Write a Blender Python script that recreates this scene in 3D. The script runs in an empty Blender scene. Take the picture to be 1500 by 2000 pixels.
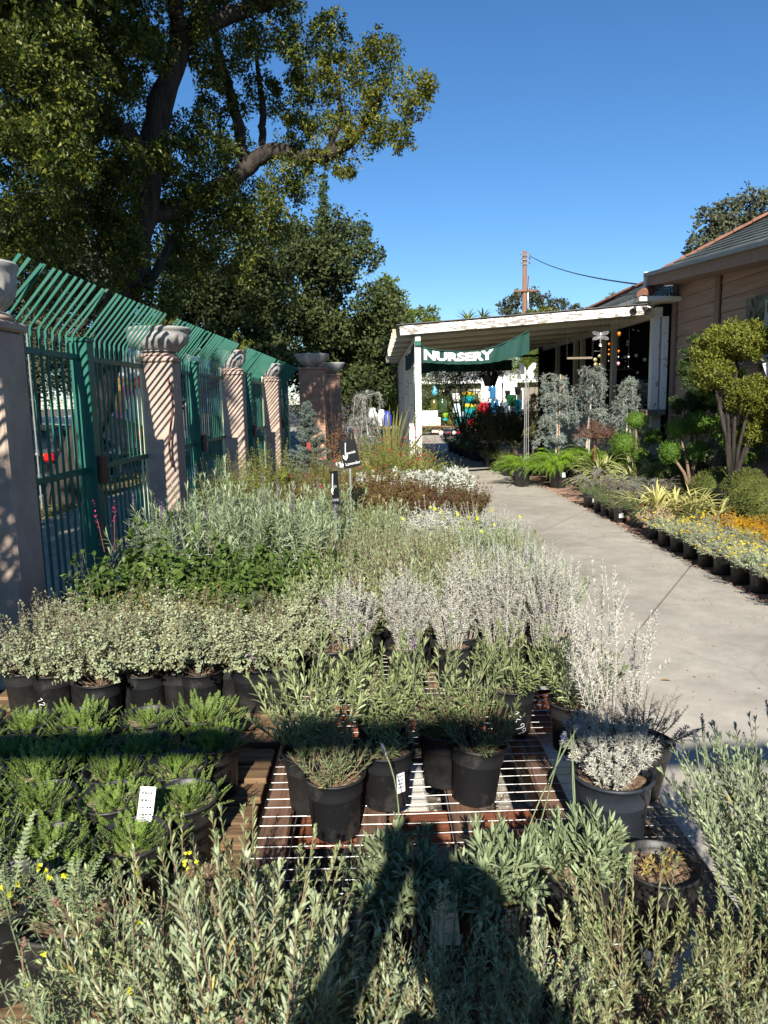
import bpy, math, random
import numpy as np
from mathutils import Vector, Matrix
R_ = math.radians
pi = math.pi
scene = bpy.context.scene
COL = scene.collection
RNG = np.random.RandomState(7)
# ---------------------------------------------------------------- camera
CAM_H = 1.6
MCAM = Matrix.Rotation(R_(-.45), 4, 'Z') @ Matrix.Rotation(R_(90 - 8.6), 4, 'X') @ Matrix.Rotation(R_(-1.14), 4, 'Z')
cam_d = bpy.data.cameras.new('camera'); cam = bpy.data.objects.new('camera', cam_d); COL.objects.link(cam)
cam.matrix_world = Matrix.Translation((0, 0, CAM_H)) @ MCAM
cam_d.sensor_fit = 'VERTICAL'; cam_d.sensor_height = 36; cam_d.sensor_width = 27
cam_d.lens = 36 * 1450 / 2000
cam_d.clip_start = .02; cam_d.clip_end = 600
cam_d.dof.use_dof = True; cam_d.dof.focus_distance = 3.2; cam_d.dof.aperture_fstop = 11.0
scene.camera = cam
# ---------------------------------------------------------------- light
SUN_EL, SUN_AZ = 31.0, 3.5          # light travels towards +Y and a little +X
w = bpy.data.worlds.new('World'); scene.world = w; w.use_nodes = True
nt = w.node_tree; nt.nodes.clear()
sky = nt.nodes.new('ShaderNodeTexSky'); sky.sky_type = 'NISHITA'; sky.sun_disc = False
sky.sun_elevation = R_(SUN_EL); sky.sun_rotation = R_(180 + SUN_AZ)
sky.altitude = 300; sky.air_density = 1.0; sky.dust_density = 0.0; sky.ozone_density = 6.0
bg = nt.nodes.new('ShaderNodeBackground'); bg.inputs[1].default_value = .075
wo = nt.nodes.new('ShaderNodeOutputWorld')
hsv = nt.nodes.new('ShaderNodeHueSaturation'); hsv.inputs['Saturation'].default_value = 1.12; nt.links.new(sky.outputs[0], hsv.inputs['Color']); nt.links.new(hsv.outputs[0], bg.inputs[0]); nt.links.new(bg.outputs[0], wo.inputs[0])
sd = bpy.data.lights.new('sun', 'SUN'); sd.energy = 5.0; sd.angle = R_(.53); sd.color = (1, .94, .84)
so = bpy.data.objects.new('sun', sd); COL.objects.link(so)
SUN = Vector((math.sin(R_(SUN_AZ)) * math.cos(R_(SUN_EL)), math.cos(R_(SUN_AZ)) * math.cos(R_(SUN_EL)), -math.sin(R_(SUN_EL))))
so.rotation_euler = SUN.to_track_quat('-Z', 'Y').to_euler(); so.location = (0, -20, 20)
vs = scene.view_settings; vs.view_transform = 'Standard'; vs.look = 'None'; vs.exposure = .92; vs.gamma = 1; vs.use_curve_mapping = False
scene.cycles.max_bounces = 6; scene.cycles.diffuse_bounces = 3; scene.cycles.glossy_bounces = 2
scene.cycles.transmission_bounces = 4; scene.cycles.use_denoising = True
scene.cycles.sample_clamp_indirect = 4
# ---------------------------------------------------------------- pixel rays of the photograph -> places
def ray(px, py):
    return (MCAM.to_3x3() @ Vector(((px - 750) / 1450, -(py - 1000) / 1450, -1)))
def atz(px, py, z=0):
    d = ray(px, py); t = (z - CAM_H) / d.z
    return Vector((d.x * t, d.y * t, z))
def aty(px, py, Y):
    d = ray(px, py); t = Y / d.y
    return Vector((d.x * t, Y, CAM_H + d.z * t))
# ---------------------------------------------------------------- geometry collector
class G:
    def __init__(s): s.v = []; s.f = []; s.n = 0
    def add(s, V, F, m=0):
        V = np.asarray(V, float).reshape(-1, 3); F = np.asarray(F, int)
        if len(V) == 0 or len(F) == 0: return s
        s.v.append(V); s.f.append((F + s.n, m)); s.n += len(V); return s
    def tf(s, M):
        M = np.array(M); s.v = [v @ M[:3, :3].T + M[:3, 3] for v in s.v]; return s
    def join(s, o, dm=0):
        for f, m in o.f: s.f.append((f + s.n, m + dm))
        s.v += o.v; s.n += o.n; return s
    def mesh(s, name, mats, smooth=False):
        me = bpy.data.meshes.new(name)
        V = np.concatenate(s.v) if s.v else np.zeros((0, 3))
        nl = sum(f.size for f, m in s.f); npo = sum(len(f) for f, m in s.f)
        me.vertices.add(len(V)); me.vertices.foreach_set('co', V.astype('f').ravel())
        me.loops.add(nl); me.polygons.add(npo)
        me.loops.foreach_set('vertex_index', np.concatenate([f.ravel() for f, m in s.f]).astype('i'))
        tot = np.concatenate([np.full(len(f), f.shape[1]) for f, m in s.f])
        st = np.concatenate([[0], np.cumsum(tot)[:-1]])
        me.polygons.foreach_set('loop_start', st.astype('i'))
        try: me.polygons.foreach_set('loop_total', tot.astype('i'))
        except Exception: pass
        me.polygons.foreach_set('material_index', np.concatenate([np.full(len(f), m) for f, m in s.f]).astype('i'))
        me.polygons.foreach_set('use_smooth', np.full(npo, bool(smooth)))
        for m in (mats if isinstance(mats, (list, tuple)) else [mats]): me.materials.append(m)
        me.update(calc_edges=True); me.validate()
        return me
def nrm(a): return a / np.maximum(np.linalg.norm(a, axis=-1, keepdims=True), 1e-9)
BOXF = np.array([[0, 3, 2, 1], [4, 5, 6, 7], [0, 1, 5, 4], [1, 2, 6, 5], [2, 3, 7, 6], [3, 0, 4, 7]])
def box(c, s, rz=0, m=0, g=None, rot=None):
    g = g or G(); x, y, z = [k / 2 for k in s]
    V = np.array([[-x, -y, -z], [x, -y, -z], [x, y, -z], [-x, y, -z], [-x, -y, z], [x, -y, z], [x, y, z], [-x, y, z]])
    if rz: rot = Matrix.Rotation(rz, 3, 'Z')
    if rot is not None: V = V @ np.array(rot).T
    return g.add(V + np.array(c), BOXF, m)
def cbox(c, s, b=.004, rz=0, m=0, g=None, rot=None):
    """box with chamfered long edges (44 triangles)"""
    g = g or G(); h = np.array(s) / 2; V = []; idx = {}
    for sx in (-1, 1):
        for sy in (-1, 1):
            for sz in (-1, 1):
                for ax in range(3):
                    p = np.array([sx, sy, sz]) * (h - b); p[ax] = (sx, sy, sz)[ax] * h[ax]
                    idx[(sx, sy, sz, ax)] = len(V); V.append(p)
    F4, F3 = [], []
    cyc = [(-1, -1), (1, -1), (1, 1), (-1, 1)]
    def key(ax, a, u, v, w):
        k = [0, 0, 0]; k[ax] = a; k[(ax + 1) % 3] = u; k[(ax + 2) % 3] = v; return tuple(k) + (w,)
    for ax in range(3):
        for a in (-1, 1):
            q = [idx[key(ax, a, u, v, ax)] for u, v in cyc]
            F4.append(q if a > 0 else q[::-1])
        for u, v in cyc:
            b1, b2 = (ax + 1) % 3, (ax + 2) % 3
            q = [idx[key(ax, -1, u, v, b1)], idx[key(ax, 1, u, v, b1)], idx[key(ax, 1, u, v, b2)], idx[key(ax, -1, u, v, b2)]]
            F4.append(q if u * v < 0 else q[::-1])
    for sx in (-1, 1):
        for sy in (-1, 1):
            for sz in (-1, 1):
                t = [idx[(sx, sy, sz, k)] for k in range(3)]
                F3.append(t if sx * sy * sz > 0 else t[::-1])
    V = np.array(V)
    if rz: rot = Matrix.Rotation(rz, 3, 'Z')
    if rot is not None: V = V @ np.array(rot).T
    V = V + np.array(c); n0 = g.n
    g.v.append(V); g.f.append((np.array(F4) + n0, m)); g.f.append((np.array(F3) + n0, m)); g.n += len(V)
    return g
def beam(p0, p1, w, h, m=0, g=None, b=.004, up=(0, 0, 1)):
    """bar from p0 to p1, w across, h along up"""
    p0, p1 = Vector(p0), Vector(p1); d = (p1 - p0); L = d.length; d = d.normalized(); u = Vector(up)
    s = d.cross(u).normalized(); u = s.cross(d).normalized()
    M = Matrix((s, d, u)).transposed()
    return cbox((p0 + p1) / 2, (w, L, h), min(b, w / 3, h / 3), m=m, g=g, rot=M)
def tube(P, r, k=6, m=0, g=None, cap=True):
    g = g or G(); P = np.asarray(P, float); n = len(P); r = np.full(n, r) if np.isscalar(r) else np.asarray(r, float)
    T = nrm(np.gradient(P, axis=0)); ref = np.array([0, 0, 1.]) if abs(T[:, 2].mean()) < .8 else np.array([0, 1., 0])
    A = nrm(np.cross(T, ref)); B = np.cross(T, A)
    a = np.arange(k) * 2 * pi / k
    V = P[:, None] + r[:, None, None] * (np.cos(a)[None, :, None] * A[:, None] + np.sin(a)[None, :, None] * B[:, None])
    i = np.arange(n - 1)[:, None] * k; j = np.arange(k)[None]; jn = (j + 1) % k
    F = np.stack([i + j, i + jn, i + k + jn, i + k + j], -1).reshape(-1, 4)
    V = V.reshape(-1, 3); n0 = g.n; g.add(V, F, m)
    if cap and k >= 3:
        for o, rev in ((0, 0), ((n - 1) * k, 1)):
            q = [o + x for x in range(k)]; q = q if rev else q[::-1]
            g.f.append((np.array([[n0 + q[0], n0 + q[x], n0 + q[x + 1]] for x in range(1, k - 1)]), m))
    return g
def lathe(prof, k=24, m=0, g=None, wob=0, c=(0, 0, 0)):
    g = g or G(); prof = np.asarray(prof, float); n = len(prof); a = np.arange(k) * 2 * pi / k
    V = np.stack([prof[:, 0, None] * np.cos(a), prof[:, 0, None] * np.sin(a), np.repeat(prof[:, 1, None], k, 1)], -1)
    if wob: V[..., :2] *= 1 + wob * np.sin(3 * a + 1)[None, :, None]
    i = np.arange(n - 1)[:, None] * k; j = np.arange(k)[None]; jn = (j + 1) % k
    F = np.stack([i + j, i + jn, i + k + jn, i + k + j], -1).reshape(-1, 4)
    return g.add(V.reshape(-1, 3) + np.array(c), F, m)
def sphere(c, r, k=12, n=8, m=0, g=None):
    a = np.linspace(-pi / 2, pi / 2, n + 1); r = (r, r) if np.isscalar(r) else r
    return lathe(np.stack([np.maximum(np.cos(a), .001) * r[0], np.sin(a) * r[1]], -1), k, m, g, c=c)
def grid(P, m=0, g=None):
    """P: (a,b,3) array of points -> quads"""
    g = g or G(); P = np.asarray(P, float); a, b = P.shape[:2]
    i = np.arange(a - 1)[:, None] * b; j = np.arange(b - 1)[None]
    F = np.stack([i + j, i + j + 1, i + b + j + 1, i + b + j], -1).reshape(-1, 4)
    return g.add(P.reshape(-1, 3), F, m)
def slabpoly(poly, z0, z1, m=0, g=None):
    g = g or G(); n = len(poly); V = [(x, y, z0) for x, y in poly] + [(x, y, z1) for x, y in poly]
    n0 = g.n; g.v.append(np.array(V, float)); g.n += 2 * n
    g.f.append((np.array([[n0 + n + i for i in range(n)]]), m))
    g.f.append((np.array([[n0 + i, n0 + (i + 1) % n, n0 + n + (i + 1) % n, n0 + n + i] for i in range(n)]), m))
    return g
# leaf templates: (along, across, lift)
T_DIA = (np.array([[0, 0, 0], [.45, .5, .07], [1, 0, -.05], [.45, -.5, .07]]), np.array([[0, 3, 2], [0, 2, 1]]))
T_NEED = (np.array([[0, .5, 0], [0, -.5, 0], [1, 0, 0]]), np.array([[0, 1, 2]]))
T_LIN = (np.array([[0, .2, 0], [0, -.2, 0], [.5, .5, .05], [.5, -.5, .05], [.82, .38, .02], [.82, -.38, .02], [1, 0, -.02]]), None)
T_OVAL = (np.array([[0, 0, 0], [.3, .42, .06], [.3, 0, 0], [.3, -.42, .06], [.65, .4, .03], [.65, 0, -.03], [.65, -.4, .03], [1, 0, -.12]]), None)
F_LIN = [np.array([[0, 1, 3, 2], [2, 3, 5, 4]]), np.array([[4, 5, 6]])]
F_OVAL = [np.array([[2, 1, 4, 5], [3, 2, 5, 6]]), np.array([[0, 2, 1], [0, 3, 2], [5, 4, 7], [6, 5, 7]])[:, ::-1]]
def inst(g, T, P, D, N, L, Wd, m=0):
    P = np.atleast_2d(P); D = nrm(np.atleast_2d(D)); N = np.broadcast_to(np.atleast_2d(N), D.shape)
    n = len(P)
    if n == 0: return
    S = np.cross(D, N); bad = np.linalg.norm(S, axis=1) < 1e-4
    S[bad] = np.cross(D[bad], [1, .3, .2]); S = nrm(S); U = np.cross(S, D)
    L = np.broadcast_to(np.asarray(L, float), (n,)); Wd = np.broadcast_to(np.asarray(Wd, float), (n,))
    V = T[0]; k = len(V)
    X = P[:, None] + V[None, :, 0, None] * (L[:, None] * D)[:, None] + V[None, :, 1, None] * (Wd[:, None] * S)[:, None] + V[None, :, 2, None] * (L[:, None] * U)[:, None]
    fs = [T[1]] if T[1] is not None else (F_LIN if T is T_LIN else F_OVAL)
    n0 = g.n; g.v.append(X.reshape(-1, 3)); g.n += n * k
    for f in fs:
        F = (f[None] + (np.arange(n) * k)[:, None, None]).reshape(-1, f.shape[1]) + n0
        g.f.append((F, m))
def rdir(rs, n, up=0):
    v = rs.normal(size=(n, 3)); v[:, 2] += up; return nrm(v)
def tri_count(me): return sum(p.loop_total - 2 for p in me.polygons)
# ---------------------------------------------------------------- objects
def tag(o, label=None, cat=None, group=None, kind=None):
    if label: o['label'] = label
    if cat: o['category'] = cat
    if group: o['group'] = group
    if kind: o['kind'] = kind
    return o
def ob(name, me, parent=None, loc=None, rz=0, sc=None):
    o = bpy.data.objects.new(name, me); COL.objects.link(o)
    if parent is not None: o.parent = parent
    if loc is not None: o.location = loc
    if rz: o.rotation_euler.z = rz
    if sc is not None: o.scale = (sc, sc, sc) if np.isscalar(sc) else sc
    return o
def empty(name, label, cat, loc=(0, 0, 0), rz=0, group=None):
    o = ob(name, None, None, loc, rz); o.empty_display_size = .1
    return tag(o, label, cat, group)
def part(name, g, mats, parent, smooth=False, loc=None, rz=0):
    return ob(name, g.mesh(name, mats, smooth) if isinstance(g, G) else g, parent, loc, rz)
def thing(name, g, mats, label, cat, group=None, smooth=False, kind=None, loc=None, rz=0):
    return tag(ob(name, g.mesh(name, mats, smooth) if isinstance(g, G) else g, None, loc, rz), label, cat, group, kind)
ORD = ['first', 'second', 'third', 'fourth', 'fifth', 'sixth', 'seventh', 'eighth', 'ninth', 'tenth', 'eleventh', 'twelfth', 'thirteenth', 'fourteenth', 'fifteenth', 'sixteenth']
# ================================================================ materials
def srgb(r, g, b):
    f = lambda c: (c / 255 / 12.92 if c / 255 <= .04045 else ((c / 255 + .055) / 1.055) ** 2.4)
    return (f(r), f(g), f(b))
def _new(name):
    m = bpy.data.materials.new(name); m.use_nodes = True; t = m.node_tree
    return m, t, t.nodes['Principled BSDF']
def M(name, c, rough=.6, var=.25, scale=12, bump=.15, bscale=60, spec=.4, c2=None, metal=0, stretch=None, coat=0, bdist=.004):
    """plain procedural surface: base colour mottled by noise, fine relief"""
    m, t, b = _new(name); N = t.nodes.new; Lk = t.links.new
    co = N('ShaderNodeTexCoord'); src = co.outputs['Object']
    if stretch:
        mp = N('ShaderNodeMapping'); mp.inputs['Scale'].default_value = stretch; Lk(src, mp.inputs[0]); src = mp.outputs[0]
    n1 = N('ShaderNodeTexNoise'); n1.inputs['Scale'].default_value = scale; n1.inputs['Detail'].default_value = 6; n1.inputs['Roughness'].default_value = .65
    Lk(src, n1.inputs['Vector'])
    rp = N('ShaderNodeValToRGB'); rp.color_ramp.elements[0].position = .3; rp.color_ramp.elements[1].position = .72
    ca = tuple(max(0, x * (1 - var)) for x in c); cb = c2 or tuple(min(1, x * (1 + var)) for x in c)
    rp.color_ramp.elements[0].color = (*ca, 1); rp.color_ramp.elements[1].color = (*cb, 1)
    Lk(n1.outputs['Fac'], rp.inputs[0]); Lk(rp.outputs[0], b.inputs['Base Color'])
    b.inputs['Roughness'].default_value = rough; b.inputs['Specular IOR Level'].default_value = spec; b.inputs['Metallic'].default_value = metal
    if coat: b.inputs['Coat Weight'].default_value = coat
    if bump:
        n2 = N('ShaderNodeTexNoise'); n2.inputs['Scale'].default_value = bscale; n2.inputs['Detail'].default_value = 5; Lk(src, n2.inputs['Vector'])
        bp = N('ShaderNodeBump'); bp.inputs['Strength'].default_value = bump; bp.inputs['Distance'].default_value = bdist
        Lk(n2.outputs['Fac'], bp.inputs['Height']); Lk(bp.outputs[0], b.inputs['Normal'])
    return m
def LEAF(name, cs, trans=.25, rough=.6, spec=.25, objvar=.18):
    """leaf: colour differs leaf by leaf (random per island) and plant by plant"""
    m, t, b = _new(name); N = t.nodes.new; Lk = t.links.new
    ge = N('ShaderNodeNewGeometry'); rp = N('ShaderNodeValToRGB'); cr = rp.color_ramp
    while len(cr.elements) < len(cs): cr.elements.new(.5)
    for i, c in enumerate(cs):
        cr.elements[i].position = i / max(1, len(cs) - 1); cr.elements[i].color = (*c, 1)
    Lk(ge.outputs['Random Per Island'], rp.inputs[0])
    oi = N('ShaderNodeObjectInfo'); mr = N('ShaderNodeMapRange'); mr.inputs[3].default_value = 1 - objvar; mr.inputs[4].default_value = 1 + objvar
    Lk(oi.outputs['Random'], mr.inputs[0])
    hs = N('ShaderNodeHueSaturation'); Lk(rp.outputs[0], hs.inputs['Color']); Lk(mr.outputs[0], hs.inputs['Value'])
    Lk(hs.outputs[0], b.inputs['Base Color']); b.inputs['Roughness'].default_value = rough; b.inputs['Specular IOR Level'].default_value = spec
    if trans:
        tr = N('ShaderNodeBsdfTranslucent'); mx = N('ShaderNodeMixShader'); mx.inputs[0].default_value = trans
        Lk(hs.outputs[0], tr.inputs[0]); Lk(b.outputs[0], mx.inputs[1]); Lk(tr.outputs[0], mx.inputs[2])
        Lk(mx.outputs[0], t.nodes['Material Output'].inputs[0])
    return m
def WOOD(name, c, c2, scale=6, axis=1, rough=.75, bump=.4):
    st = [60, 60, 60]; st[axis] = 3
    return M(name, c, rough, scale=1, stretch=tuple(st), c2=c2, var=.45, bump=bump, bscale=1.6, spec=.2)
def MASK(name, c, cw, scale=14, thr=.52, soft=.04, rough=.6, bump=.3, stretch=None):
    """paint c with worn patches that show cw underneath"""
    m, t, b = _new(name); N = t.nodes.new; Lk = t.links.new
    co = N('ShaderNodeTexCoord'); src = co.outputs['Object']
    if stretch:
        mp = N('ShaderNodeMapping'); mp.inputs['Scale'].default_value = stretch; Lk(src, mp.inputs[0]); src = mp.outputs[0]
    n1 = N('ShaderNodeTexNoise'); n1.inputs['Scale'].default_value = scale; n1.inputs['Detail'].default_value = 8; n1.inputs['Roughness'].default_value = .68; Lk(src, n1.inputs['Vector'])
    rp = N('ShaderNodeValToRGB'); rp.color_ramp.elements[0].position = thr; rp.color_ramp.elements[1].position = thr + soft
    rp.color_ramp.elements[0].color = (*c, 1); rp.color_ramp.elements[1].color = (*cw, 1)
    Lk(n1.outputs['Fac'], rp.inputs[0]); Lk(rp.outputs[0], b.inputs['Base Color']); b.inputs['Roughness'].default_value = rough; b.inputs['Specular IOR Level'].default_value = .3
    bp = N('ShaderNodeBump'); bp.inputs['Strength'].default_value = bump; bp.inputs['Distance'].default_value = .003; bp.invert = True
    Lk(rp.outputs[0], bp.inputs['Height']); Lk(bp.outputs[0], b.inputs['Normal'])
    return m
def CONCRETE(name, c):
    m, t, b = _new(name); N = t.nodes.new; Lk = t.links.new
    co = N('ShaderNodeTexCoord'); ge = N('ShaderNodeNewGeometry'); src = ge.outputs['Position']
    def noise(s, d, r=.6):
        n = N('ShaderNodeTexNoise'); n.inputs['Scale'].default_value = s; n.inputs['Detail'].default_value = d; n.inputs['Roughness'].default_value = r; Lk(src, n.inputs['Vector']); return n.outputs['Fac']
    def ramp(f, p0, p1, c0, c1):
        r = N('ShaderNodeValToRGB'); r.color_ramp.elements[0].position = p0; r.color_ramp.elements[1].position = p1
        r.color_ramp.elements[0].color = (*c0, 1); r.color_ramp.elements[1].color = (*c1, 1); Lk(f, r.inputs[0]); return r.outputs[0]
    def mul(a, bb, f=1):
        x = N('ShaderNodeMix'); x.data_type = 'RGBA'; x.blend_type = 'MULTIPLY'; x.inputs[0].default_value = f
        Lk(a, x.inputs[6]); Lk(bb, x.inputs[7]); return x.outputs[2]
    col = ramp(noise(.9, 5), .3, .7, tuple(k * .74 for k in c), tuple(k * 1.14 for k in c))
    col = mul(col, ramp(noise(5, 8, .75), .32, .62, (.8, .79, .77), (1.04, 1.04, 1.03)))
    col = mul(col, ramp(noise(140, 3), .3, .65, (.82, .82, .82), (1.06, 1.06, 1.06)))
    v = N('ShaderNodeTexVoronoi'); v.inputs['Scale'].default_value = 7; Lk(src, v.inputs['Vector'])
    col = mul(col, ramp(v.outputs['Distance'], .02, .055, (.55, .53, .5), (1, 1, 1)), .6)      # old gum and drip spots
    # fine wandering cracks
    mp = N('ShaderNodeMapping'); mp.inputs['Scale'].default_value = (.7, .45, 1); Lk(src, mp.inputs[0])
    nz = N('ShaderNodeTexNoise'); nz.inputs['Scale'].default_value = 2.2; nz.inputs['Detail'].default_value = 5; Lk(src, nz.inputs['Vector'])
    ad = N('ShaderNodeMix'); ad.data_type = 'RGBA'; ad.inputs[0].default_value = .12; Lk(mp.outputs[0], ad.inputs[6]); Lk(nz.outputs['Color'], ad.inputs[7])
    vc = N('ShaderNodeTexVoronoi'); vc.feature = 'DISTANCE_TO_EDGE'; vc.inputs['Scale'].default_value = .8; Lk(ad.outputs[2], vc.inputs['Vector'])
    col = mul(col, ramp(vc.outputs['Distance'], .0, .006, (.66, .64, .61), (1, 1, 1)), .35)
    oi = N('ShaderNodeObjectInfo'); mr = N('ShaderNodeMapRange'); mr.inputs[3].default_value = .93; mr.inputs[4].default_value = 1.05; Lk(oi.outputs['Random'], mr.inputs[0])
    hs = N('ShaderNodeHueSaturation'); Lk(col, hs.inputs['Color']); Lk(mr.outputs[0], hs.inputs['Value'])
    Lk(hs.outputs[0], b.inputs['Base Color']); b.inputs['Roughness'].default_value = .85; b.inputs['Specular IOR Level'].default_value = .25
    bp = N('ShaderNodeBump'); bp.inputs['Strength'].default_value = .25; bp.inputs['Distance'].default_value = .003; Lk(noise(90, 6), bp.inputs['Height']); Lk(bp.outputs[0], b.inputs['Normal'])
    return m
m_conc = CONCRETE('concrete', (.44, .405, .345))
m_joint = M('joint_dirt', (.12, .11, .095), .9, scale=30)
m_soil_g = M('earth', (.12, .1, .08), .95, scale=9, var=.5, bump=.8, bscale=40, bdist=.02)
m_gravel = LEAF('gravel_stone', [(.16, .14, .12), (.3, .27, .22), (.42, .38, .32)], 0, .85, .2)
m_asph = M('asphalt', (.075, .075, .078), .9, scale=3, var=.35, bump=.4, bscale=120)
m_walk = CONCRETE('sidewalk_concrete', (.36, .33, .28))
m_litter = LEAF('leaf_litter', [(.1, .06, .03), (.22, .15, .07), (.3, .22, .1), (.12, .12, .04)], .1)
m_grass = LEAF('grass', [(.05, .09, .02), (.09, .13, .03), (.14, .15, .06)], .2)
m_brick = LEAF('brick', [(.24, .15, .11), (.3, .19, .14), (.2, .13, .1)], 0, .85, .2)
m_stucco = M('pink_stucco', (.45, .34, .27), .9, var=.24, scale=3.5, bump=.5, bscale=160, spec=.2)
m_stucco2 = M('brown_stucco', (.4, .24, .165), .9, var=.35, scale=6, bump=.5, bscale=120, spec=.2)
m_cast = MASK('cast_stone', (.42, .405, .37), (.24, .23, .21), 9, .45, .25, .85, .3)
m_green = MASK('green_paint', (.013, .115, .08), (.09, .05, .03), 26, .69, .03, .5, .2)
m_green2 = M('pale_yellow_green', (.42, .5, .3), .6, var=.2, scale=20, bump=.1)  # lighter yellow green for the uprights of each panel's last two bars
m_rust = M('rust', (.13, .05, .03), .8, var=.5, scale=30)
m_white = MASK('peeling_white_paint', (.78, .77, .73), (.3, .26, .22), 10, .6, .03, .6, .4, (1, 1, 1))
m_fascia = MASK('badly_peeling_white_paint', (.8, .79, .75), (.25, .21, .175), 6, .5, .03, .65, .5, (1, 5, 5))
m_cream = M('cream_paint', (.7, .66, .54), .7, var=.1, scale=6)
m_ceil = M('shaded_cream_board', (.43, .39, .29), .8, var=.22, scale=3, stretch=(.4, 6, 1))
m_tarwood = M('grey_roofing', (.13, .125, .12), .9, var=.3, scale=10)
m_canvas = M('green_canvas', (.007, .05, .038), .8, var=.2, scale=14, bump=.25, bscale=300)
m_letter = M('white_lettering', (.85, .85, .82), .7, var=.04)
m_sid = M('pink_siding_paint', (.4, .28, .22), .75, var=.24, scale=4, bump=.3, bscale=30, stretch=(1, .25, 6))
m_sidtrim = M('siding_trim_paint', (.29, .2, .155), .7, var=.14, scale=8)
m_shing = LEAF('slate_grey_shingle', [(.06, .07, .066), (.1, .115, .108), (.13, .14, .125)], 0, .9, .2, 0)
m_tile = M('terracotta_tile', (.28, .13, .085), .75, var=.3, scale=10, bump=.3)
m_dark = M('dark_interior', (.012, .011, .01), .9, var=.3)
m_glassd = M('dark_glass', (.015, .02, .024), .06, var=.1, bump=0, spec=.6)
m_blk = M('black_plastic', (.012, .0125, .014), .48, var=.4, scale=14, c2=(.035, .034, .033), bump=.25, bscale=90, spec=.5)
m_blkd = MASK('dusty_black_plastic', (.013, .0135, .015), (.075, .07, .062), 9, .5, .25, .5, .1)
m_bluepot = M('blue_black_plastic', (.022, .028, .038), .5, var=.4, scale=14, bump=.2)
m_redpot = M('red_plastic', (.3, .03, .025), .5, var=.2)
m_soil = M('potting_soil', (.11, .06, .035), .95, var=.6, scale=60, bump=1, bscale=90, c2=(.3, .2, .12), bdist=.01)
m_soil2 = M('mulched_soil', (.2, .14, .08), .95, var=.6, scale=90, bump=1, bscale=120, c2=(.45, .36, .24), bdist=.01)
m_tagw = M('white_plastic_tag', (.82, .82, .8), .5, var=.05)
m_ink = M('black_ink', (.02, .02, .02), .7, var=.1)
m_chalk = M('white_chalk_pen', (.8, .8, .8), .8, var=.1)
m_wood = WOOD('weathered_redwood', (.085, .048, .032), (.26, .15, .1))
m_woodx = WOOD('weathered_redwood_cross', (.16, .055, .03), (.3, .11, .06), axis=0)
m_grey = WOOD('grey_timber', (.14, .11, .08), (.34, .27, .2))
m_pal = WOOD('pallet_wood', (.1, .06, .035), (.3, .19, .1), axis=0)
m_wire = M('galvanised_wire', (.4, .39, .37), .45, var=.15, metal=.6, bump=0)
m_block = M('cinder_block', (.62, .6, .54), .9, var=.18, scale=12, bump=.6)
m_steel = M('painted_steel', (.22, .24, .24), .5, var=.2, metal=.2)
m_slate = M('chalkboard', (.012, .014, .015), .8, var=.3, scale=30, bump=0, spec=.2)
m_bark = M('bark', (.03, .025, .02), .95, var=.6, scale=2.6, stretch=(4, 4, .7), bump=1, bscale=6, c2=(.065, .053, .043), bdist=.06)
m_barkg = M('pale_bark', (.28, .23, .17), .95, var=.5, scale=3, stretch=(4, 4, .6), bump=1, bscale=5, c2=(.4, .34, .26), bdist=.05)
m_bark_s = M('small_bark', (.16, .11, .075), .9, var=.4, scale=40)
m_polew = M('pole_wood', (.2, .11, .07), .9, var=.3, scale=1.2, stretch=(9, 9, .6))
m_cable = M('black_cable', (.015, .015, .015), .6)
m_stake = M('wooden_stake', (.5, .32, .18), .7, var=.2)
m_bamboo = M('pale_stake', (.55, .5, .4), .7, var=.15)
m_stemg = M('green_stem', (.16, .2, .1), .7, var=.3, scale=40, bump=0)
m_stemb = M('brown_stem', (.2, .14, .09), .8, var=.4, scale=40, bump=0)
m_stemw = M('pale_stem', (.42, .38, .33), .8, var=.3, scale=40, bump=0)
m_stemr = M('red_stem', (.2, .06, .05), .7, var=.3, bump=0)
m_carp = M('dark_car_paint', (.05, .055, .06), .22, var=.05, bump=0, coat=.6)
m_rubber = M('rubber', (.015, .015, .015), .8)
m_silver = M('silver_trim', (.6, .6, .6), .3, metal=.7, bump=0)
m_tail = M('red_lamp', (.45, .01, .01), .2, bump=0, var=.1)
m_amber = M('amber_lamp', (.6, .2, .02), .2, bump=0, var=.1)
def L(*a, **k): return LEAF(*a, **k)
l_lav = L('lavender_leaf', [(.13, .165, .062), (.22, .26, .105), (.3, .335, .16), (.38, .405, .215)], trans=.15)
l_lavg = L('green_lavender_leaf', [(.12, .15, .055), (.19, .225, .09), (.27, .3, .14)], trans=.15)
l_lavs = L('silver_lavender_leaf', [(.21, .26, .135), (.3, .35, .2), (.4, .445, .28)], trans=.12)
l_dry = L('yellow_leaf', [(.4, .3, .08), (.5, .4, .12), (.35, .22, .1)], trans=.2)
l_curry = L('white_leaf', [(.3, .3, .25), (.42, .42, .36), (.56, .56, .5)], trans=.1)
l_yar = L('yarrow_leaf', [(.08, .145, .022), (.145, .225, .036), (.23, .31, .055)], trans=.25)
l_yar2 = L('toothed_lavender_leaf', [(.14, .18, .09), (.2, .25, .13), (.27, .31, .175)], trans=.12)
l_hel = L('licorice_leaf', [(.2, .24, .14), (.31, .35, .2), (.43, .46, .3), (.38, .4, .2)], trans=.15)
l_ger = L('grey_green_leaf', [(.08, .12, .06), (.13, .18, .09), (.2, .24, .12)], trans=.2)
l_sal = L('salvia_leaf', [(.05, .09, .02), (.085, .14, .028), (.14, .2, .045)], trans=.3, rough=.5)
l_leu = L('mexican_sage_leaf', [(.15, .2, .1), (.25, .31, .17), (.36, .41, .26)], trans=.15)
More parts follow.
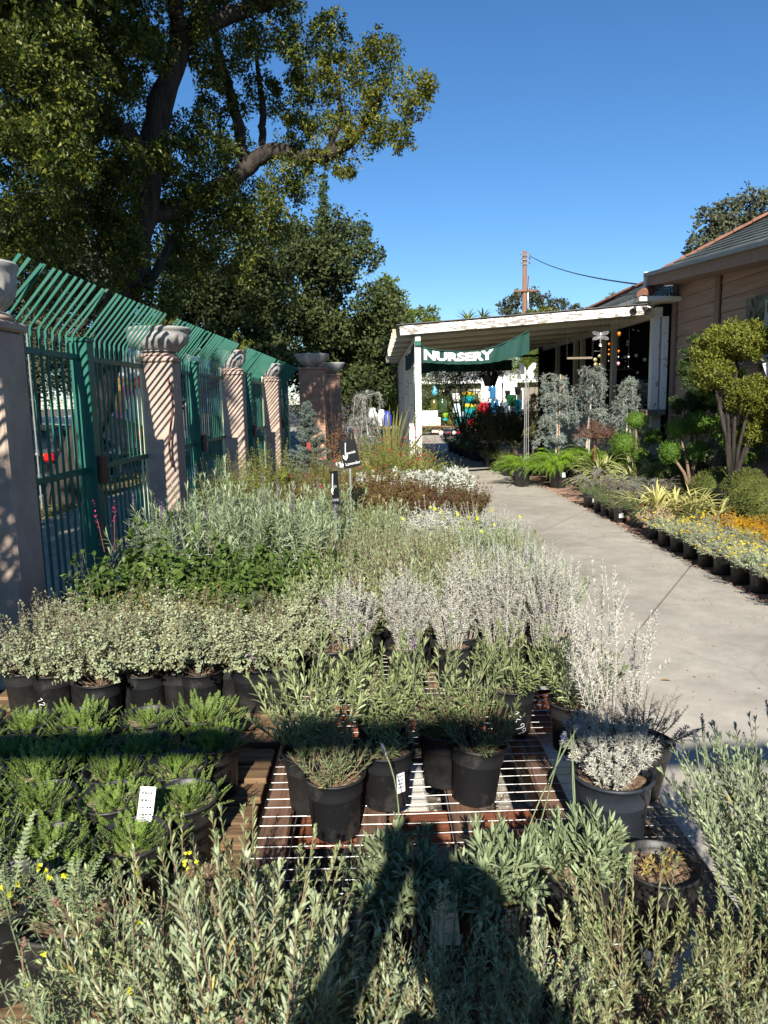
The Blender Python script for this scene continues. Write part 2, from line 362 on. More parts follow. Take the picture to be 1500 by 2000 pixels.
l_ygr = L('yellow_green_leaf', [(.13, .17, .03), (.2, .24, .04), (.27, .28, .06)], trans=.3)
l_dusty = L('dusty_miller_leaf', [(.36, .38, .31), (.47, .49, .41), (.58, .6, .52)], trans=.1)
l_red = L('dark_red_leaf', [(.07, .04, .022), (.11, .045, .028), (.11, .1, .035), (.14, .14, .045)], trans=.2)
l_olive = L('olive_red_leaf', [(.12, .1, .03), (.17, .15, .04), (.2, .1, .05)], trans=.2)
l_box = L('boxwood_leaf', [(.045, .1, .013), (.08, .155, .02), (.125, .215, .03)], trans=.2, rough=.45)
l_globe = L('globe_leaf', [(.06, .08, .02), (.11, .13, .03), (.17, .18, .05)], trans=.15)
l_gold = L('golden_leaf', [(.1, .125, .016), (.2, .215, .028), (.06, .085, .016), (.27, .27, .04)], trans=.25, rough=.45)
l_fox = L('foxtail_leaf', [(.13, .23, .015), (.2, .34, .025), (.27, .42, .04)], trans=.35)
l_cedar = L('blue_cedar_needle', [(.15, .19, .165), (.23, .28, .245), (.32, .37, .33)], trans=.1)
l_spruce = L('blue_spruce_needle', [(.09, .125, .105), (.14, .18, .15), (.2, .235, .2)], trans=.1)
l_con = L('dark_conifer_leaf', [(.03, .055, .018), (.05, .085, .025), (.08, .12, .035)], trans=.15)
l_jun = L('grey_juniper_leaf', [(.13, .14, .12), (.2, .21, .17), (.27, .27, .23)], trans=.1)
l_flaxg = L('flax_green', [(.1, .16, .03), (.16, .22, .05)], trans=.25)
l_flaxc = L('flax_cream', [(.5, .48, .2), (.62, .58, .28)], trans=.25)
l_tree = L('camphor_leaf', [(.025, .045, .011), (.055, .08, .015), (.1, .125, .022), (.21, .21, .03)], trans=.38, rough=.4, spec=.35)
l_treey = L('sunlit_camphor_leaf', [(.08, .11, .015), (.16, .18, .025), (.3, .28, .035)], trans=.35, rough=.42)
l_oak = L('oak_leaf', [(.025, .042, .013), (.045, .065, .018), (.07, .09, .025), (.1, .11, .04)], trans=.15)
l_oak2 = L('grey_oak_leaf', [(.045, .055, .03), (.075, .085, .045), (.1, .105, .06)], trans=.15)
l_lime = L('light_green_leaf', [(.07, .11, .015), (.12, .16, .022), (.18, .2, .035)], trans=.3)
l_brown = L('brown_leaf', [(.16, .08, .04), (.26, .14, .07), (.1, .06, .03)], trans=.15)
l_tan = L('tan_flower', [(.5, .38, .2), (.6, .5, .3)], trans=.2)
l_orange = L('orange_flower', [(.5, .22, .01), (.6, .36, .015), (.35, .2, .02)], trans=.3)
f_yel = L('yellow_flower', [(.7, .5, .01), (.75, .62, .02)], trans=.2)
f_lem = L('lemon_flower', [(.6, .62, .03), (.7, .7, .08)], trans=.2)
f_pur = L('purple_flower', [(.15, .08, .19), (.22, .12, .28), (.2, .17, .2)], trans=.2)
f_vio = L('violet_flower', [(.1, .09, .26), (.16, .14, .34), (.22, .25, .2), (.2, .22, .17)], trans=.2)
f_red = L('red_flower', [(.4, .03, .03), (.5, .06, .06)], trans=.2)
f_pink = L('pink_flower', [(.6, .05, .18), (.7, .1, .25)], trans=.2)
f_wht = L('white_flower', [(.7, .7, .65), (.8, .8, .78)], trans=.2)
f_bud = L('dry_bud', [(.24, .15, .1), (.32, .21, .15)], trans=.1)
# ================================================================ plant prototypes (foliage meshes; base at z=0 on the soil)
def stems(rs, n, r0, h, lean, curve=.3, hv=.25, npts=7):
    """n upright stem paths -> array (n,npts,3)"""
    a = rs.rand(n) * 2 * pi; u = np.sqrt(rs.rand(n)); ln = lean * u
    base = np.stack([np.cos(a) * r0 * u, np.sin(a) * r0 * u, np.zeros(n)], -1)
    hh = h * (1 - hv + 2 * hv * rs.rand(n)) * (1 - .25 * u ** 2)
    a2 = a + rs.normal(0, .35, n)
    d0 = np.stack([np.cos(a2) * np.sin(ln), np.sin(a2) * np.sin(ln), np.cos(ln)], -1)
    t = np.linspace(0, 1, npts)[None, :, None]
    bend = np.stack([np.cos(a2), np.sin(a2), np.zeros(n)], -1)[:, None] * (curve * hh[:, None, None] * (t - t * t) * np.sin(ln)[:, None, None])
    wob = rs.normal(0, .012, (n, 1, 3)) * np.sin(t * 5 + rs.rand(n)[:, None, None] * 6)
    return base[:, None] + d0[:, None] * hh[:, None, None] * t + bend + wob * h
def interp(P, t):
    """points and tangents of paths P (n,k,3) at parameters t (m,) -> (n,m,3)"""
    k = P.shape[1]; x = np.asarray(t) * (k - 1); i = np.minimum(x.astype(int), k - 2); f = (x - i)[None, :, None]
    return P[:, i] * (1 - f) + P[:, i + 1] * f, nrm(P[:, i + 1] - P[:, i])
def perp(T, ang):
    ref = np.broadcast_to(np.array([.31, .17, .93]), T.shape); A = nrm(np.cross(T, ref) + 1e-6); B = np.cross(T, A)
    return A * np.cos(ang)[..., None] + B * np.sin(ang)[..., None]
def leafy(g, rs, P, T, t0, t1, nodes, per, ll, lw, up, tm=0, taper=.4, tuft=5, dryp=0, drym=2, droop=0, midbig=True):
    """leaves in whorls along stem paths. up: cos-like lift towards the tip"""
    n = len(P); t = np.linspace(t0, t1, nodes)
    X, D = interp(P, t); tt = np.broadcast_to(t[None], X.shape[:2])
    for q in range(per):
        ph = (np.arange(nodes) % 2) * pi / 2 + 2 * pi * q / per
        ang = ph[None] + rs.rand(n, 1) * 6.28 + rs.normal(0, .3, (n, nodes))
        S = perp(D, ang); upv = up + .35 * (tt - .5)
        dirs = nrm(S + D * upv[..., None] + rs.normal(0, .12, S.shape) + np.array([0, 0, -droop]))
        sz = (1 - taper * np.abs(tt - .55) * 1.6 if midbig else 1 - taper * tt) * rs.uniform(.75, 1.2, tt.shape)
        P2, D2, N2, L2 = X.reshape(-1, 3), dirs.reshape(-1, 3), (D - .2 * S).reshape(-1, 3), (ll * sz).reshape(-1)
        dry = (rs.rand(len(P2)) < dryp * 2 * (1 - tt.reshape(-1)))
        inst(g, T, P2[~dry], D2[~dry], N2[~dry], L2[~dry], (lw / ll) * L2[~dry], tm)
        if dry.any(): inst(g, T, P2[dry], D2[dry], N2[dry], L2[dry], (lw / ll) * L2[dry], drym)
    if tuft:
        tip = P[:, -1]; Dt = nrm(P[:, -1] - P[:, -2])
        for q in range(tuft):
            S = perp(Dt, rs.rand(n) * 6.28); d = nrm(Dt * rs.uniform(.9, 2.2, (n, 1)) + S * .6)
            inst(g, T, tip, d, Dt - .5 * S + rs.normal(0, .1, S.shape), ll * rs.uniform(.5, .85, n), lw * .8, tm)
def stemgeo(g, P, r, m, k=4, taper=.5):
    for p in P: tube(p, np.linspace(r, r * taper, len(p)), k, m, g, cap=False)
def spike(g, rs, p, d, L, Lh, rw, ms, mf, n=26, bend=.12, leaf=None):
    """flower spike on a bare stalk: n small bracts in the head"""
    p = np.asarray(p, float); t = np.linspace(0, 1, 7)[:, None]; sd = rs.normal(0, 1, 3) * bend
    Q = p + np.asarray(d) * L * t + sd * L * t * t
    tube(Q, .0016, 5, ms, g)
    D = nrm(Q[-1] - Q[-2]); tt = rs.rand(n); X = Q[-1] + D * (tt[:, None] - .35) * Lh
    S = perp(np.tile(D, (n, 1)), rs.rand(n) * 6.28); prof = np.sin(np.clip(tt * .9 + .1, 0, 1) * pi) ** .6
    inst(g, T_DIA, X + S * rw * .2 * prof[:, None], S * .8 + D * .8, D - S, rw * 1.3 * (.5 + prof), rw * .8, mf)
PM = {}
def lavender(seed, ns=24, h=.24, r0=.035, lean=.5, ll=.034, lw=.0052, nodes=11, dry=.0, heads=0, hl=.18, mats=None, T=T_LIN, t0=.15, headm=3, per=2, tuft=5, up=.9):
    rs = np.random.RandomState(seed); g = G()
    P = stems(rs, ns, r0, h, lean); stemgeo(g, P, .0017, 1)
    leafy(g, rs, P, T, t0, .97, nodes, per, ll, lw, up, 0, tuft=tuft, dryp=dry)
    n2 = ns                                                       # side shoots
    i = rs.randint(0, ns, n2); X, D = interp(P, np.array([.35, .5, .65])); k = rs.randint(0, 3, n2)
    b = X[i, k]; S = perp(D[i, k], rs.rand(n2) * 6.28); dd = nrm(S + 1.1 * D[i, k]); t = np.linspace(0, 1, 5)[None, :, None]
    Q = b[:, None] + dd[:, None] * (h * .3 * t) + np.array([0, 0, 1.]) * (h * .08) * t * t
    stemgeo(g, Q, .0012, 1, 3)
    leafy(g, rs, Q, T, .2, .95, max(3, nodes // 3), per, ll * .8, lw * .9, up, 0, tuft=max(0, tuft - 1), dryp=dry)
    for q in range(heads):
        j = rs.randint(ns); spike(g, rs, P[j, -1] * .97, nrm(P[j, -1] - P[j, -3] + np.array([0, 0, .02])), hl * rs.uniform(.6, 1.2), .032, .0046, 1, headm, 34)
    return g.mesh('foliage', mats or [l_lav, m_stemg, l_dry, f_vio])
def curry(seed, ns=34, h=.36, r0=.05, lean=.22, mats=None, ll=.017, nodes=26):
    rs = np.random.RandomState(seed); g = G()
    P = stems(rs, ns, r0, h, lean, .2, .22); stemgeo(g, P, .0017, 1, 4)
    leafy(g, rs, P, T_DIA, .12, .98, nodes, 3, ll, .0034, .7, 0, taper=.15, tuft=6)
    i = np.arange(ns); X, D = interp(P, np.array([.3, .45, .6, .72]))
    for k in range(4):
        b = X[:, k]; S = perp(D[:, k], rs.rand(ns) * 6.28); dd = nrm(S * .55 + D[:, k]); t = np.linspace(0, 1, 4)[None, :, None]
        Q = b[:, None] + dd[:, None] * (h * rs.uniform(.12, .26, (ns, 1, 1)) * t); stemgeo(g, Q, .0011, 1, 3)
        leafy(g, rs, Q, T_DIA, .15, .97, 9, 3, ll * .85, .003, .7, 0, taper=.1, tuft=4)
    return g.mesh('foliage', mats or [l_curry, m_stemw])
def fronds(seed, n=30, Lf=.12, pin=15, pl=.017, pw=.006, mats=None, lean=(.25, 1.3), r0=.03, droop=.5):
    rs = np.random.RandomState(seed); g = G(); t = np.linspace(0, 1, 9)
    for q in range(n):
        a = rs.rand() * 6.28; th = rs.uniform(*lean); L = Lf * rs.uniform(.65, 1.2); h = np.array([math.cos(a), math.sin(a), 0])
        ang = th + droop * t ** 1.5; step = np.stack([np.sin(ang), np.cos(ang)], -1) * (L / 8)
        xy = np.cumsum(step, 0) - step[0]; P = h * r0 * rs.rand() + h * xy[:, :1] + np.array([0, 0, 1]) * xy[:, 1:]
        tube(P, np.linspace(.0012, .0005, 9), 3, 1, g, False)
        X, D = interp(P[None], np.linspace(.12, .99, pin)); X, D = X[0], D[0]; side = np.cross(h, [0, 0, 1])
        N = np.cross(np.tile(side, (pin, 1)), D); N = -N if N[0, 2] < 0 else N
        env = np.sin(np.linspace(.25, 1, pin) * pi * .93 + .1) ** .7
        for s in (-1, 1):
            d = nrm(side * s + D * .55 + N * .25 + rs.normal(0, .1, D.shape)); inst(g, T_DIA, X, d, N + rs.normal(0, .25, N.shape), pl * env * rs.uniform(.8, 1.15, pin), pw, 0)
    return g.mesh('foliage', mats or [l_yar, m_stemg])
def bush(seed, r=.14, h=.25, n=60, ll=.012, lw=.008, nodes=8, T=T_DIA, mats=None, lean=.9, r0=.02, per=2, up=.3, fl=0, flm=2, flr=.008, twig=.0013, tuft=3, t0=.3, sub=2, flat=False, dry=0, drym=2):
    """branching twiggy bush with small leaves"""
    rs = np.random.RandomState(seed); g = G()
    P = stems(rs, n, r0, h, lean, .5, .3); stemgeo(g, P, twig, 1, 3)
    leafy(g, rs, P, T, t0, .97, nodes, per, ll, lw, up, 0, tuft=tuft, taper=.2, dryp=dry, drym=drym)
    for k in range(sub):
        tt = .35 + .5 * rs.rand(); X, D = interp(P, np.array([tt])); b = X[:, 0]; S = perp(D[:, 0], rs.rand(n) * 6.28)
        dd = nrm(S + .6 * D[:, 0] + np.array([0, 0, .25])); t = np.linspace(0, 1, 4)[None, :, None]
        Q = b[:, None] + dd[:, None] * (r * rs.uniform(.25, .6, (n, 1, 1)) * t); stemgeo(g, Q, twig * .7, 1, 3)
        leafy(g, rs, Q, T, .15, .97, max(3, nodes * 2 // 3), per, ll * .9, lw * .9, up, 0, tuft=tuft, taper=.1, dryp=dry, drym=drym)
    if fl:
        i = rs.randint(0, n, fl); c = P[i, -1] + rs.normal(0, r * .08, (fl, 3)) + [0, 0, flr]
        for q in range(7):
            d = rdir(rs, fl, .5); inst(g, T_DIA, c, d, rdir(rs, fl, .3), flr * rs.uniform(.7, 1.3, fl), flr * .9, flm)
    return g.mesh('foliage', mats or [l_hel, m_stemb, f_yel])
def strap(seed, n=40, L=.45, wd=.018, mats=None, lean=(.1, 1.2), droop=1.3, stripe=True, r0=.03):
    rs = np.random.RandomState(seed); g = G(); K = 7; t = np.linspace(0, 1, K)
    for q in range(n):
        a = rs.rand() * 6.28; th = rs.uniform(*lean); Lq = L * rs.uniform(.6, 1.15); h = np.array([math.cos(a), math.sin(a), 0]); sd = np.array([-h[1], h[0], 0])
        ang = th + droop * rs.uniform(.5, 1.2) * t ** 1.6; st = np.stack([np.sin(ang), np.cos(ang)], -1) * Lq / (K - 1); xy = np.cumsum(st, 0) - st[0]
        P = h * r0 * rs.rand() + h * xy[:, :1] + np.array([0, 0, 1]) * xy[:, 1:] + sd * (rs.normal(0, .04) * Lq * t * t)[:, None]
        wv = wd * (.7 + .5 * np.sin(t * pi * .8 + .4)) * (1 - t ** 4 * .92); nn = np.cross(sd, nrm(np.gradient(P, axis=0)))
        rows = [P + sd * (wv * x)[:, None] + nn * (abs(x) * wv * .35)[:, None] for x in ((-.5, -.27, 0, .27, .5) if stripe else (-.5, 0, .5))]
        A = np.stack(rows, 1)
        if stripe:
            for k, m in ((0, 1), (1, 0), (2, 0), (3, 1)): grid(A[:, k:k + 2], m, g)
        else: grid(A, 0, g)
    return g.mesh('foliage', mats or [l_flaxg, l_flaxc])
def ball(seed, r, n=2600, ll=.018, lw=.01, squash=1, mats=None, core=.8, rough=.09, c=(0, 0, 0), g=None, out=.7):
    """clipped ball of small leaves round a leafy core"""
    rs = np.random.RandomState(seed); g0 = g or G(); d = rdir(rs, n)
    bump = 1 + rough * np.sin(d[:, 0] * 5 + seed) * np.sin(d[:, 1] * 6 + 1) + rough * .6 * np.sin(d[:, 2] * 9 + d[:, 0] * 7)
    rr = r * bump * (1.04 - .3 * rs.rand(n) ** 1.5 + (rough > .15) * .12 * (rs.rand(n) > .93)); X = d * rr[:, None] * np.array([1, 1, squash]) + np.array(c)
    D = nrm(d * out + rdir(rs, n, .35)); inst(g0, T_DIA, X, D, d + rdir(rs, n) * .7, ll * rs.uniform(.7, 1.3, n), lw, 0)
    sphere(c, (r * core, r * core * squash), 14, 10, 0, g0)
    return g0 if g is not None else g0.mesh('crown', mats or [l_box])
def tuftline(g, rs, P, n, ll, lw, m=0, spread=.01, up=0, T=T_NEED, per=7):
    """tufts of needles along a path"""
    X, D = interp(np.asarray(P)[None], np.sort(rs.rand(n))); X = X[0] + rs.normal(0, spread, (n, 3)); D = D[0]
    for q in range(per):
        d = nrm(rdir(rs, n, up) + D * .35); inst(g, T, X, d, rdir(rs, n), ll * rs.uniform(.7, 1.2, n), lw, m)
def weeping(seed, H=1.6, W=.45, nb=9, mats=None, tiers=((1, .5), (.72, .6), (.5, .4)), ll=.028, drop=.75, per=9):
    """weeping cedar: arching boughs from a stake with hanging curtains"""
    rs = np.random.RandomState(seed); g = G(); t = np.linspace(0, 1, 8)[:, None]
    P0 = np.stack([.03 * np.sin(np.linspace(0, 5, 10)), .03 * np.cos(np.linspace(0, 4, 10)), np.linspace(0, H, 10)], -1); tube(P0, np.linspace(.022, .008, 10), 6, 1, g)
    tuftline(g, rs, P0[5:], 40, ll, .006, 0, .02, .2, T_DIA)
    for tz, tw in tiers:
        for q in range(nb):
            a = rs.rand() * 6.28; h = np.array([math.cos(a), math.sin(a), 0]); L = W * tw * rs.uniform(.5, 1.2); z = H * tz * rs.uniform(.93, 1.03)
            B = h * L * t + np.array([0, 0, 1]) * (z + L * .35 * np.sin(t * 2.4) - L * .3 * t) + rs.normal(0, .01, (8, 3)); tube(B, np.linspace(.009, .004, 8), 4, 1, g, False)
            tuftline(g, rs, B, 20, ll, ll * .2, 0, .024, .3, T_DIA, per)
            for k in range(3):
                b = B[rs.randint(2, 8)]; Ld = drop * H * tz * rs.uniform(.12, .6); tt = np.linspace(0, 1, 6)[:, None]
                C = b + h * .06 * tt * rs.uniform(-.3, 1) + np.array([0, 0, -1]) * Ld * tt + rs.normal(0, .012, (6, 3)); C[:, 2] = np.maximum(C[:, 2], .03)
                tube(C, np.linspace(.004, .002, 6), 3, 1, g, False); tuftline(g, rs, C, int(10 + Ld * 34), ll, ll * .2, 0, .026, 0, T_DIA, per)
    return g.mesh('crown', mats or [l_cedar, m_stemw])
def spruce(seed, H=1.3, W=.3, mats=None):
    rs = np.random.RandomState(seed); g = G(); tube([[0, 0, 0], [0, 0, H * .5], [0, 0, H]], [.025, .015, .004], 6, 1, g)
    for k in range(150):
        u = rs.rand() ** .8; z = H * (.03 + .95 * u); L = W * (1 - u) ** .85 * rs.uniform(.75, 1.15) + .03; a = rs.rand() * 6.28; h = np.array([math.cos(a), math.sin(a), 0]); t = np.linspace(0, 1, 5)[:, None]
        B = h * L * t + np.array([0, 0, 1]) * (z + L * (.25 + .6 * u) * t); tube(B, .003, 3, 1, g, False); tuftline(g, rs, B, int(8 + L * 70), .024, .005, 0, .003, .1, T_DIA, 6)
        for s in (-1, 1, -1, 1):
            b = B[rs.randint(1, 4)]; sd = np.array([-h[1], h[0], 0]) * s; C = b + (h * .7 + sd * .7) * L * .35 * t + np.array([0, 0, .1]) * L * t
            tuftline(g, rs, C, int(5 + L * 30), .022, .005, 0, .003, .1, T_DIA, 6)
    return g.mesh('crown', mats or [l_spruce, m_bark_s])
def plume(seed, n=22, L=.42, mats=None, wd=.05, need=170, r0=.05, dr=1.5):
    """foxtail fern plumes"""
    rs = np.random.RandomState(seed); g = G(); t = np.linspace(0, 1, 8)
    for q in range(n):
        a = rs.rand() * 6.28; th = rs.uniform(.1, 1.15); Lq = L * rs.uniform(.7, 1.15); h = np.array([math.cos(a), math.sin(a), 0])
        ang = th + dr * t ** 1.4; st = np.stack([np.sin(ang), np.cos(ang)], -1) * Lq / 7; xy = np.cumsum(st, 0); P = h * r0 * rs.rand() * 2 + h * xy[:, :1] + np.array([0, 0, 1]) * xy[:, 1:]
        X, D = interp(P[None], np.linspace(.05, 1, need)); X, D = X[0], D[0]; S = perp(D, rs.rand(need) * 6.28)
        inst(g, T_NEED, X, S + D * .6, D, wd * np.sin(np.linspace(.3, pi * .95, need)) * rs.uniform(.6, 1.1, need), .005, 0); tube(P, .002, 3, 1, g, False)
    return g.mesh('foliage', mats or [l_fox, m_stemg])
def cloud(g, rs, c, r, n, ll, lw, m=0, sub=26, shell=.55, droop=.3, T=T_DIA, flat=1):
    """a clump of foliage: leaf sprays gathered in sub-clumps through an ellipsoid volume"""
    r = np.array([r, r, r * flat]) if np.isscalar(r) else np.asarray(r)
    d = rdir(rs, sub); rad = shell + (1 - shell) * rs.rand(sub); cc = np.asarray(c) + d * r * (rad * .92)[:, None]
    k = rs.randint(0, sub, n); sz = r.mean() * rs.uniform(.2, .38, sub)
    X = cc[k] + rdir(rs, n) * (sz[k] * rs.rand(n) ** .45)[:, None]
    inst(g, T, X, rdir(rs, n, -droop), rdir(rs, n, .8), ll * rs.uniform(.6, 1.25, n), lw * rs.uniform(.8, 1.2, n), m)
# ---------------------------------------------------------------- pots
def potmesh(r=.083, h=.178, lip=.006, mats=None, k=28):
    g = G(); rb = r * .8
    lathe([(.001, .004), (rb * .92, .0), (rb, .006), (r * .93, h * .84), (r * .955, h * .85), (r * .97, h * .9), (r + lip * .3, h * .955), (r + lip, h * .96), (r + lip, h * .99), (r + lip * .4, h), (r, h * .995), (r * .965, h * .8), (r * .95, h * .7)], k, 0, g)
    return g.mesh('pot', mats or [m_blk], smooth=True)
def soilmesh(r=.083, h=.178, mat=None, seed=0):
    rs = np.random.RandomState(seed); K, A = 8, 22; a = np.arange(A + 1) * 2 * pi / A; rr = np.linspace(0.02, 1, K)
    z = h * .84 + rs.normal(0, .004, (K, A)); z = np.concatenate([z, z[:, :1]], 1); z[0] = z[0].mean(); z[0] += .008
    P = np.stack([r * .965 * rr[:, None] * np.cos(a), r * .965 * rr[:, None] * np.sin(a), z], -1); P[0, :, :2] *= .02
    return grid(P, 0).mesh('soil', [mat or m_soil], smooth=True)
POT = potmesh(); POTD = potmesh(mats=[m_blkd]); POTB = potmesh(mats=[m_bluepot]); POTR = potmesh(mats=[m_redpot])
SOIL = [soilmesh(seed=i) for i in range(3)]; SOIL2 = [soilmesh(seed=i + 5, mat=m_soil2) for i in range(3)]
def plant(name, label, cat, fol, loc, rz=0, group=None, pot=None, soil=None, ps=1.0, fs=1.0, tilt=None, fname='foliage', dz=0, zs=1):
    """a potted plant: Empty at the pot's foot > pot, soil, foliage"""
    o = empty(name, label, cat, loc, rz, group)
    if tilt: o.rotation_euler.x, o.rotation_euler.y = tilt
    if pot is not False:
        ob('pot', pot or POT, o, sc=ps); ob('soil', soil or SOIL[RNG.randint(3)], o, sc=ps)
        z = .178 * .84 * ps
    else: z = 0
    a_ = RNG.uniform(.9, 1.12); f_ = ob(fname, fol, o, (0, 0, z + dz), sc=(fs * a_, fs * RNG.uniform(.9, 1.12), fs * zs * RNG.uniform(.84, 1.14)))
    if fname == 'foliage': f_.rotation_euler = (RNG.normal(0, .05), RNG.normal(0, .05), 0)
    return o
def card(parent, loc, w, h, rot, lines=3, mat=None, seed=0, name='plant_tag'):
    """white plastic label with printed lines"""
    rs = np.random.RandomState(seed); g = cbox((0, 0, h / 2), (w, .0012, h), .0004)
    o = part(name, g, [mat or m_tagw], parent, loc=loc); o.rotation_euler = rot
    if lines:
        q = G()
        for i in range(lines):
            y = h * (.82 - .6 * i / max(1, lines - 1)); x0 = -w * .38
            while x0 < w * .3:
                l = w * rs.uniform(.06, .2); box((x0 + l / 2, -.0009, y), (l, .0004, h * .05), g=q); x0 += l + w * .05
        part('print', q, [m_ink], o)
    return o
# ================================================================ setting: ground, street, path
xs = [-220, -14.3, -14.1, -6.15, -6.0, 220]; zs = [-.06, -.06, -.24, -.24, -.06, -.06]
g = G(); grid([[(x, y, z) for y in (-120, 0, 8, 20, 60, 420)] for x, z in zip(xs, zs)], 0, g)
thing('ground', g, m_soil_g, None, None, kind='structure')
g = G(); grid([[(x, y, -.236) for y in np.linspace(-40, 200, 3)] for x in (-14.1, -6.15)], 0, g)
thing('street', g, m_asph, None, None, kind='structure')
kb = tag(empty('kerb', None, None), kind='structure')
for i in range(22): part('kerb_stone', cbox((-6.08, -8 + i * 2.4 + 1.2, -.12), (.16, 2.385, .24), .012), [m_walk], kb)
sw = tag(empty('sidewalk', None, None), kind='structure')
for i in range(30):
    for j in range(2): part('slab', cbox((-2.95 - j * 1.22, -3 + i * 1.25, -.045), (1.2, 1.23, .09), .006), [m_walk], sw)
def clip(poly, n, d):                      # keep n.x <= d
    out = []
    for i in range(len(poly)):
        a, b = np.array(poly[i]), np.array(poly[(i + 1) % len(poly)]); fa, fb = n @ a - d, n @ b - d
        if fa <= 0: out.append(a)
        if fa * fb < 0: out.append(a + (b - a) * fa / (fa - fb))
    return out
pa = tag(empty('path', None, None), kind='structure')
na = np.array([-math.sin(R_(58.5)), math.cos(R_(58.5))]); nb = np.array([math.sin(R_(58)), math.cos(R_(58))])
joint = G(); box((1.71, 16.8, -.029), (2.52, 36.4, .03), g=joint); part('joint_bed', joint, [m_joint], pa)
for i in range(-6, 14):
    for j in range(-3, 16):
        poly = [(.45, -1.2), (2.97, -1.2), (2.97, 35), (.45, 35)]
        a0, b0 = 1.056 + (i - 1) * 1.84, 4.32 + (j - 2) * 1.8; w_ = .008
        for n_, d_ in ((na, a0 + 1.84 - w_), (-na, -a0 - w_), (nb, b0 + 1.8 - w_), (-nb, -b0 - w_)):
            if len(poly) >= 3: poly = clip(poly, n_, d_)
        if len(poly) >= 3 and np.ptp(np.array(poly)[:, 0]) > .03:
            part('slab', slabpoly([tuple(p) for p in poly], -.02, RNG.uniform(-.0015, .0015)), [m_conc], pa)
pl = tag(empty('courtyard_paving', None, None), kind='structure')
for i in range(4):
    for j in range(4): part('slab', slabpoly([(-4.3 + i * 2.6 - (0 if i else 3), 35.02 + j * 3), (-4.31 + (i + 1) * 2.6, 35.02 + j * 3), (-4.31 + (i + 1) * 2.6, 38.0 + j * 3), (-4.3 + i * 2.6 - (0 if i else 3), 38.0 + j * 3)], -.03, 0), [m_conc], pl)
bb = tag(empty('brick_border', None, None), kind='structure')
bm = cbox((0, 0, -.03), (.2, .098, .06), .006).mesh('brick', [m_brick])
for i in range(100):
    for j in range(3):
        ob('brick', bm, bb, (3.085 + j * .208 - (.07 if i % 2 else 0) + .04, 4.6 + i * .105, RNG.uniform(-.006, .003)), RNG.normal(0, .012))
box((3.35, 10, -.05), (.76, 11.2, .03), g=(g := G())); part('sand_bed', g, [m_joint], bb)
# gravel under the benches, litter on the parkway
g = G(); rs = np.random.RandomState(3)
OCT = np.array([[1, 0, 0], [0, 1, 0], [-1, 0, 0], [0, -1, 0], [0, 0, 1], [0, 0, -1]]) * 1.; OF = np.array([[0, 1, 4], [1, 2, 4], [2, 3, 4], [3, 0, 4], [1, 0, 5], [2, 1, 5], [3, 2, 5], [0, 3, 5]])
def pebbles(g, rs, n, x0, x1, y0, y1, z, s0, s1):
    c = np.stack([rs.uniform(x0, x1, n), rs.uniform(y0, y1, n), np.full(n, z)], -1); s = rs.uniform(s0, s1, (n, 1, 1)) * rs.uniform(.6, 1.2, (n, 6, 3))
    a = rs.rand(n) * 6.28; Rm = np.zeros((n, 3, 3)); Rm[:, 0, 0] = np.cos(a); Rm[:, 0, 1] = -np.sin(a); Rm[:, 1, 0] = np.sin(a); Rm[:, 1, 1] = np.cos(a); Rm[:, 2, 2] = .7
    V = c[:, None] + np.einsum('nij,nkj->nki', Rm, OCT[None] * s)
    g.add(V.reshape(-1, 3), (OF[None] + (np.arange(n) * 6)[:, None, None]).reshape(-1, 3))
pebbles(g, rs, 9000, -2.0, .44, .9, 4.6, -.045, .006, .017); pebbles(g, rs, 1500, .44, .56, .9, 3.2, 0, .003, .009)
thing('gravel', g, m_gravel, None, None, kind='stuff')
g = G(); n = 9000; P = np.stack([rs.uniform(-6, -4.4, n), rs.uniform(2, 24, n), rs.uniform(-.05, -.01, n)], -1)
inst(g, T_DIA, P, rdir(rs, n) * [1, 1, .25], rdir(rs, n, 2), rs.uniform(.03, .08, n), .035)
n = 900; P = np.stack([rs.uniform(-4.3, -2.4, n), rs.uniform(2, 24, n), rs.uniform(.003, .01, n)], -1)
inst(g, T_DIA, P, rdir(rs, n) * [1, 1, .2], rdir(rs, n, 3), rs.uniform(.03, .07, n), .03)
thing('leaf_litter', g, m_litter, None, None, kind='stuff')
g = G(); n = 7000; P = np.stack([rs.uniform(-5.9, -4.45, n), rs.uniform(7, 24, n), np.full(n, -.055)], -1)
inst(g, T_NEED, P, rdir(rs, n, 1.5), rdir(rs, n), rs.uniform(.05, .14, n), .012)
thing('parkway_grass', g, m_grass, None, None, kind='stuff')
g = G(); n = 620; P = np.stack([rs.uniform(.6, 2.95, n), rs.uniform(3, 16, n), np.full(n, .003)], -1)
inst(g, T_DIA, P, rdir(rs, n) * [1, 1, .1], rdir(rs, n, 4), rs.uniform(.006, .022, n), .01)
n = 500; P = np.stack([2.97 - np.abs(rs.normal(0, .06, n)), rs.uniform(4, 14, n), np.full(n, .003)], -1)
inst(g, T_DIA, P, rdir(rs, n) * [1, 1, .15], rdir(rs, n, 4), rs.uniform(.006, .02, n), .009)
thing('path_debris', g, m_litter, None, None, kind='stuff')
g = G(); inst(g, T_OVAL, atz(1290, 1328, .006), [[1, -.25, .12]], [[0, 0, 1]], .06, .028)
thing('fallen_leaf', g, l_dry, 'dry tan leaf lying alone on the concrete path', 'leaf')
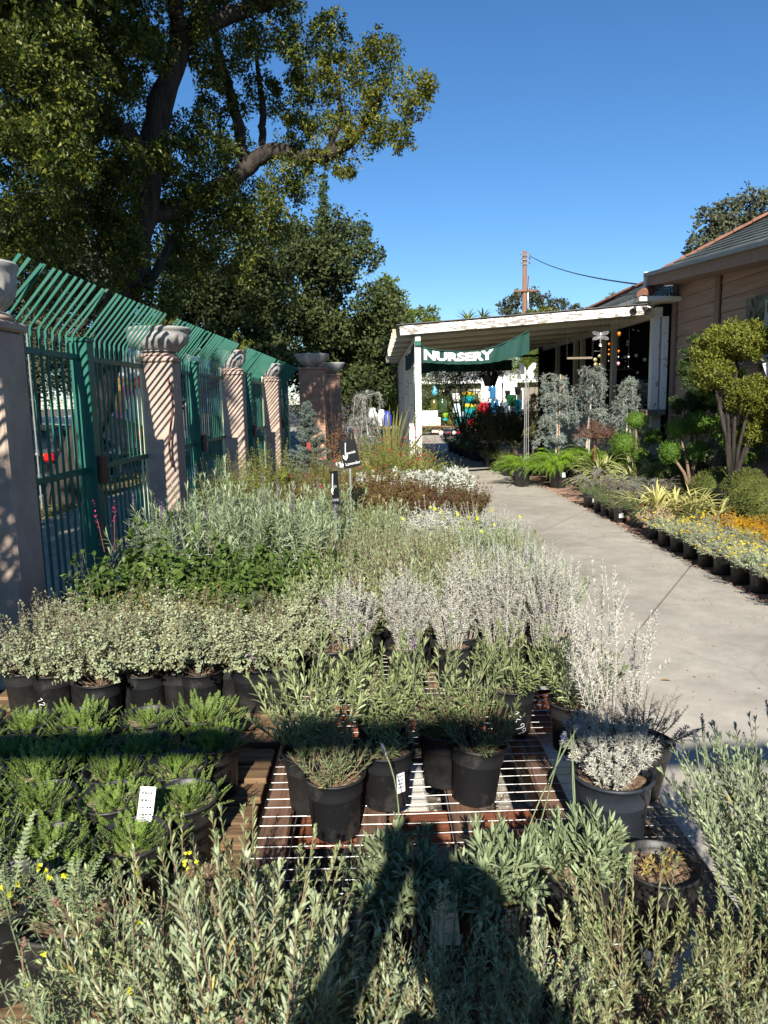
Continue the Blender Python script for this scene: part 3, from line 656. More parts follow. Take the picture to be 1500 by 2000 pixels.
# ================================================================ fence
PILX = -2.05 - .165
PY = [4.15, 7.65, 11.6, 15.85]
plab = ['pink stucco pillar nearest the camera at the left edge', 'pink stucco pillar striped by bar shadows, second from the camera', 'pink stucco pillar striped by shadows, third from the camera', 'pink stucco pillar beside the blue spruce, fourth from the camera']
ulab = ['cast stone urn on the nearest pillar, cut by the left edge', 'wide cast stone bowl on the second pillar with dry sprig', 'cast stone urn with yellow leaved plant on the third pillar', 'round cast stone urn on the fourth pillar']
SPR = bush(5, .16, .3, 26, .035, .022, 6, T_OVAL, [l_ygr, m_stemb, f_yel], 1.2)
def relief_bowl(R, H, seed, k=72, n=18, foot=.55, relief=.07):
    a = np.arange(k + 1) * 2 * pi / k; t = np.linspace(0, 1, n); pr = R * (foot + (1 - foot) * np.sin(t * pi / 2) ** .7); pr[-3:] *= [1.03, 1.06, 1.06]
    A, T = np.meshgrid(a, t, indexing='ij'); lobe = np.abs(np.sin(A * 6 + .5 * np.sin(5 * T))) ** .7 * np.sin(np.clip(T * 1.25, 0, 1) * pi) + .4 * np.sin(A * 20 + 6 * T) * np.sin(np.clip(T * 1.25, 0, 1) * pi)
    Rr = pr[None] * (1 + relief * lobe); g = grid(np.stack([Rr * np.cos(A), Rr * np.sin(A), T * H], -1)[::-1])
    lathe([(R * 1.06, H), (R * 1.0, H + .012), (R * .93, H), (R * .9, H * .85), (.01, H * .82)], k, 0, g); return g
for i, y in enumerate(PY):
    yc = y + .16; o = empty('fence_pillar', plab[i], 'pillar', (PILX, yc, 0), 0, 'pink pillars along the green fence')
    part('shaft', cbox((0, 0, .99), (.33, .32, 2.06), .012), [m_stucco], o)
    part('cap', cbox((0, 0, 2.05), (.37, .36, .055), .012), [m_stucco], o)
    lathe([(.01, 2.078), (.17, 2.078), (.185, 2.093), (.17, 2.11), (.15, 2.125), (.01, 2.126)], 32, 0, g := G()); part('collar', g, [m_stucco], o, True)
    u = empty('stone_urn', ulab[i], 'urn', (PILX, yc, 2.127), 0, 'stone urns on the pink pillars')
    wide = i in (1,); R, H = (.31, .23) if wide else (.21, .26)
    part('bowl', relief_bowl(R, H, i), [m_cast], u, True)
    lathe([(R * .4, 0), (R * .62, .0), (R * .62, .02), (R * .5, .03)], 32, 0, g := G()); part('foot', g, [m_cast], u, True)
    if i in (1, 2): ob('sprig', SPR, u, (.1, -.1, H - .02), i, (.55, .55, .45) if i == 1 else (1, 1, .8))
# bars
def barmesh(mat, bend=.3, up=.33):
    P = [(0, 0, .17), (0, 0, 2.13), (.012, 0, 2.155), (bend, 0, 2.155 + up)]; g = G(); s = .0085; V = []
    for x, y, z in P: V += [(x - s, y - s, z), (x + s, y - s, z), (x + s, y + s, z), (x - s, y + s, z)]
    V[-4:] = [(x - .006, y, z + (.006 if k in (0, 3) else -.006)) for k, (x, y, z) in enumerate(V[-4:])]
    F = [[4 * i + j, 4 * i + (j + 1) % 4, 4 * i + 4 + (j + 1) % 4, 4 * i + 4 + j] for i in range(3) for j in range(4)] + [[3, 2, 1, 0], [12, 13, 14, 15]]
    g.add(np.array(V), np.array(F[:4]), 1); g.f.append((np.array(F[4:]), 0)); return g.mesh('bar', [m_green, mat])
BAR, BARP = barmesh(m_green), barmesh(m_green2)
FX = PILX - .155
def fence(y0, y1, label, posty, nb):
    o = empty('fence_panel', label, 'fence', (FX, y0, 0), 0, 'green steel fence panels with bent bars'); L_ = y1 - y0
    for z, h in ((1.98, .045), (1.08, .045), (.19, .045)):
        part('rail', cbox((.0, L_ / 2, z), (.045, L_ - .006, h), .003), [m_green], o)
    if posty:
        py = posty - y0; pg = cbox((.02, py, 1.05), (.14, .14, 2.1), .006); part('post', pg, [m_green], o)
        part('post_cap', cbox((.02, py, 2.118), (.16, .16, .035), .008), [m_green], o)
        part('lock_box', cbox((.11, py + .03, 1.08), (.035, .13, .22), .006), [m_rust], o)
    for k in range(nb):
        y = .07 + (L_ - .12) * k / (nb - 1)
        if posty and abs(y - (posty - y0)) < .085: continue
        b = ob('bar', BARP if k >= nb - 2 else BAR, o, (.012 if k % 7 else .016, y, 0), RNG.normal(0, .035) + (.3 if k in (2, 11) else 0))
        b.rotation_euler.x = RNG.normal(0, .003)
    return o
fence(4.47, 7.65, 'green fence panel nearest the camera, bars bent at the top', 6.1, 27)
fence(7.97, 11.6, 'green fence panel between second and third pink pillars', 9.75, 30)
fence(11.92, 15.85, 'green fence panel between third and fourth pink pillars', 13.85, 32)
fence(16.17, 20.3, 'green fence panel running up to the brown gate pillar', 18.2, 32)
t = np.linspace(0, 1, 24); p0 = Vector((PILX + .14, 7.6, 1.86)); p1 = Vector((PILX + .08, 7.55, 1.0))
g = tube([(p0.x + .03 * math.sin(6 * a), p0.y - .03, p0.z - .9 * a) for a in t], .011, 6)
thing('hanging_cable', g, m_rust, 'brown cord hanging down in front of the second pillar', 'cable', smooth=True)
for i, (cx, cy, hz, wd, lab, blab) in enumerate([(-1.72, 20.6, 2.5, .68, 'tall brown stucco gate pillar with large bowl', 'large shallow grey bowl on the nearer brown pillar'), (-1.45, 24.5, 2.45, .62, 'further brown stucco gate pillar behind the first', 'pale shallow bowl on the further brown pillar')]):
    o = empty('gate_pillar', lab, 'pillar', (cx, cy, 0), 0, 'brown gate pillars'); part('shaft', cbox((0, 0, hz / 2 - .03), (wd, wd, hz - .06), .015), [m_stucco2], o)
    part('cap', cbox((0, 0, hz - .03), (wd + .08, wd + .08, .06), .015), [m_stucco2], o)
    R = .46; g = lathe([(.01, 0), (.16, 0), (.2, .05), (.3, .1), (.4, .2), (R, .32), (R + .015, .36), (R - .03, .36), (R - .06, .3), (.01, .27)], 40)
    thing('stone_bowl', g, m_cast, blab, 'bowl', 'shallow bowls on the brown pillars', True, loc=(cx, cy, hz + .002))
# ================================================================ pergola
pg = empty('pergola', 'white peeling timber pergola roof across the path', 'pergola', (.6, 12.6, 0))
XL, XR = .42, 4.5; zl, zr = 2.72, 2.98; slope = math.atan2(zr - zl, XR - XL); RY = Matrix.Rotation(-slope, 3, 'Y')
def roofz(x): return zl + (x - XL) * math.tan(slope)
def at_pg(v): return (v[0] - .6, v[1] - 12.6, v[2])
Lr = (XR - XL) / math.cos(slope); xm = (XL + XR) / 2
part('front_fascia', cbox(at_pg((xm, 12.6, roofz(xm))), (Lr, .045, .145), .004, rot=RY), [m_fascia], pg)
for k in range(13):
    y = 12.6 + .72 * (k + 1) - .25; part('rafter', cbox(at_pg((xm - .06, y, roofz(xm) - .006)), (Lr + .1, .05, .16), .004, rot=RY), [m_ceil if k % 2 == 0 else m_cream], pg)  # every other rafter a darker cream, shading lines put into the colour
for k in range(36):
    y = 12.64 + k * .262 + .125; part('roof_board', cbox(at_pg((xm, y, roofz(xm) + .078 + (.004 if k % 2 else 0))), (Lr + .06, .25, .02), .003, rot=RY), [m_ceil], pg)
part('roofing_felt', cbox(at_pg((xm, 17.3, roofz(xm) + .099)), (Lr + .12, 9.5, .012), .003, rot=RY), [m_tarwood], pg)
for k, y in enumerate((12.76, 15.2, 17.7, 20.2, 21.9)):
    part('post', cbox(at_pg((.72, y, 1.28)), (.105, .105, 2.56), .004), [m_white], pg)
    if k == 0: part('post_bracket', cbox(at_pg((.72, 12.68, 2.58)), (.1, .05, .2), .004), [m_green], pg)
part('post_skirt', cbox(at_pg((.62, 13.0, .45)), (.09, .02, .9), .003), [m_white], pg)
part('side_beam', cbox(at_pg((.72, 17.3, 2.6)), (.09, 9.3, .09), .004), [m_cream], pg)
part('back_fascia', cbox(at_pg((xm, 21.98, roofz(xm))), (Lr, .045, .17), .004, rot=RY), [m_white], pg)
# banner
def bpt(px, py, off=0): return aty(px, py, 12.72 + off)
ns = 46; tx = np.array([825, 850, 880, 910, 940, 970, 1000, 1020, 1034]); ty = np.array([678, 684, 687, 687.5, 685, 677, 664, 654, 646]); byy = np.array([707, 709, 711, 711, 710, 706, 699, 694, 689])
X = np.linspace(825, 1034, ns); top = np.interp(X, tx, ty); bot = np.interp(X, tx, byy) + 1.1 * np.abs(np.sin(X / 6.4))
def ripple(px, v): return .02 * math.sin(px / 9) * (.4 + v) + .012 * math.sin(px / 3.7 + 3 * v)
rows = [[bpt(x, a + (b - a) * v, ripple(x, v)) for x, a, b in zip(X, top, bot)] for v in np.linspace(0, 1, 7)]
back = [[p + Vector((0, .006, 0)) for p in r] for r in rows]
bn = empty('nursery_banner', 'green canvas banner reading NURSERY under the pergola', 'banner', bpt(825, 690)); org = bn.location.copy()
g = grid(np.array(rows) - np.array(org)); grid((np.array(back) - np.array(org))[::-1], 0, g); part('cloth', g, [m_canvas], bn, True)
g = tube([np.array(bpt(x, a - 1, -.004)) - np.array(org) for x, a in zip(X, top)], .012, 6); part('top_hem', g, [m_canvas], bn, True)
def textmesh(s, size=1, bold=.0):
    c = bpy.data.curves.new('lettering', 'FONT'); c.body = s; c.size = size; c.offset = bold; c.resolution_u = 3
    o = bpy.data.objects.new('lettering', c); COL.objects.link(o); dg = bpy.context.evaluated_depsgraph_get(); dg.update()
    me = bpy.data.meshes.new_from_object(o.evaluated_get(dg)); bpy.data.objects.remove(o); bpy.data.curves.remove(c); me.name = 'lettering'; return me
tm = textmesh('NURSERY', 1, .048); import bmesh as _bm
b = _bm.new(); b.from_mesh(tm); _bm.ops.triangulate(b, faces=b.faces[:]); _bm.ops.subdivide_edges(b, edges=[e for e in b.edges if e.calc_length() > .18], cuts=2); _bm.ops.triangulate(b, faces=b.faces[:]); b.to_mesh(tm); b.free()
co = np.array([v.co[:] for v in tm.vertices]); u = (co[:, 0] - co[:, 0].min()) / np.ptp(co[:, 0]); vv = (co[:, 1] - co[:, 1].min()) / np.ptp(co[:, 1])
for v, uu, w_ in zip(tm.vertices, u, vv):
    px = 828 + uu * 136; tb = np.interp(px, [828, 850, 895, 940, 964], [703, 704.5, 705.5, 704.5, 701.5]); tt_ = np.interp(px, [828, 840, 862, 895, 930, 950, 964], [681.5, 684, 687.5, 688.8, 687, 684, 681])
    f = (w_); py = tb + (tt_ - tb) * f; a = np.interp(px, tx, ty); bb_ = np.interp(px, tx, byy); v.co = bpt(px, py, ripple(px, (py - a) / (bb_ - a)) - .006) - org
tm.materials.append(m_letter); part('lettering', tm, None, bn)
part('side_flap', grid([[np.array((.655 + .012 * math.sin(y * 5), y, z1 - v * (.34 - .05 * math.sin((y - 12.7) / 4 * pi)))) - np.array(org) for y in np.linspace(12.68, 16.6, 22) for z1 in (2.56 - .1 * math.sin((y - 12.68) / 3.92 * pi),)] for v in (0, .33, .66, 1)]), [m_canvas], bn, True)
g = grid([[np.array(aty(x, 702 + 16 * math.sin((x - 820) / 190 * pi) * (.2) + v * 7 + (9 if x < 850 else 0) * (1 - (x - 820) / 30) - .0, 19.5 + .05 * math.sin(x / 5))) for x in np.linspace(822, 1000, 30)] for v in (0, 1, 2, 3)])
thing('back_valance', g, m_canvas, 'dark green cloth sagging across the back of the pergola', 'valance', smooth=True)
# ================================================================ shop building
WX = 5.0
sh = empty('shop_building', 'pink timber shop with slate grey roof on the right', 'building', (WX, 9, 0))
S_ = lambda v: (v[0] - WX, v[1] - 9, v[2])
y0, y1 = 4.0, 12.86
part('wall_core', box(S_((WX + 1.6, (y0 + y1) / 2, 1.78)), (3.0, y1 - y0 - .04, 3.56)), [m_sidtrim], sh)
nbd = 17
for k in range(nbd):
    z = .1 + k * .204
    for a, b_ in ((y0, 11.12), (11.34, 12.72)):
        tilt = Matrix.Rotation(.075, 3, 'Y'); part('siding_board', cbox(S_((WX + .085, (a + b_) / 2, z + .1)), (.018, b_ - a - .004, .199), .003, rot=tilt), [m_sid], sh)
for yy, ww in ((11.175, .05), (11.23, .05), (11.285, .05)): part('trim_board', cbox(S_((WX + .06, yy, 1.78)), (.03, ww - .004, 3.52), .004), [m_sidtrim], sh)
part('corner_trim', cbox(S_((WX + .05, 12.79, 1.78)), (.05, .12, 3.54), .005), [m_sidtrim], sh)
part('wall_rail', cbox(S_((WX + .03, 11.0, 1.52)), (.05, 3.6, .05), .005), [m_sidtrim], sh)
for k in range(4): part('wall_rail', cbox(S_((WX + .03, 11.9, 1.25)), (.04, 1.6, .03), .004), [m_sidtrim], sh) if k == 0 else None
# corner posts and porch
part('porch_post', cbox(S_((4.78, 12.92, 2.12)), (.13, .13, 1.56), .005), [m_white], sh); part('porch_post', cbox(S_((4.93, 12.9, 2.12)), (.11, .12, 1.56), .005), [m_white], sh)
part('porch_sill', cbox(S_((4.8, 12.96, 1.29)), (.34, .34, .1), .01), [m_grey], sh)
part('low_wall', box(S_((4.9, 17.6, .62)), (.16, 9.1, 1.24)), [m_cream], sh)
part('sill', cbox(S_((4.86, 17.7, 1.27)), (.22, 9.0, .05), .006), [m_grey], sh)
for y in (15.3, 16.0, 17.6, 18.2, 20.0, 22.0): part('mullion', cbox(S_((4.84, y, 2.1)), (.1, .13, 1.62), .005), [m_cream], sh)
part('rail_bar', cbox(S_((4.78, 17.5, 1.78)), (.035, 9.0, .035), .006), [m_white], sh)
part('porch_header', cbox(S_((4.8, 17.4, 2.97)), (.12, 9.2, .16), .006), [m_cream], sh)
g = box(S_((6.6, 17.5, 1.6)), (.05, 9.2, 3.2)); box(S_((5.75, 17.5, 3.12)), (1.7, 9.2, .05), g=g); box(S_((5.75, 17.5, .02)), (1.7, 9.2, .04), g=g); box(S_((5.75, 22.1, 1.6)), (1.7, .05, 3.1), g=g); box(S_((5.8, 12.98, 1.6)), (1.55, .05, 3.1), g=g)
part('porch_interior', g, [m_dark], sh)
for k in range(10):
    y = 13.6 + k * .85; part('shelf', cbox(S_((6.3, y, .9 + .45 * (k % 4))), (.5, .8, .025), .003), [m_cream], sh)
# main roof: slope facing the path, with shingle courses and tiled hip
E1, E2, E3 = Vector((4.58, 12.75, 3.56)), Vector((4.52, 8.55, 3.26)), Vector((4.5, 4.0, 3.0))
HV = Vector((1.41, -1.41, .735)); NC = 26
def eave(t): return E1.lerp(E2, t * 2) if t < .5 else E2.lerp(E3, t * 2 - 1)
def roofpt(t, s):        # s up the slope in metres of plan
    e = eave(t); hip = E1 + HV * (s / 1.41); p = e + Vector((s, 0, s * .521)); 
    return p if p.y < hip.y else Vector((p.x, hip.y, hip.z))
rs = np.random.RandomState(9)
for k in range(NC):
    s0, s1 = k * .14, (k + 1) * .14 + .03; A = []; ymax = 12.75 - s0
    g = G(); yy = 4.0 + rs.rand() * .1
    def ept(y): 
        t = (12.75 - y) / 4.2 * .5 if y > 8.55 else .5 + (8.55 - y) / 4.55 * .5
        return eave(min(max(t, 0), 1))
    while yy < ymax - .03:
        ye = min(yy + .3, ymax); lift = .006 + rs.rand() * .006
        p = [ept(yy) + Vector((s0, 0, s0 * .521 + lift + .012)), ept(ye - .006) + Vector((s0, 0, s0 * .521 + lift + .012)), ept(ye - .006) + Vector((s1, 0, s1 * .521 + .003)), ept(yy) + Vector((s1, 0, s1 * .521 + .003))]
        p = [np.array(S_(q)) for q in p]; dn = np.array([0, 0, -.014]); n0 = g.n
        g.add(np.array(p + [p[0] + dn, p[1] + dn]), np.array([[0, 3, 2, 1], [0, 1, 5, 4]])); yy = ye
    part('shingle_course', g, [m_shing], sh)
g = grid([[np.array(S_(ept(y) + Vector((s, 0, s * .521 - .02)))) for y in (4, 6, 8.55, 10, max(12.75 - s, 10.1))] for s in (0, .8, 1.6, 2.6)]); part('roof_deck', g, [m_tarwood], sh)
for k in range(16):                                  # hip tiles
    a = E1 + HV * (k * .19 / 1.41); d = HV.normalized(); L_ = .3; u = Vector((0, 0, 1)); s = d.cross(u).normalized(); n_ = s.cross(d)
    an = np.linspace(-.2, pi + .2, 9); rr = .05
    P = [[np.array(S_(a + d * q * L_ + (s * math.cos(x) * (rr - .012 * q) + n_ * math.sin(x) * (rr - .012 * q)) - n_ * .03)) for x in an] for q in (0, 1)]
    g = grid(P); grid(np.array([[p_ * 1.0 + np.array(d) * .0 - (p_ - p_.mean()) * 0 for p_ in P[0]], [np.array(S_(a - n_ * .02))] * 9]), 0, g); part('ridge_tile', g, [m_tile], sh, True)
part('eave_fascia', beam(S_(E1 + Vector((0, 0, -.09))), S_(E2 + Vector((0, 0, -.09))), .045, .17), [m_sidtrim], sh)
part('eave_fascia', beam(S_(E2 + Vector((0, 0, -.09))), S_(E3 + Vector((0, 0, -.09))), .045, .17), [m_sidtrim], sh)
part('gutter', beam(S_(E1 + Vector((-.06, -.02, .0))), S_(E2 + Vector((-.06, 0, .0))), .07, .06), [m_steel], sh); part('gutter', beam(S_(E2 + Vector((-.06, 0, 0))), S_(E3 + Vector((-.06, 0, 0))), .07, .06), [m_steel], sh)
part('fascia_end', cbox(S_(E1 + Vector((0, .05, -.09))), (.12, .05, .3), .006), [m_white], sh)
part('soffit', grid([[np.array(S_(E1 + Vector((.02, 0, -.17)))), np.array(S_(E3 + Vector((.02, 0, -.17))))], [np.array(S_(Vector((WX + .1, 12.75, 3.4)))), np.array(S_(Vector((WX + .1, 4.0, 2.84))))]]), [m_sidtrim], sh)
# lower hip roofs over the porch
def roofpiece(A, B, C, D, nc, name='lower_roof'):
    A, B, C, D = [np.array(S_(Vector(q))) for q in (A, B, C, D)]; g = G()
    for k in range(nc):
        t0, t1 = k / nc, (k + 1.2) / nc; a, b_ = A + (D - A) * t0, B + (C - B) * t0; c, d = B + (C - B) * min(1, t1), A + (D - A) * min(1, t1); m_ = 10; up = np.array([0, 0, .016])
        for i in range(m_):
            p = [a + (b_ - a) * i / m_ + up, a + (b_ - a) * (i + .97) / m_ + up, d + (c - d) * (i + .97) / m_ + up * .2, d + (c - d) * i / m_ + up * .2]; g.add(np.array(p + [p[0] - up, p[1] - up]), np.array([[0, 3, 2, 1], [0, 1, 5, 4]]))
    part(name, g, [m_shing], sh)
roofpiece((4.4, 22, 3.2), (4.42, 12.62, 3.2), (5.15, 13.35, 3.56), (5.15, 18, 3.72), 7)
roofpiece((4.42, 12.62, 3.2), (5.08, 12.62, 3.2), (5.16, 13.3, 3.55), (5.14, 13.34, 3.56), 6)
roofpiece((4.95, 20, 3.5), (4.95, 13.4, 3.5), (5.6, 14.05, 3.85), (5.6, 18, 3.9), 6)
part('lower_fascia', cbox(S_((4.75, 12.6, 3.16)), (.72, .03, .07), .004), [m_white], sh); part('lower_fascia', cbox(S_((4.4, 17.3, 3.16)), (.03, 9.4, .07), .004), [m_cream], sh)
part('lower_soffit', box(S_((4.74, 17.3, 3.12)), (.66, 9.36, .012)), [m_cream], sh)
def tiles(p0, p1, n_, rr=.09, wide=1.0):
    p0, p1 = Vector(p0), Vector(p1); d = (p1 - p0).normalized(); st = (p1 - p0) / n_; u = Vector((0, 0, 1)); s = d.cross(u).normalized(); nn = s.cross(d); an = np.linspace(-.1, pi + .1, 9)
    for k in range(n_):
        a = p0 + st * k; P = [[np.array(S_(a + st * 1.25 * q + (s * math.cos(x) + nn * math.sin(x)) * (rr - .012 * q) - nn * .02)) for x in an] for q in (0, 1)]
        g = grid(P); grid(np.array([P[0], [np.array(S_(a))] * 9]), 0, g); part('ridge_tile', g, [m_tile], sh, True)
tiles((4.44, 12.6, 3.23), (5.1, 13.3, 3.57), 2, .11); tiles((4.95, 19.8, 3.55), (5.58, 14.1, 3.9), 16, .06); tiles((4.42, 21.8, 3.28), (5.12, 15.2, 3.7), 18, .06)
# flood lights
fl = empty('security_light', 'pair of black flood lights at the pergola corner', 'lamp', (4.45, 12.5, 3.02)); part('arm', tube([(.16, 0, .02), (.08, -.05, -.02), (0, -.08, 0)], .012, 8), [m_white], fl, True)
for dx, rz_ in ((-.06, .4), (-.2, -.5)):
    g = lathe([(.01, 0), (.03, .0), (.035, .05), (.06, .11), (.062, .12), (.055, .118), (.01, .11)], 16).tf(Matrix.Translation((dx, -.09, -.03)) @ Matrix.Rotation(2.2, 4, 'X') @ Matrix.Rotation(rz_, 4, 'Y')); part('lamp_head', g, [m_blk], fl, True)
# poster on the wall
py_ = 9.9; po = empty('wall_poster', 'framed plant food poster hanging on the pink wall', 'poster', (4.985, 9.55, 1.95))
# corners from the photograph: left edge px 1455 -> Y 10.1 ; hung flat on the wall
YL = 10.16; zt, zb = 2.83, 1.95; o0 = np.array(po.location)
def PW(y, z, x=0): return np.array((4.975 - x, y, z)) - o0
part('backing', box(PW(YL - .7, (zt + zb) / 2, -.0), (.012, 1.4, zt - zb)), [M('poster_print', (.07, .085, .06), .5, var=.9, scale=7, bump=0, c2=(.2, .19, .16))], po)
part('text_panel', box(PW(YL - .95, (zt + zb) / 2 - .02, .008), (.004, .9, zt - zb - .1)), [M('pale_panel', (.3, .36, .34), .5, var=.1)], po)
a = np.linspace(0, 2 * pi, 25)[:-1]; g = G(); n0 = [PW(YL - .28 - .125 * math.cos(x), 2.37 + .13 * math.sin(x), .008) for x in a] + [PW(YL - .28, 2.37, .008)]; g.add(np.array(n0), np.array([[i, (i + 1) % 24, 24] for i in range(24)])); part('round_emblem', g, [M('emblem_pink', (.42, .22, .18), .5, var=.1)], po)
def walltext(s, y, z, h, mat, x=.012):
    me = textmesh(s, 1, .01); co = np.array([v.co[:] for v in me.vertices]); w0 = co[:, 0].min()
    for v in me.vertices: v.co = PW(y - (v.co.x - w0) * h, z + v.co.y * h, x)
    me.materials.append(mat); part('lettering', me, None, po)
walltext('G&B', YL - .2, 2.33, .1, m_ink); walltext('Fe', YL - .56, 2.6, .17, m_ink)
g = G(); rs = np.random.RandomState(2)
for i in range(7): box(PW(YL - .72 - rs.rand() * .05, 2.36 - i * .055, .0115), (.002, .2 + rs.rand() * .12, .02), g=g)
part('text_line', g, [m_ink], po)
g = G(); n = 60; P = np.array([PW(YL - rs.uniform(.04, .5), rs.uniform(2.0, 2.8), .009) for _ in range(n)]); d = np.stack([np.zeros(n), rs.normal(size=n), rs.normal(size=n) + 1], -1); inst(g, T_DIA, P, d, [[-1, 0, .02]], rs.uniform(.08, .2, n), .03); part('leaf_print', g, [l_lav], po)
# ================================================================ utility pole
up = empty('utility_pole', 'brown timber utility pole with crossarms behind the pergola', 'pole', (aty(1024, 700, 45).x, 45, 0)); ux = up.location.x
part('pole', tube([(0, 0, 0), (-.02, 0, 10.0)], [.16, .125], 12), [m_polew], up, True)
part('crossarm', cbox((0, -.16, 7.75), (1.35, .1, .12), .01), [m_polew], up)
for z in (9.75, 9.5, 9.25):
    part('pin_arm', cbox((0, -.16, z), (.5, .05, .05), .006), [m_steel], up)
    for s in (-1, 1): part('insulator', lathe([(.01, 0), (.05, 0), (.06, .05), (.03, .1), (.01, .12)], 10, c=(s * .23, -.16, z + .03)), [m_steel], up, True)
part('riser_pipe', tube([(.17, -.1, 5.5), (.17, -.1, 8.6)], .05, 8), [m_silver], up, True)
wi = []
def sag(p0, p1, s, n=24):
    t = np.linspace(0, 1, n)[:, None]; P = np.array(p0) * (1 - t) + np.array(p1) * t; P[:, 2] -= s * 4 * (t * (1 - t))[:, 0]; return P
for q, (a, b_, s) in enumerate([((ux + .25, 45, 9.75), tuple(aty(1253, 556, 18)), .22), ((ux + .2, 45, 6.6), tuple(aty(1180, 608, 25)), .15), ((ux + .2, 45, 6.2), tuple(aty(1150, 612, 30)), .2)]):
    thing('overhead_wire', tube(sag(a, b_, s), .02 if q == 0 else .013, 5), m_cable, ['twisted black service wire from pole top to shop roof', 'upper thin wire running low from pole to shop', 'lower thin wire running low from pole to shop'][q], 'wire', 'wires from the utility pole', True)
# ================================================================ trees
def pl3(pts):                # (px,py,Y) list -> places
    return [np.array(aty(*p)) for p in pts]
def smooth(P, r, n=28):
    P = np.array(P); r = np.array(r); k = np.linspace(0, 1, len(P)); t = np.linspace(0, 1, n)
    Q = np.stack([np.interp(t, k, P[:, i]) for i in range(3)], -1)
    for _ in range(3): Q[1:-1] = (Q[:-2] + 2 * Q[1:-1] + Q[2:]) / 4
    return Q, np.interp(t, k, r)
def limb(g, pts, r, k=10, wob=.0, rs=None):
    Q, rr = smooth(pl3(pts), r); rs = rs or RNG
    Q[1:-1] += rs.normal(0, 1, (len(Q) - 2, 3)) * rr[1:-1, None] * .12; n0 = g.n; tube(Q, rr * (1 + rs.normal(0, .04, len(rr))), k, 0, g); return Q
rs = np.random.RandomState(21)
bt = empty('camphor_tree', 'huge leaning street tree with dark trunk behind the fence', 'tree', aty(140, 985, 12.7)); bt.location.z = -.06; B0 = np.array(bt.location)
g = G()
TR = limb(g, [(128, 1000, 12.7), (150, 930, 12.75), (178, 820, 12.8), (205, 700, 12.8), (236, 610, 12.8), (268, 500, 12.8), (284, 400, 12.8), (290, 320, 12.8), (302, 240, 12.8), (330, 150, 12.8), (352, 90, 12.9), (400, 20, 13.2), (440, -70, 13.5)], [.43, .34, .29, .26, .245, .235, .225, .215, .2, .18, .16, .13, .08], 18, rs=rs)
for pts, r in [([(352, 90, 12.9), (345, 30, 12.5), (330, -60, 12)], [.15, .12, .08]), ([(285, 300, 12.8), (225, 245, 12.3), (190, 215, 12), (130, 180, 11.5), (60, 60, 11)], [.17, .15, .14, .1, .05]), ([(290, 330, 12.8), (200, 332, 12.2), (130, 318, 11.6), (60, 306, 11), (-20, 285, 10.5)], [.13, .11, .1, .08, .05]), ([(230, 160, 11.6), (150, 90, 11), (90, 20, 10.5)], [.1, .09, .06]),
    ([(355, 80, 12.9), (420, 40, 13), (520, 6, 13.2), (640, -40, 13.4)], [.15, .14, .11, .06]),
    ([(285, 420, 12.9), (380, 400, 13.6), (474, 336, 14.2), (500, 306, 14.3), (540, 290, 14.2), (600, 317, 14), (655, 297, 13.8), (696, 270, 13.6), (740, 200, 13.4)], [.16, .16, .15, .15, .14, .13, .11, .09, .04]), ([(476, 330, 14.2), (468, 250, 14.2), (448, 175, 14.1), (420, 78, 14), (410, 20, 14)], [.1, .1, .09, .07, .04]), ([(512, 285, 14.3), (514, 210, 14.2), (500, 110, 14.2)], [.07, .06, .03]), ([(640, 300, 13.9), (665, 230, 13.7), (660, 150, 13.6)], [.06, .05, .02]), ([(290, 560, 12.7), (330, 480, 13.5), (350, 430, 14)], [.08, .06, .03])]:
    limb(g, pts, r, 9, rs=rs)
g.tf(Matrix.Translation(-bt.location)); part('trunk', g, [m_bark], bt, True)
A = [(60, 60, 11, 115), (190, 50, 12, 105), (310, 20, 12.5, 95), (50, 200, 10.5, 120), (170, 200, 12, 95), (50, 340, 10.5, 115), (165, 350, 12, 95), (70, 450, 11, 90), (180, 440, 12.2, 80), (395, 330, 13.5, 80), (400, 420, 14, 85), (340, 380, 13.5, 70), (240, 470, 12, 55), (235, 520, 12, 45), (215, 410, 11.9, 60), (460, 470, 14.4, 80), (540, 400, 14.5, 70), (580, 335, 14, 45), (255, 110, 11.8, 70), (450, 60, 13.5, 75), (540, 50, 13.5, 70), (430, 190, 14, 45), (515, 190, 14.3, 45), (380, 250, 13.6, 50), (450, 280, 14.2, 42), (590, 120, 13.9, 62), (640, 70, 13.8, 48), (610, 210, 14, 55), (575, 260, 14.2, 40), (400, 130, 13.2, 40),
     (300, 580, 13, 55), (360, 520, 14, 55), (130, 560, 13.5, 70), (200, 600, 14, 50), (320, 460, 14.5, 70), (430, 370, 14.8, 70), (500, 430, 15, 70), (120, 40, 13, 90), (250, 200, 14, 60), (100, 250, 13.5, 100), (60, 530, 13, 80), (250, 330, 11.6, 50), (110, 120, 9.5, 90), (110, 280, 9.5, 80), (330, 300, 12, 40)]
B = [(735, 125, 13.4, 58), (765, 205, 13.3, 62), (695, 205, 13.6, 58), (808, 182, 13.2, 44), (705, 268, 13.5, 46), (785, 265, 13.3, 32), (740, 92, 13.5, 34), (640, 290, 13.8, 40), (672, 332, 13.8, 24), (830, 165, 13.2, 22), (660, 150, 13.7, 45)]
g = G(); g2 = G()
for px, py, Y, r in A:
    c = np.array(aty(px, py, Y)); R = r * Y / 1450
    cloud(g, rs, c, (R, R * 1.1, R), int(950 * (r / 60) ** 2 * 1.9) + 480, .074, .036, 0, sub=int(14 + r * .28), droop=.45)
for px, py, Y, r in B:
    c = np.array(aty(px, py, Y)); R = r * Y / 1450
    cloud(g2, rs, c, (R, R * 1.2, R), int(1150 * (r / 60) ** 2 * 1.0) + 260, .075, .035, 0, sub=int(16 + r * .35), droop=.35)
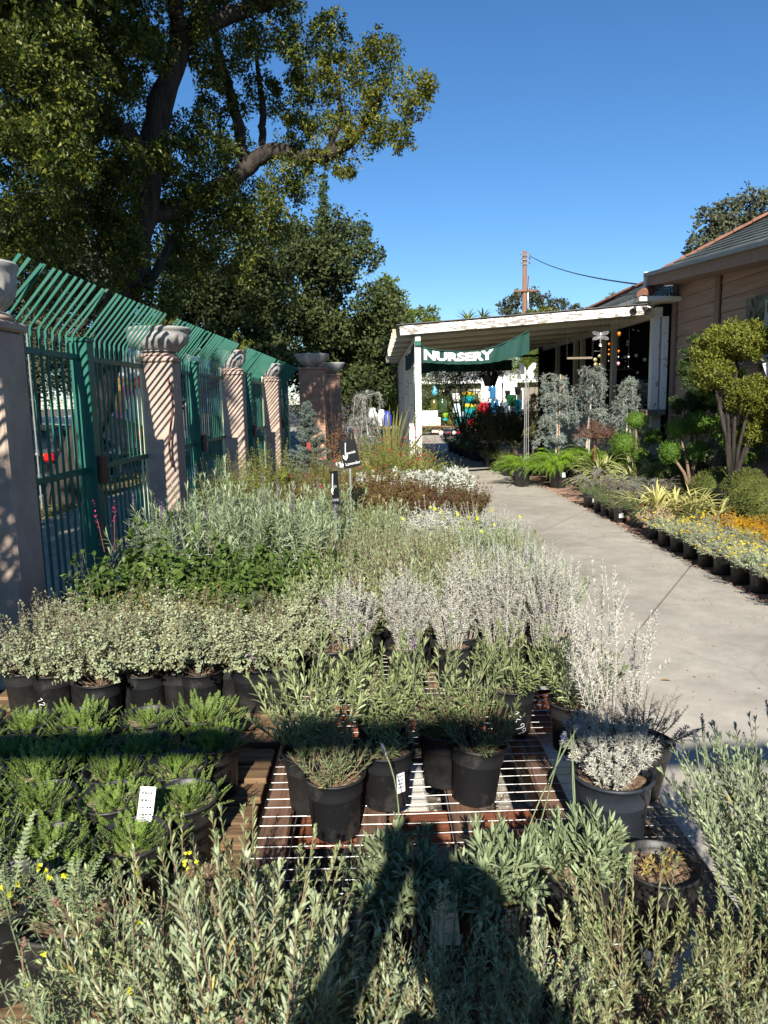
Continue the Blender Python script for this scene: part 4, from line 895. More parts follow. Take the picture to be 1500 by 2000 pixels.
# the part of the crown that arches over the street towards the viewer, above the frame
for k in range(60):
    c = np.array([rs.uniform(-9.5, -3.4), rs.uniform(4, 12), 0]); c[2] = rs.uniform(6.4, 10.5) + max(0, (9 - c[1]) * .12); cloud(g, rs, c, rs.uniform(.8, 1.25), 620, .16, .085, 0, sub=18)
for k in range(34):
    px, py = rs.uniform(-150, 760), rs.uniform(-420, -50); c = np.array(aty(px, py, rs.uniform(10.5, 14.5))); cloud(g, rs, c, rs.uniform(.6, 1.0), 520, .13, .065, 0, sub=18)
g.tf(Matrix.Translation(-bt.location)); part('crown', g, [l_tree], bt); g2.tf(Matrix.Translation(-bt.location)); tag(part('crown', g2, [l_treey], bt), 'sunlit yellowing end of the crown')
def bgtree(name, label, base, blobs, lm, ll, lw, dens, tr=.3, top=None, group='trees behind the nursery', bark=None, flat=1, seed=1, shell=.5):
    rs = np.random.RandomState(seed); bx = aty(*base); o = empty(name, label, 'tree', (bx.x, bx.y, -.06), 0, group); b0 = Vector(o.location)
    g = G(); cs = [np.array(aty(p[0], p[1], p[2])) for p in blobs]; cm = np.mean(cs, 0); q = np.array(b0)
    zt = min(c[2] for c in cs); tube([q, q + (cm - q) * [.15, .15, .3], q + (cm - q) * [.5, .5, .75]], [tr, tr * .75, tr * .45], 9, 0, g)
    st = q + (cm - q) * [.3, .3, .45]
    for c in cs[:7]: tube([st, (st + c) / 2 + [0, 0, .2], c], [tr * .4, tr * .25, tr * .08], 6, 0, g)
    part('trunk', g.tf(Matrix.Translation(-b0)), [bark or m_bark], o, True); g = G()
    for (px, py, Y, r), c in zip(blobs, cs):
        R = r * Y / 1450; cloud(g, rs, c, (R, R, R * flat), int(dens * 6 * (R / ll) ** 2) + 60, ll * 1.25, lw * 1.3, 0, sub=int(10 + 1.1 * r), shell=shell, droop=0)
    part('crown', g.tf(Matrix.Translation(-b0)), [lm], o); return o
def fill(rs, poly_pts, n, Y0, Y1, r0, r1):
    """blobs spread inside a px polygon (list of (x, ytop, ybottom))"""
    P = np.array(poly_pts, float); out = []
    for _ in range(n):
        x = rs.uniform(P[0, 0], P[-1, 0]); a, b = np.interp(x, P[:, 0], P[:, 1]), np.interp(x, P[:, 0], P[:, 2]); r = rs.uniform(r0, r1)
        out.append((x, rs.uniform(a + r * .8, max(a + r, b)), rs.uniform(Y0, Y1), r))
    return out
rs = np.random.RandomState(5)
bgtree('live_oak', 'broad dark oak below the cypress top', (640, 900, 29), fill(rs, [(500, 470, 760), (580, 415, 760), (640, 395, 760), (690, 425, 760), (740, 490, 760), (762, 600, 740)], 52, 27, 31, 34, 52), l_oak, .12, .075, 3.3, .4, seed=11)
bgtree('live_oak', 'dark oak crown filling the gap above the striped pillars', (430, 900, 24), fill(rs, [(300, 480, 780), (380, 430, 780), (470, 440, 780), (560, 470, 780)], 46, 22, 26, 38, 56), l_oak, .11, .07, 3.0, .35, seed=12)
bgtree('live_oak', 'grey green oak at the far left behind the street tree', (60, 850, 27), fill(rs, [(-60, 380, 760), (60, 390, 760), (180, 430, 760), (260, 480, 760)], 42, 25, 29, 42, 60), l_oak2, .12, .075, 2.8, .4, seed=13)
bgtree('cypress_tree', 'narrow cypress spire rising above the oak', (632, 850, 36), [(632, 345 + 16 * k, 36, 8 + k * 1.4) for k in range(12)], l_con, .13, .05, 5, .2, seed=14)
bgtree('leafy_tree', 'light green tree left of the pergola roof', (720, 900, 34), fill(rs, [(655, 690, 800), (700, 640, 820), (750, 600, 820), (790, 640, 820)], 30, 30, 35, 22, 38), l_lime, .13, .08, 3, .25, seed=15)
bgtree('leafy_tree', 'yellowish crown rising at the right shoulder of the oak', (765, 850, 44), [(755, 560, 44, 26), (775, 590, 44, 28), (760, 620, 44, 28), (790, 620, 43, 22)], l_lime, .15, .09, 3.2, .25, seed=16)
bgtree('leafy_tree', 'bright rounded tree just left of the pergola ridge', (830, 850, 48), [(815, 622, 48, 22), (840, 618, 48, 20), (852, 630, 48, 14), (800, 640, 47, 20), (828, 645, 47, 20)], l_lime, .16, .1, 3.4, .25, seed=17)
bgtree('live_oak', 'dark oak behind the utility pole', (1010, 850, 58), [(985, 600, 58, 18), (1010, 585, 58, 20), (1040, 582, 58, 20), (1065, 592, 58, 18), (1095, 598, 58, 18), (1125, 606, 58, 14), (1145, 608, 58, 9), (1000, 615, 58, 18), (1075, 612, 58, 20)], l_oak2, .2, .12, 3.4, .3, seed=18)
bgtree('round_tree', 'golden green rounded tree top behind the pergola roof', (1060, 850, 42), [(1035, 622, 42, 20), (1060, 615, 42, 20), (1085, 624, 42, 18), (1015, 632, 42, 15), (1100, 632, 42, 12)], l_gold, .12, .08, 4, .25, seed=19)
bgtree('leafy_tree', 'small treetop peeping left of the tiled porch roof', (1200, 850, 40), [(1195, 586, 40, 14), (1212, 582, 40, 13), (1205, 600, 40, 18), (1185, 602, 40, 12)], l_lime, .12, .07, 3.4, .2, seed=20)
bgtree('live_oak', 'dark oak rising behind the shop roof', (1450, 850, 24), [(1360, 480, 24, 26), (1385, 440, 24, 36), (1420, 415, 24, 36), (1460, 405, 24, 38), (1500, 410, 24, 42), (1400, 480, 24, 40), (1450, 460, 24, 46), (1510, 460, 24, 46), (1345, 500, 24, 14), (1560, 430, 24, 50)], l_oak2, .1, .065, 3.0, .35, seed=22)
for k, (px, py) in enumerate([(912, 628), (942, 624)]):
    rs2 = np.random.RandomState(30 + k); c = aty(px, py, 70); o = empty('palm_tree', ['tiny distant palm crown above the pergola, left one', 'tiny distant palm crown above the pergola, right one'][k], 'tree', (c.x, 70, -.06), 0, 'trees behind the nursery')
    part('trunk', tube([(0, 0, 0), (.1, 0, c.z)], [.22, .15], 8), [m_bark], o, True); ob('crown', strap(40 + k, 40, 1.5, .12, [l_lime], (.2, 2.0), 1.0, False), o, (.1, 0, c.z))
def hedge(name, label, cat, x0, x1, y0, y1, z0, z1, n, ll, lw, lm, seed, group=None):
    rs = np.random.RandomState(seed); g = G(); m = 40; c = np.stack([rs.uniform(x0, x1, m), rs.uniform(y0, y1, m), rs.uniform(z0 + .3, z1 - .3, m)], -1)
    for q in c: cloud(g, rs, q, min(1.1, (z1 - z0) * .34), n // m, ll, lw, 0, sub=16)
    return thing(name, g, lm, label, cat, group)
hedge('tall_hedge', 'dark clipped hedge seen through the bars across the street', 'hedge', -19, -14.8, 31, 52, .2, 4.0, 16000, .07, .045, l_oak, 3)
hedge('tall_hedge', 'dark shrub mass behind the parked car', 'hedge', -24, -15, 20, 32, .2, 5.0, 16000, .1, .06, l_oak, 4)
hedge('tall_hedge', 'deep green shrubs behind the brown gate pillars', 'hedge', -4.5, 2, 34, 38, .1, 4.2, 16000, .1, .06, l_lime, 6)
# ================================================================ benches
BZ = .40
def bench(label, x0, x1, y0, y1, wire=True, ncross=4):
    o = empty('wire_bench', label, 'bench', ((x0 + x1) / 2, y0, 0), 0, 'low plant benches'); cx = (x0 + x1) / 2; W_ = x1 - x0; L_ = y1 - y0
    nb = 5
    for k in range(nb):
        x = -W_ / 2 + .045 + (W_ - .09) * k / (nb - 1); part('beam', cbox((x, L_ / 2, BZ - .055), (.085, L_, .09), .006), [m_grey if k == nb - 1 else m_wood], o)
    for k in range(ncross):
        y = .1 + (L_ - .2) * k / (ncross - 1); part('cross_board', cbox((0, y, BZ - .13), (W_, .14, .038), .005), [m_woodx], o)
    me = tube([(-W_ / 2, 0, 0), (-W_ / 6, 0, -.003), (W_ / 6, 0, .001), (W_ / 2, 0, 0)], .0013, 5).mesh('wire', [m_wire])
    for k in range(int(L_ / .05)):
        q = ob('wire', me, o, (0, .03 + k * .05, BZ - .006)); q.rotation_euler = (0, RNG.normal(0, .003), RNG.normal(0, .004))
    ml = tube([(0, 0, 0), (0, L_ / 3, -.003), (0, L_, 0)], .0013, 5).mesh('wire', [m_wire])
    for k in range(int(W_ / .15)): ob('wire', ml, o, (-W_ / 2 + .1 + k * .15, 0, BZ - .0095))
    return o
bench('near wire topped timber bench holding the lavender pots', -.36, .84, .55, 3.0)
bench('middle wire topped timber bench under the white plants and lavender', -.36, .84, 3.03, 5.6, ncross=3)
bench('far wire topped timber bench under silver and dark red plants', -.36, .84, 5.63, 9.6, ncross=4)
cbm = cbox((0, 0, .1), (.4, .19, .19), .008).mesh('block', [m_block])
BL = ['pale concrete block under the bench below the front lavender pots', 'pale concrete block under the wire between the middle lavender pots', 'pale concrete block under the bench near the path edge', 'pale concrete block beneath the white plants']
for k, (x, y, rz) in enumerate([(.2, 2.22, 1.5), (.06, 2.62, 1.6), (.66, 2.9, 1.55), (.62, 2.0, 1.57)]): tag(ob('concrete_block', cbm, None, (x, y, -.045 if x < .45 else .0), rz), BL[k], 'block', 'concrete blocks under the benches')
# pallets at the left
def pallet(label, x0, x1, y0, y1):
    o = empty('wooden_pallet', label, 'pallet', ((x0 + x1) / 2, y0, 0), 0, 'timber pallets at the left'); W_ = x1 - x0; L_ = y1 - y0; n = int(L_ / .115)
    for k in range(n): part('deck_board', cbox((0, .05 + k * L_ / n, BZ - .012), (W_, .092, .022), .003, rz=RNG.normal(0, .006)), [m_pal], o)
    for k in range(3): part('bearer', cbox((-W_ / 2 + .05 + (W_ - .1) * k / 2, L_ / 2, BZ - .07), (.07, L_, .09), .005), [m_wood], o)
    for sx in (-1, 1):
        for yy in (.2, L_ - .2): part('leg_block', cbox((sx * (W_ / 2 - .12), yy, BZ / 2 - .085), (.19, .19, BZ - .06), .006), [m_block], o)
pallet('near timber pallet carrying the ferny yarrow pots', -1.62, -.38, .55, 2.48); pallet('far timber pallet carrying the grey green shrubs', -1.62, -.38, 2.5, 5.2); pallet('last timber pallet by the fence carrying sage plants', -1.62, -.38, 5.22, 9.6)
# ================================================================ left block
YAR = [fronds(100 + i, 150, .058, 11, .0105, .0046, lean=(.25, 1.35), r0=.105, droop=-.1) for i in range(5)]; YARG = [fronds(110 + i, 150, .048, 10, .0092, .0044, lean=(.2, 1.3), r0=.105, droop=-.1) for i in range(2)]
rows = [2.36, 2.18, 2.01, 1.84, 1.665, 1.49, 1.32]
cx0 = [-1.38, -1.18, -.98, -.775, -.575]
rn = ['back row', 'second row from the back', 'third row from the back', 'fourth row from the back', 'fifth row from the back', 'second row from the front', 'front row']
cn = ['leftmost', 'second from left', 'middle', 'second from right', 'rightmost']
for r, y in enumerate(rows):
    for c, x in enumerate(cx0):
        if r == 6: continue
        if r == 5 and c in (4,): continue
        xx = x + (.055 if r % 2 else -.01) + RNG.normal(0, .012); yy = y + RNG.normal(0, .01) - (.02 if c % 2 else 0)
        fol = (YAR if (r + c) % 3 else YARG + YAR)[RNG.randint(4)]
        o = plant('potted_yarrow', f'ferny green yarrow in black pot, {cn[c]} in the {rn[r]}', 'potted plant', fol, (xx, yy, BZ), RNG.rand() * 6, 'ferny yarrow pots at the lower left', soil=SOIL2[RNG.randint(3)], fs=RNG.uniform(.8, 1.02), zs=1, tilt=(RNG.normal(0, .02), RNG.normal(0, .02)))
        if r == 4 and c == 4: card(o, (-.02, -.07, .165), .038, .085, (-.35, .15, -RNG.rand() * 0 - o.rotation_euler.z + .15), 4, seed=3)
YG = [fronds(120 + i, 26, .15, 17, .013, .005, [l_yar2, m_stemg], (.15, 1.1), droop=.35) for i in range(2)]
def price(o, s, z, ang, hgt=.035, r=.072):
    """handwritten white price on the curve of a pot"""
    D = {'1': [[(0, .8), (.25, 1), (.25, 0)]], '3': [[(0, .9), (.4, 1), (.45, .75), (.15, .55), (.5, .35), (.35, .02), (0, .1)]], '9': [[(.45, .7), (.2, .55), (.02, .75), (.2, 1), (.45, .9), (.45, .6), (.3, 0)]], '4': [[(.05, 1), (.0, .5), (.5, .5)], [(.4, .9), (.38, 0)]], '.': [[(.08, .0), (.12, -.05), (.06, -.08)]], '2': [[(0, .8), (.2, 1), (.42, .8), (0, .05), (.5, .05)]]}
    x = -.9; g = G(); ca_, sa_ = math.cos(-1.15), math.sin(-1.15)
    for ch in s:
        for st in D[ch]:
            st = np.array(st); t = np.linspace(0, 1, 14); k = np.linspace(0, 1, len(st)); u0 = (x + np.interp(t, k, st[:, 0])) * hgt; v0 = (np.interp(t, k, st[:, 1]) - .5) * hgt; u = u0 * ca_ - v0 * sa_; v = u0 * sa_ + v0 * ca_
            zz = z + v; rr = r * (.8 + .155 * np.clip(zz / (.178 * .84), 0, 1)) / .955 * 1.12 + .0006; a = ang + u / r
            tube(np.stack([rr * np.cos(a), rr * np.sin(a), zz], -1), .0011, 5, 0, g)
        x += .3 if ch == '.' else .62
    part('price_writing', g, [m_chalk], o)
o = plant('potted_yarrow', 'toothed grey green plant in large black pot at the lower left edge', 'potted plant', YG[0], tuple(atz(5, 1748, BZ + .2).to_2d()) + (BZ,), .4, pot=POTD, ps=1.2, fs=1.1)
o = plant('potted_lavender', 'grey toothed plant in black pot with handwritten price at lower left', 'potted plant', YG[1], tuple(atz(128, 1785, BZ + .19).to_2d()) + (BZ,), 1.0, ps=1.12, fs=1.0, pot=POTD); price(o, '13.49', .07, -1.0 - 2.0, .034)
o = plant('potted_lavender', 'small grey green plant at the bottom left corner', 'potted plant', YG[0], (-.66, .86, BZ), 2.0, fs=.8)
# helichrysum block
HEL = [bush(200 + i, .14, .25, 50, .015, .011, 9, T_DIA, [l_hel, m_stemb, f_yel], .85, .025, 2, .25, sub=4, t0=.45) for i in range(4)]
GER = [bush(210 + i, .15, .24, 50, .017, .009, 8, T_DIA, [l_ger, m_stemb, f_yel], 1.0, .03, 2, .3, sub=3) for i in range(2)] + [bush(216, .14, .27, 30, .014, .008, 6, T_DIA, [l_ger, m_stemb, l_dry], .9, .03, 2, .3, sub=2, dry=.5), bush(217, .15, .25, 40, .015, .009, 7, T_DIA, [L('olive_herb_leaf', [(.12, .14, .04), (.2, .21, .07), (.28, .27, .12)], trans=.2), m_stemb, l_dry], 1.0, .03, 2, .3, sub=2, dry=.2), bush(215, .15, .24, 50, .016, .008, 8, T_DIA, [l_hel, m_stemb, f_yel], 1.0, .03, 2, .3, sub=3)]
fr = [(105, 1310), (195, 1328), (288, 1310), (393, 1308), (492, 1300)]
fl_ = ['leftmost, with price written on its black pot', 'second from left', 'middle one', 'second from right', 'rightmost, with white label']
for k, p in enumerate(fr):
    q = atz(p[0], p[1], BZ + .172); o = plant('potted_licorice_plant', f'pale round leaved shrub in the front row, {fl_[k]}', 'potted plant', HEL[k % 4], (q.x, q.y, BZ), RNG.rand() * 6, 'pale round leaved shrubs', pot=POTD, soil=SOIL2[k % 3], ps=1.0, fs=RNG.uniform(.95, 1.08))
    if k == 0: price(o, '12.99', .06, -1.9 - o.rotation_euler.z, .03)
    if k == 4: card(o, (-.01, -.06, .15), .036, .08, (-.2, -.1, -o.rotation_euler.z), 4, seed=5)
rn2 = ['second', 'third', 'fourth']
for r in range(3):
    for c in range(6):
        y = 2.83 + r * .23; x = -1.42 + c * .205 + (.09 if r % 2 else 0)
        kind = HEL if (r == 0 and c > 0) or (r == 1 and c in (3, 5)) else GER
        nm = ('potted_licorice_plant', 'pale round leaved shrub') if kind is HEL else ('potted_germander', 'grey green small leaved shrub')
        plant(nm[0], f'{nm[1]}, {ORD[c]} from the fence in {rn2[r]} row behind ferny pots', 'potted plant', kind[RNG.randint(len(kind))], (x + RNG.normal(0, .02), y + RNG.normal(0, .02), BZ), RNG.rand() * 6, 'small leaved shrubs beside the fence', fs=RNG.uniform(.78, 1.12))
SAL = [bush(220 + i, .17, .33, 24, .05, .03, 7, T_OVAL, [l_sal, m_stemg, f_pink], .9, .03, 2, .0, sub=2, tuft=3, t0=.25) for i in range(3)]
for r in range(2):
    for c in range(5):
        x = -1.28 + c * .235 + r * .1; y = 3.55 + r * .3; o = plant('potted_salvia', f'broad leaved green sage, {ORD[c]} from the fence in the {["front", "back"][r]} row', 'potted plant', SAL[(c + r) % 3], (x, y, BZ), RNG.rand() * 6, 'broad leaved green sages', fs=RNG.uniform(.72, 1.0) * (1.25 if c == 0 else 1))
        if (r, c) == (0, 4): card(o, (0, -.1, .1), .055, .05, (0, .1, -o.rotation_euler.z), 2, seed=8)
        if (r, c) == (0, 0):
            g = G(); rs = np.random.RandomState(4)
            for q in range(2): spike(g, rs, (.05 * q - .05, 0, .35), (-.12 * (1 - q), 0, 1), .18, .14, .009, 0, 1, 16, .1)
            part('flower_spike', g, [m_stemr, f_pink], o, loc=(0, 0, .15))
# mexican sage with silver strap leaves and purple wands
LEU = []
for i in range(3):
    rs = np.random.RandomState(230 + i); g = G(); P = stems(rs, 16, .05, .46, .55, .3); stemgeo(g, P, .003, 1, 5); leafy(g, rs, P, T_LIN, .12, .98, 12, 2, .09, .0088, .6, 0, tuft=5, droop=.25)
    for q in range(1 if i != 1 else 2): j = rs.randint(16); spike(g, rs, P[j, -1] * .98, nrm(P[j, -1] - P[j, -2]), .06, .13, .009, 1, 3, 40, .2)
    LEU.append(g.mesh('foliage', [l_leu, m_stemg, l_dry, f_pur]))
k = 0
for r in range(6):
    for c in range(4):
        x = -1.42 + c * .33 + (.14 if r % 2 else 0) + RNG.normal(0, .03); y = 4.2 + r * .34
        o = plant('potted_mexican_sage', f'silver green sage with long leaves, {ORD[c]} from the fence in its {ORD[r]} row', 'potted plant', LEU[RNG.randint(3) if r > 2 else 0 if c % 2 else 2], (x, y, BZ), RNG.rand() * 6, 'silver green long leaved sages', ps=1.1, fs=RNG.uniform(.8, 1.02)); k += 1
# back left: yellow green stalky shrubs, red flowers
YGS = [bush(240 + i, .16, .55, 34, .022, .013, 16, T_DIA, [l_ygr, m_stemb, f_red], .35, .06, 3, .2, sub=1, tuft=4, t0=.1, fl=0) for i in range(2)]
YGR = bush(245, .2, .42, 40, .024, .014, 9, T_DIA, [l_ygr, m_stemb, f_red], .8, .05, 2, .2, sub=2, fl=5, flr=.018)
OLR = [bush(250 + i, .2, .36, 46, .022, .011, 10, T_DIA, [l_olive, m_stemr, f_pur], .8, .05, 3, .3, sub=2) for i in range(2)]
RED = [bush(255 + i, .17, .34, 40, .03, .01, 10, T_DIA, [l_red, m_stemr, f_red], .6, .05, 3, .5, sub=2) for i in range(2)]
bl = [('yellow green upright shrub', YGS, 'potted_shrub'), ('yellow green shrub with red flowers', [YGR], 'potted_flowering_shrub')]
for r in range(4):
    for c in range(5):
        x = -1.42 + c * .36 + (.1 if r % 2 else 0); y = 6.45 + r * .5
        kd = bl[0] if (c < 2 or r > 2) else bl[1] if (c + r) % 3 == 0 else ('olive red small leaved shrub', OLR, 'potted_shrub')
        plant(kd[2], f'{kd[0]}, {ORD[c]} from fence, {ORD[r]} row behind sages', 'potted plant', kd[1][RNG.randint(len(kd[1]))], (x, y, BZ if y < 9.3 else 0), RNG.rand() * 6, 'shrubs before the blue spruce', ps=1.15, fs=RNG.uniform(.85, 1.1))
# ================================================================ centre block
LAVM = [lavender(300 + i, 26, .22, .05, .55, .03, .0042, 12, .02, mats=[l_lavs if i == 2 else l_lav, m_stemg, l_dry, f_vio]) for i in range(3)]
LAVY = [lavender(310 + i, 30, .23, .06, .5, .026, .0048, 13, .04, mats=[L('sage_leaf%d' % i, [(.2, .24, .11), (.27, .31, .16), (.34, .37, .22)], trans=.15), m_stemb, l_dry, f_vio]) for i in range(2)]
SANT = [bush(320 + i, .14, .2, 70, .014, .005, 9, T_DIA, [l_dusty if i else l_lavs, m_stemw, f_lem], 1.0, .04, 3, .5, sub=2, fl=6 if i else 0, flr=.014) for i in range(2)]
DUST = [bush(330 + i, .16, .2, 44, .045, .02, 6, T_DIA, [l_dusty, m_stemw, f_lem], .9, .04, 3, .35, sub=2) for i in range(2)]
VARI = bush(340, .13, .2, 46, .022, .011, 8, T_DIA, [L('cream_leaf', [(.5, .48, .22), (.3, .34, .12), (.6, .58, .34)], trans=.2), m_stemg, f_yel], .8, .04, 2, .3, sub=2)
SILV = [lavender(345 + i, 34, .2, .07, .5, .016, .003, 16, 0, mats=[L('blue_grey_leaf%d' % i, [(.24, .28, .25), (.33, .37, .34), (.42, .46, .42)], trans=.1), m_stemw, l_dry, f_vio], T=T_DIA, per=3) for i in range(2)]
BRN = bush(348, .14, .27, 40, .02, .005, 8, T_DIA, [l_lav, m_stemb, f_pur], .8, .05, 2, .4, sub=1, dry=.8, drym=3 if False else 0)
for r in range(7):
    for c in range(6):
        x = -.24 + c * .2 + (.07 if r % 2 else 0) + RNG.normal(0, .015); y = 3.22 + r * .235 + RNG.normal(0, .015)
        kd = ('grey green lavender', LAVM) if (c >= 4 or r == 0) else ('olive green lavender', LAVY)
        nm = 'potted_lavender'
        if (r, c) == (2, 2): kd = ('brownish woody lavender', [BRN])
        if (r, c) in ((2, 3), (1, 3)): kd = ('cream variegated herb', [VARI]); nm = 'potted_herb'
        if (r, c) in ((3, 4), (3, 5), (4, 4)): kd = ('blue grey silvery herb', SILV); nm = 'potted_herb'
        plant(nm, f'{kd[0]}, {ORD[c]} from left in {ORD[r]} row behind white plants', 'potted plant', kd[1][RNG.randint(len(kd[1]))], (x, y, BZ), RNG.rand() * 6, 'lavender beds behind the white plants', fs=RNG.uniform(.95, 1.22) * (1.1 if r < 2 else 1))
for r in range(3):
    for c in range(5):
        x = -.22 + c * .245 + (.08 if r % 2 else 0); y = 4.98 + r * .3
        kd = ('silvery santolina', SANT) if c > 1 else ('grey green lavender', LAVM); nm = 'potted_santolina' if c > 1 else 'potted_lavender'
        plant(nm, f'{kd[0]}, {ORD[c]} from left in {ORD[r]} row before dark red shrubs', 'potted plant', kd[1][(r + c) % len(kd[1])], (x, y, BZ), RNG.rand() * 6, 'silver herbs before the dark red shrubs', fs=RNG.uniform(1.05, 1.3))
for r in range(3):
    for c in range(4):
        x = -.2 + c * .31 + (.1 if r % 2 else 0); y = 6.0 + r * .4; kd = ('dark red leaved shrub', RED) if (c + r) % 2 or c > 1 else ('olive red shrub', OLR)
        plant('potted_shrub', f'{kd[0]}, {ORD[c]} from left in {ORD[r]} row before dusty millers', 'potted plant', kd[1][RNG.randint(2)], (x, y, BZ), RNG.rand() * 6, 'dark red shrubs in the middle', ps=1.1, fs=RNG.uniform(.8, 1.0))
for r in range(2):
    for c in range(4):
        x = -.12 + c * .27 + .1 * r; y = 7.3 + r * .4; plant('potted_dusty_miller', f'white leaved dusty miller, {ORD[c]} from left in the {["front", "back"][r]} white row', 'potted plant', DUST[(c + r) % 2], (x, y, BZ), RNG.rand() * 6, 'white leaved dusty millers', ps=1.1, fs=RNG.uniform(1.1, 1.35))
for r in range(3):
    for c in range(4):
        x = -.15 + c * .3 + (.1 if r % 2 else 0); y = 8.25 + r * .48; kd = ('red flowered bush', [YGR], 'potted_flowering_shrub') if c < 3 else ('green small leaved bush', GER, 'potted_shrub')
        plant(kd[2], f'{kd[0]}, {ORD[c]} from left in {ORD[r]} row behind dusty millers', 'potted plant', kd[1][RNG.randint(len(kd[1]))], (x, y, BZ if y < 9.3 else 0.2), RNG.rand() * 6, 'flowering bushes beside the pergola post', ps=1.1, fs=RNG.uniform(.9, 1.2))
# white curry plants
CUR = [curry(400 + i, 26 + 5 * i, .33 + .02 * i) for i in range(4)]
wl = ['leftmost, standing apart', 'second from left', 'third from left', 'fourth from left', 'rightmost at the path edge']
for k, (px, py) in enumerate([(688, 1262), (800, 1250), (905, 1240), (1000, 1240), (1082, 1236)]):
    q = atz(px, py, BZ + .17); plant('potted_curry_plant', f'white needle leaved plant in the front white row, {wl[k]}', 'potted plant', CUR[k % 4], (q.x, q.y, BZ), RNG.rand() * 6, 'white needle leaved plants', fs=RNG.uniform(.95, 1.05))
for k, x in enumerate([.1, .3, .5, .7]): plant('potted_curry_plant', f'white needle leaved plant in the back white row, {ORD[k]} from left', 'potted plant', CUR[(k * 3 + 1) % 4], (x, 3.02, BZ), RNG.rand() * 6, 'white needle leaved plants', fs=RNG.uniform(.85, 1.0))
plant('empty_pot', 'black pot standing beside the leftmost white plant', 'pot', bush(9, .08, .1, 8, .02, .006, 5, T_LIN, [l_lavg, m_stemb, f_yel], .8), (-.2, 2.95, BZ), 0, ps=1.15)
# middle lavenders on the wire
LAVB = [lavender(420 + i, 28, .26, .045, .8, .036, .006, 14, .01, heads=1 if i else 2, mats=[l_lavg if i == 1 else l_lav, m_stemg, l_dry, f_pur], hl=.1) for i in range(3)]
def rim(px, py, s=1): return atz(px, py, BZ + .17 * s)
mid = [(605, 1440, 'big grey lavender with long arching wand, leftmost of the middle row', 0, 1.15), (748, 1410, 'grey lavender in the middle row, second from left, white label on pot', 1, 1.05), (868, 1400, 'wide grey lavender with purple heads in the middle row', 2, 1.15), (1000, 1340, 'lavender in tall black pot with handwritten price', 1, 1.0), (1120, 1370, 'green lavender leaning at the bench edge by the path', 0, 1.0)]
for k, (px, py, lab, v, s) in enumerate(mid):
    q = rim(px, py); o = plant('potted_lavender', lab, 'potted plant', LAVB[v], (q.x, q.y, BZ), RNG.rand() * 6, pot=POTD if k in (1, 3) else POT, fs=s)
    if k == 3: o.rotation_euler.z = .5; price(o, '13.99', .075, -1.35 - .5 - .15, .034)
    if k == 1: card(o, (.05, -.082, .03), .03, .075, (-.05, 0, .5), 5, seed=11); o.rotation_euler.z = 0
    if k == 0:
        g = G(); rs = np.random.RandomState(1); t = np.linspace(0, 1, 14); Pw = np.stack([.02 + .16 * t ** 2.2, 0 * t, .3 * np.sin(t * 1.75)], -1); tube(Pw, .0022, 6, 0, g)
        part('flower_wand', g, [m_stemg], o, loc=(0, .02, .25)); o.rotation_euler.z = 0
# nearer pots on the wire
SHAG = [lavender(440 + i, 40, .14, .04, .8, .025, .0036, 8, .02, tuft=7, mats=[L('rosemary_leaf%d' % i, c_, trans=.12), m_stemb, l_dry, f_vio]) for i, c_ in enumerate([[(.09, .13, .05), (.15, .19, .08), (.2, .24, .12)], [(.07, .1, .035), (.11, .15, .05), (.16, .19, .08)], [(.4, .42, .36), (.5, .51, .45), (.62, .62, .57)]])]
o = plant('potted_rosemary', 'small grey green bushy plant in black pot nearest on the wire', 'potted plant', SHAG[0], tuple(rim(653, 1512).to_2d()) + (BZ,), .6, pot=POTD, fs=1.0)
o = plant('potted_lavender', 'sparse lavender in black pot with white label, right of the bushy one', 'potted plant', lavender(450, 12, .15, .03, .6, .04, .007, 6, 0, mats=[l_lavg, m_stemg, l_dry, f_pur]), tuple(rim(752, 1462).to_2d()) + (BZ,), 0, pot=POTD); card(o, (.045, -.066, .065), .028, .075, (-.06, 0, .62), 5, seed=2)
o = plant('potted_rosemary', 'dark shaggy leaved plant in tilted black pot in the shade band', 'potted plant', SHAG[1], tuple(rim(925, 1455).to_2d()) + (BZ,), 1, pot=POTD, tilt=(.05, .08), fs=1.15)
o = plant('potted_rosemary', 'dark fine leaved plant in black pot behind the shaggy one', 'potted plant', SHAG[1], tuple(rim(868, 1425).to_2d()) + (BZ,), 2, fs=.9); card(o, (-.02, -.085, .02), .03, .07, (-.05, 0, -2 - .2), 3, seed=4)
o = plant('potted_rosemary', 'dark lavender in black pot half hidden behind the nearest pot', 'potted plant', LAVB[1], tuple(rim(607, 1468).to_2d()) + (BZ,), 3, fs=.6)
q = rim(1196, 1512, 1.22); o = plant('potted_curry_plant', 'small white leaved plant in blue black pot near the path', 'potted plant', curry(462, 30, .17, .05, .6, ll=.015, nodes=14), (q.x, q.y, BZ), 1.2, pot=POTB, ps=1.22, fs=1.05)
q = rim(1190, 1440); TALLW = curry(460, 18, .5, .05, .26, ll=.0165, nodes=34)
plant('potted_curry_plant', 'tall silvery white plant rising over the path edge', 'potted plant', TALLW, (q.x, q.y, BZ), 2.3, fs=1.0)
q = rim(1245, 1445); plant('potted_curry_plant', 'dry twiggy grey plant leaning over the path', 'potted plant', curry(461, 22, .22, .03, .8, [L('grey_twig_leaf', [(.2, .19, .17), (.3, .28, .25)], trans=.05), m_stemb], .012, 14), (q.x, q.y, BZ), 1, fs=1.0, tilt=(.1, .12))
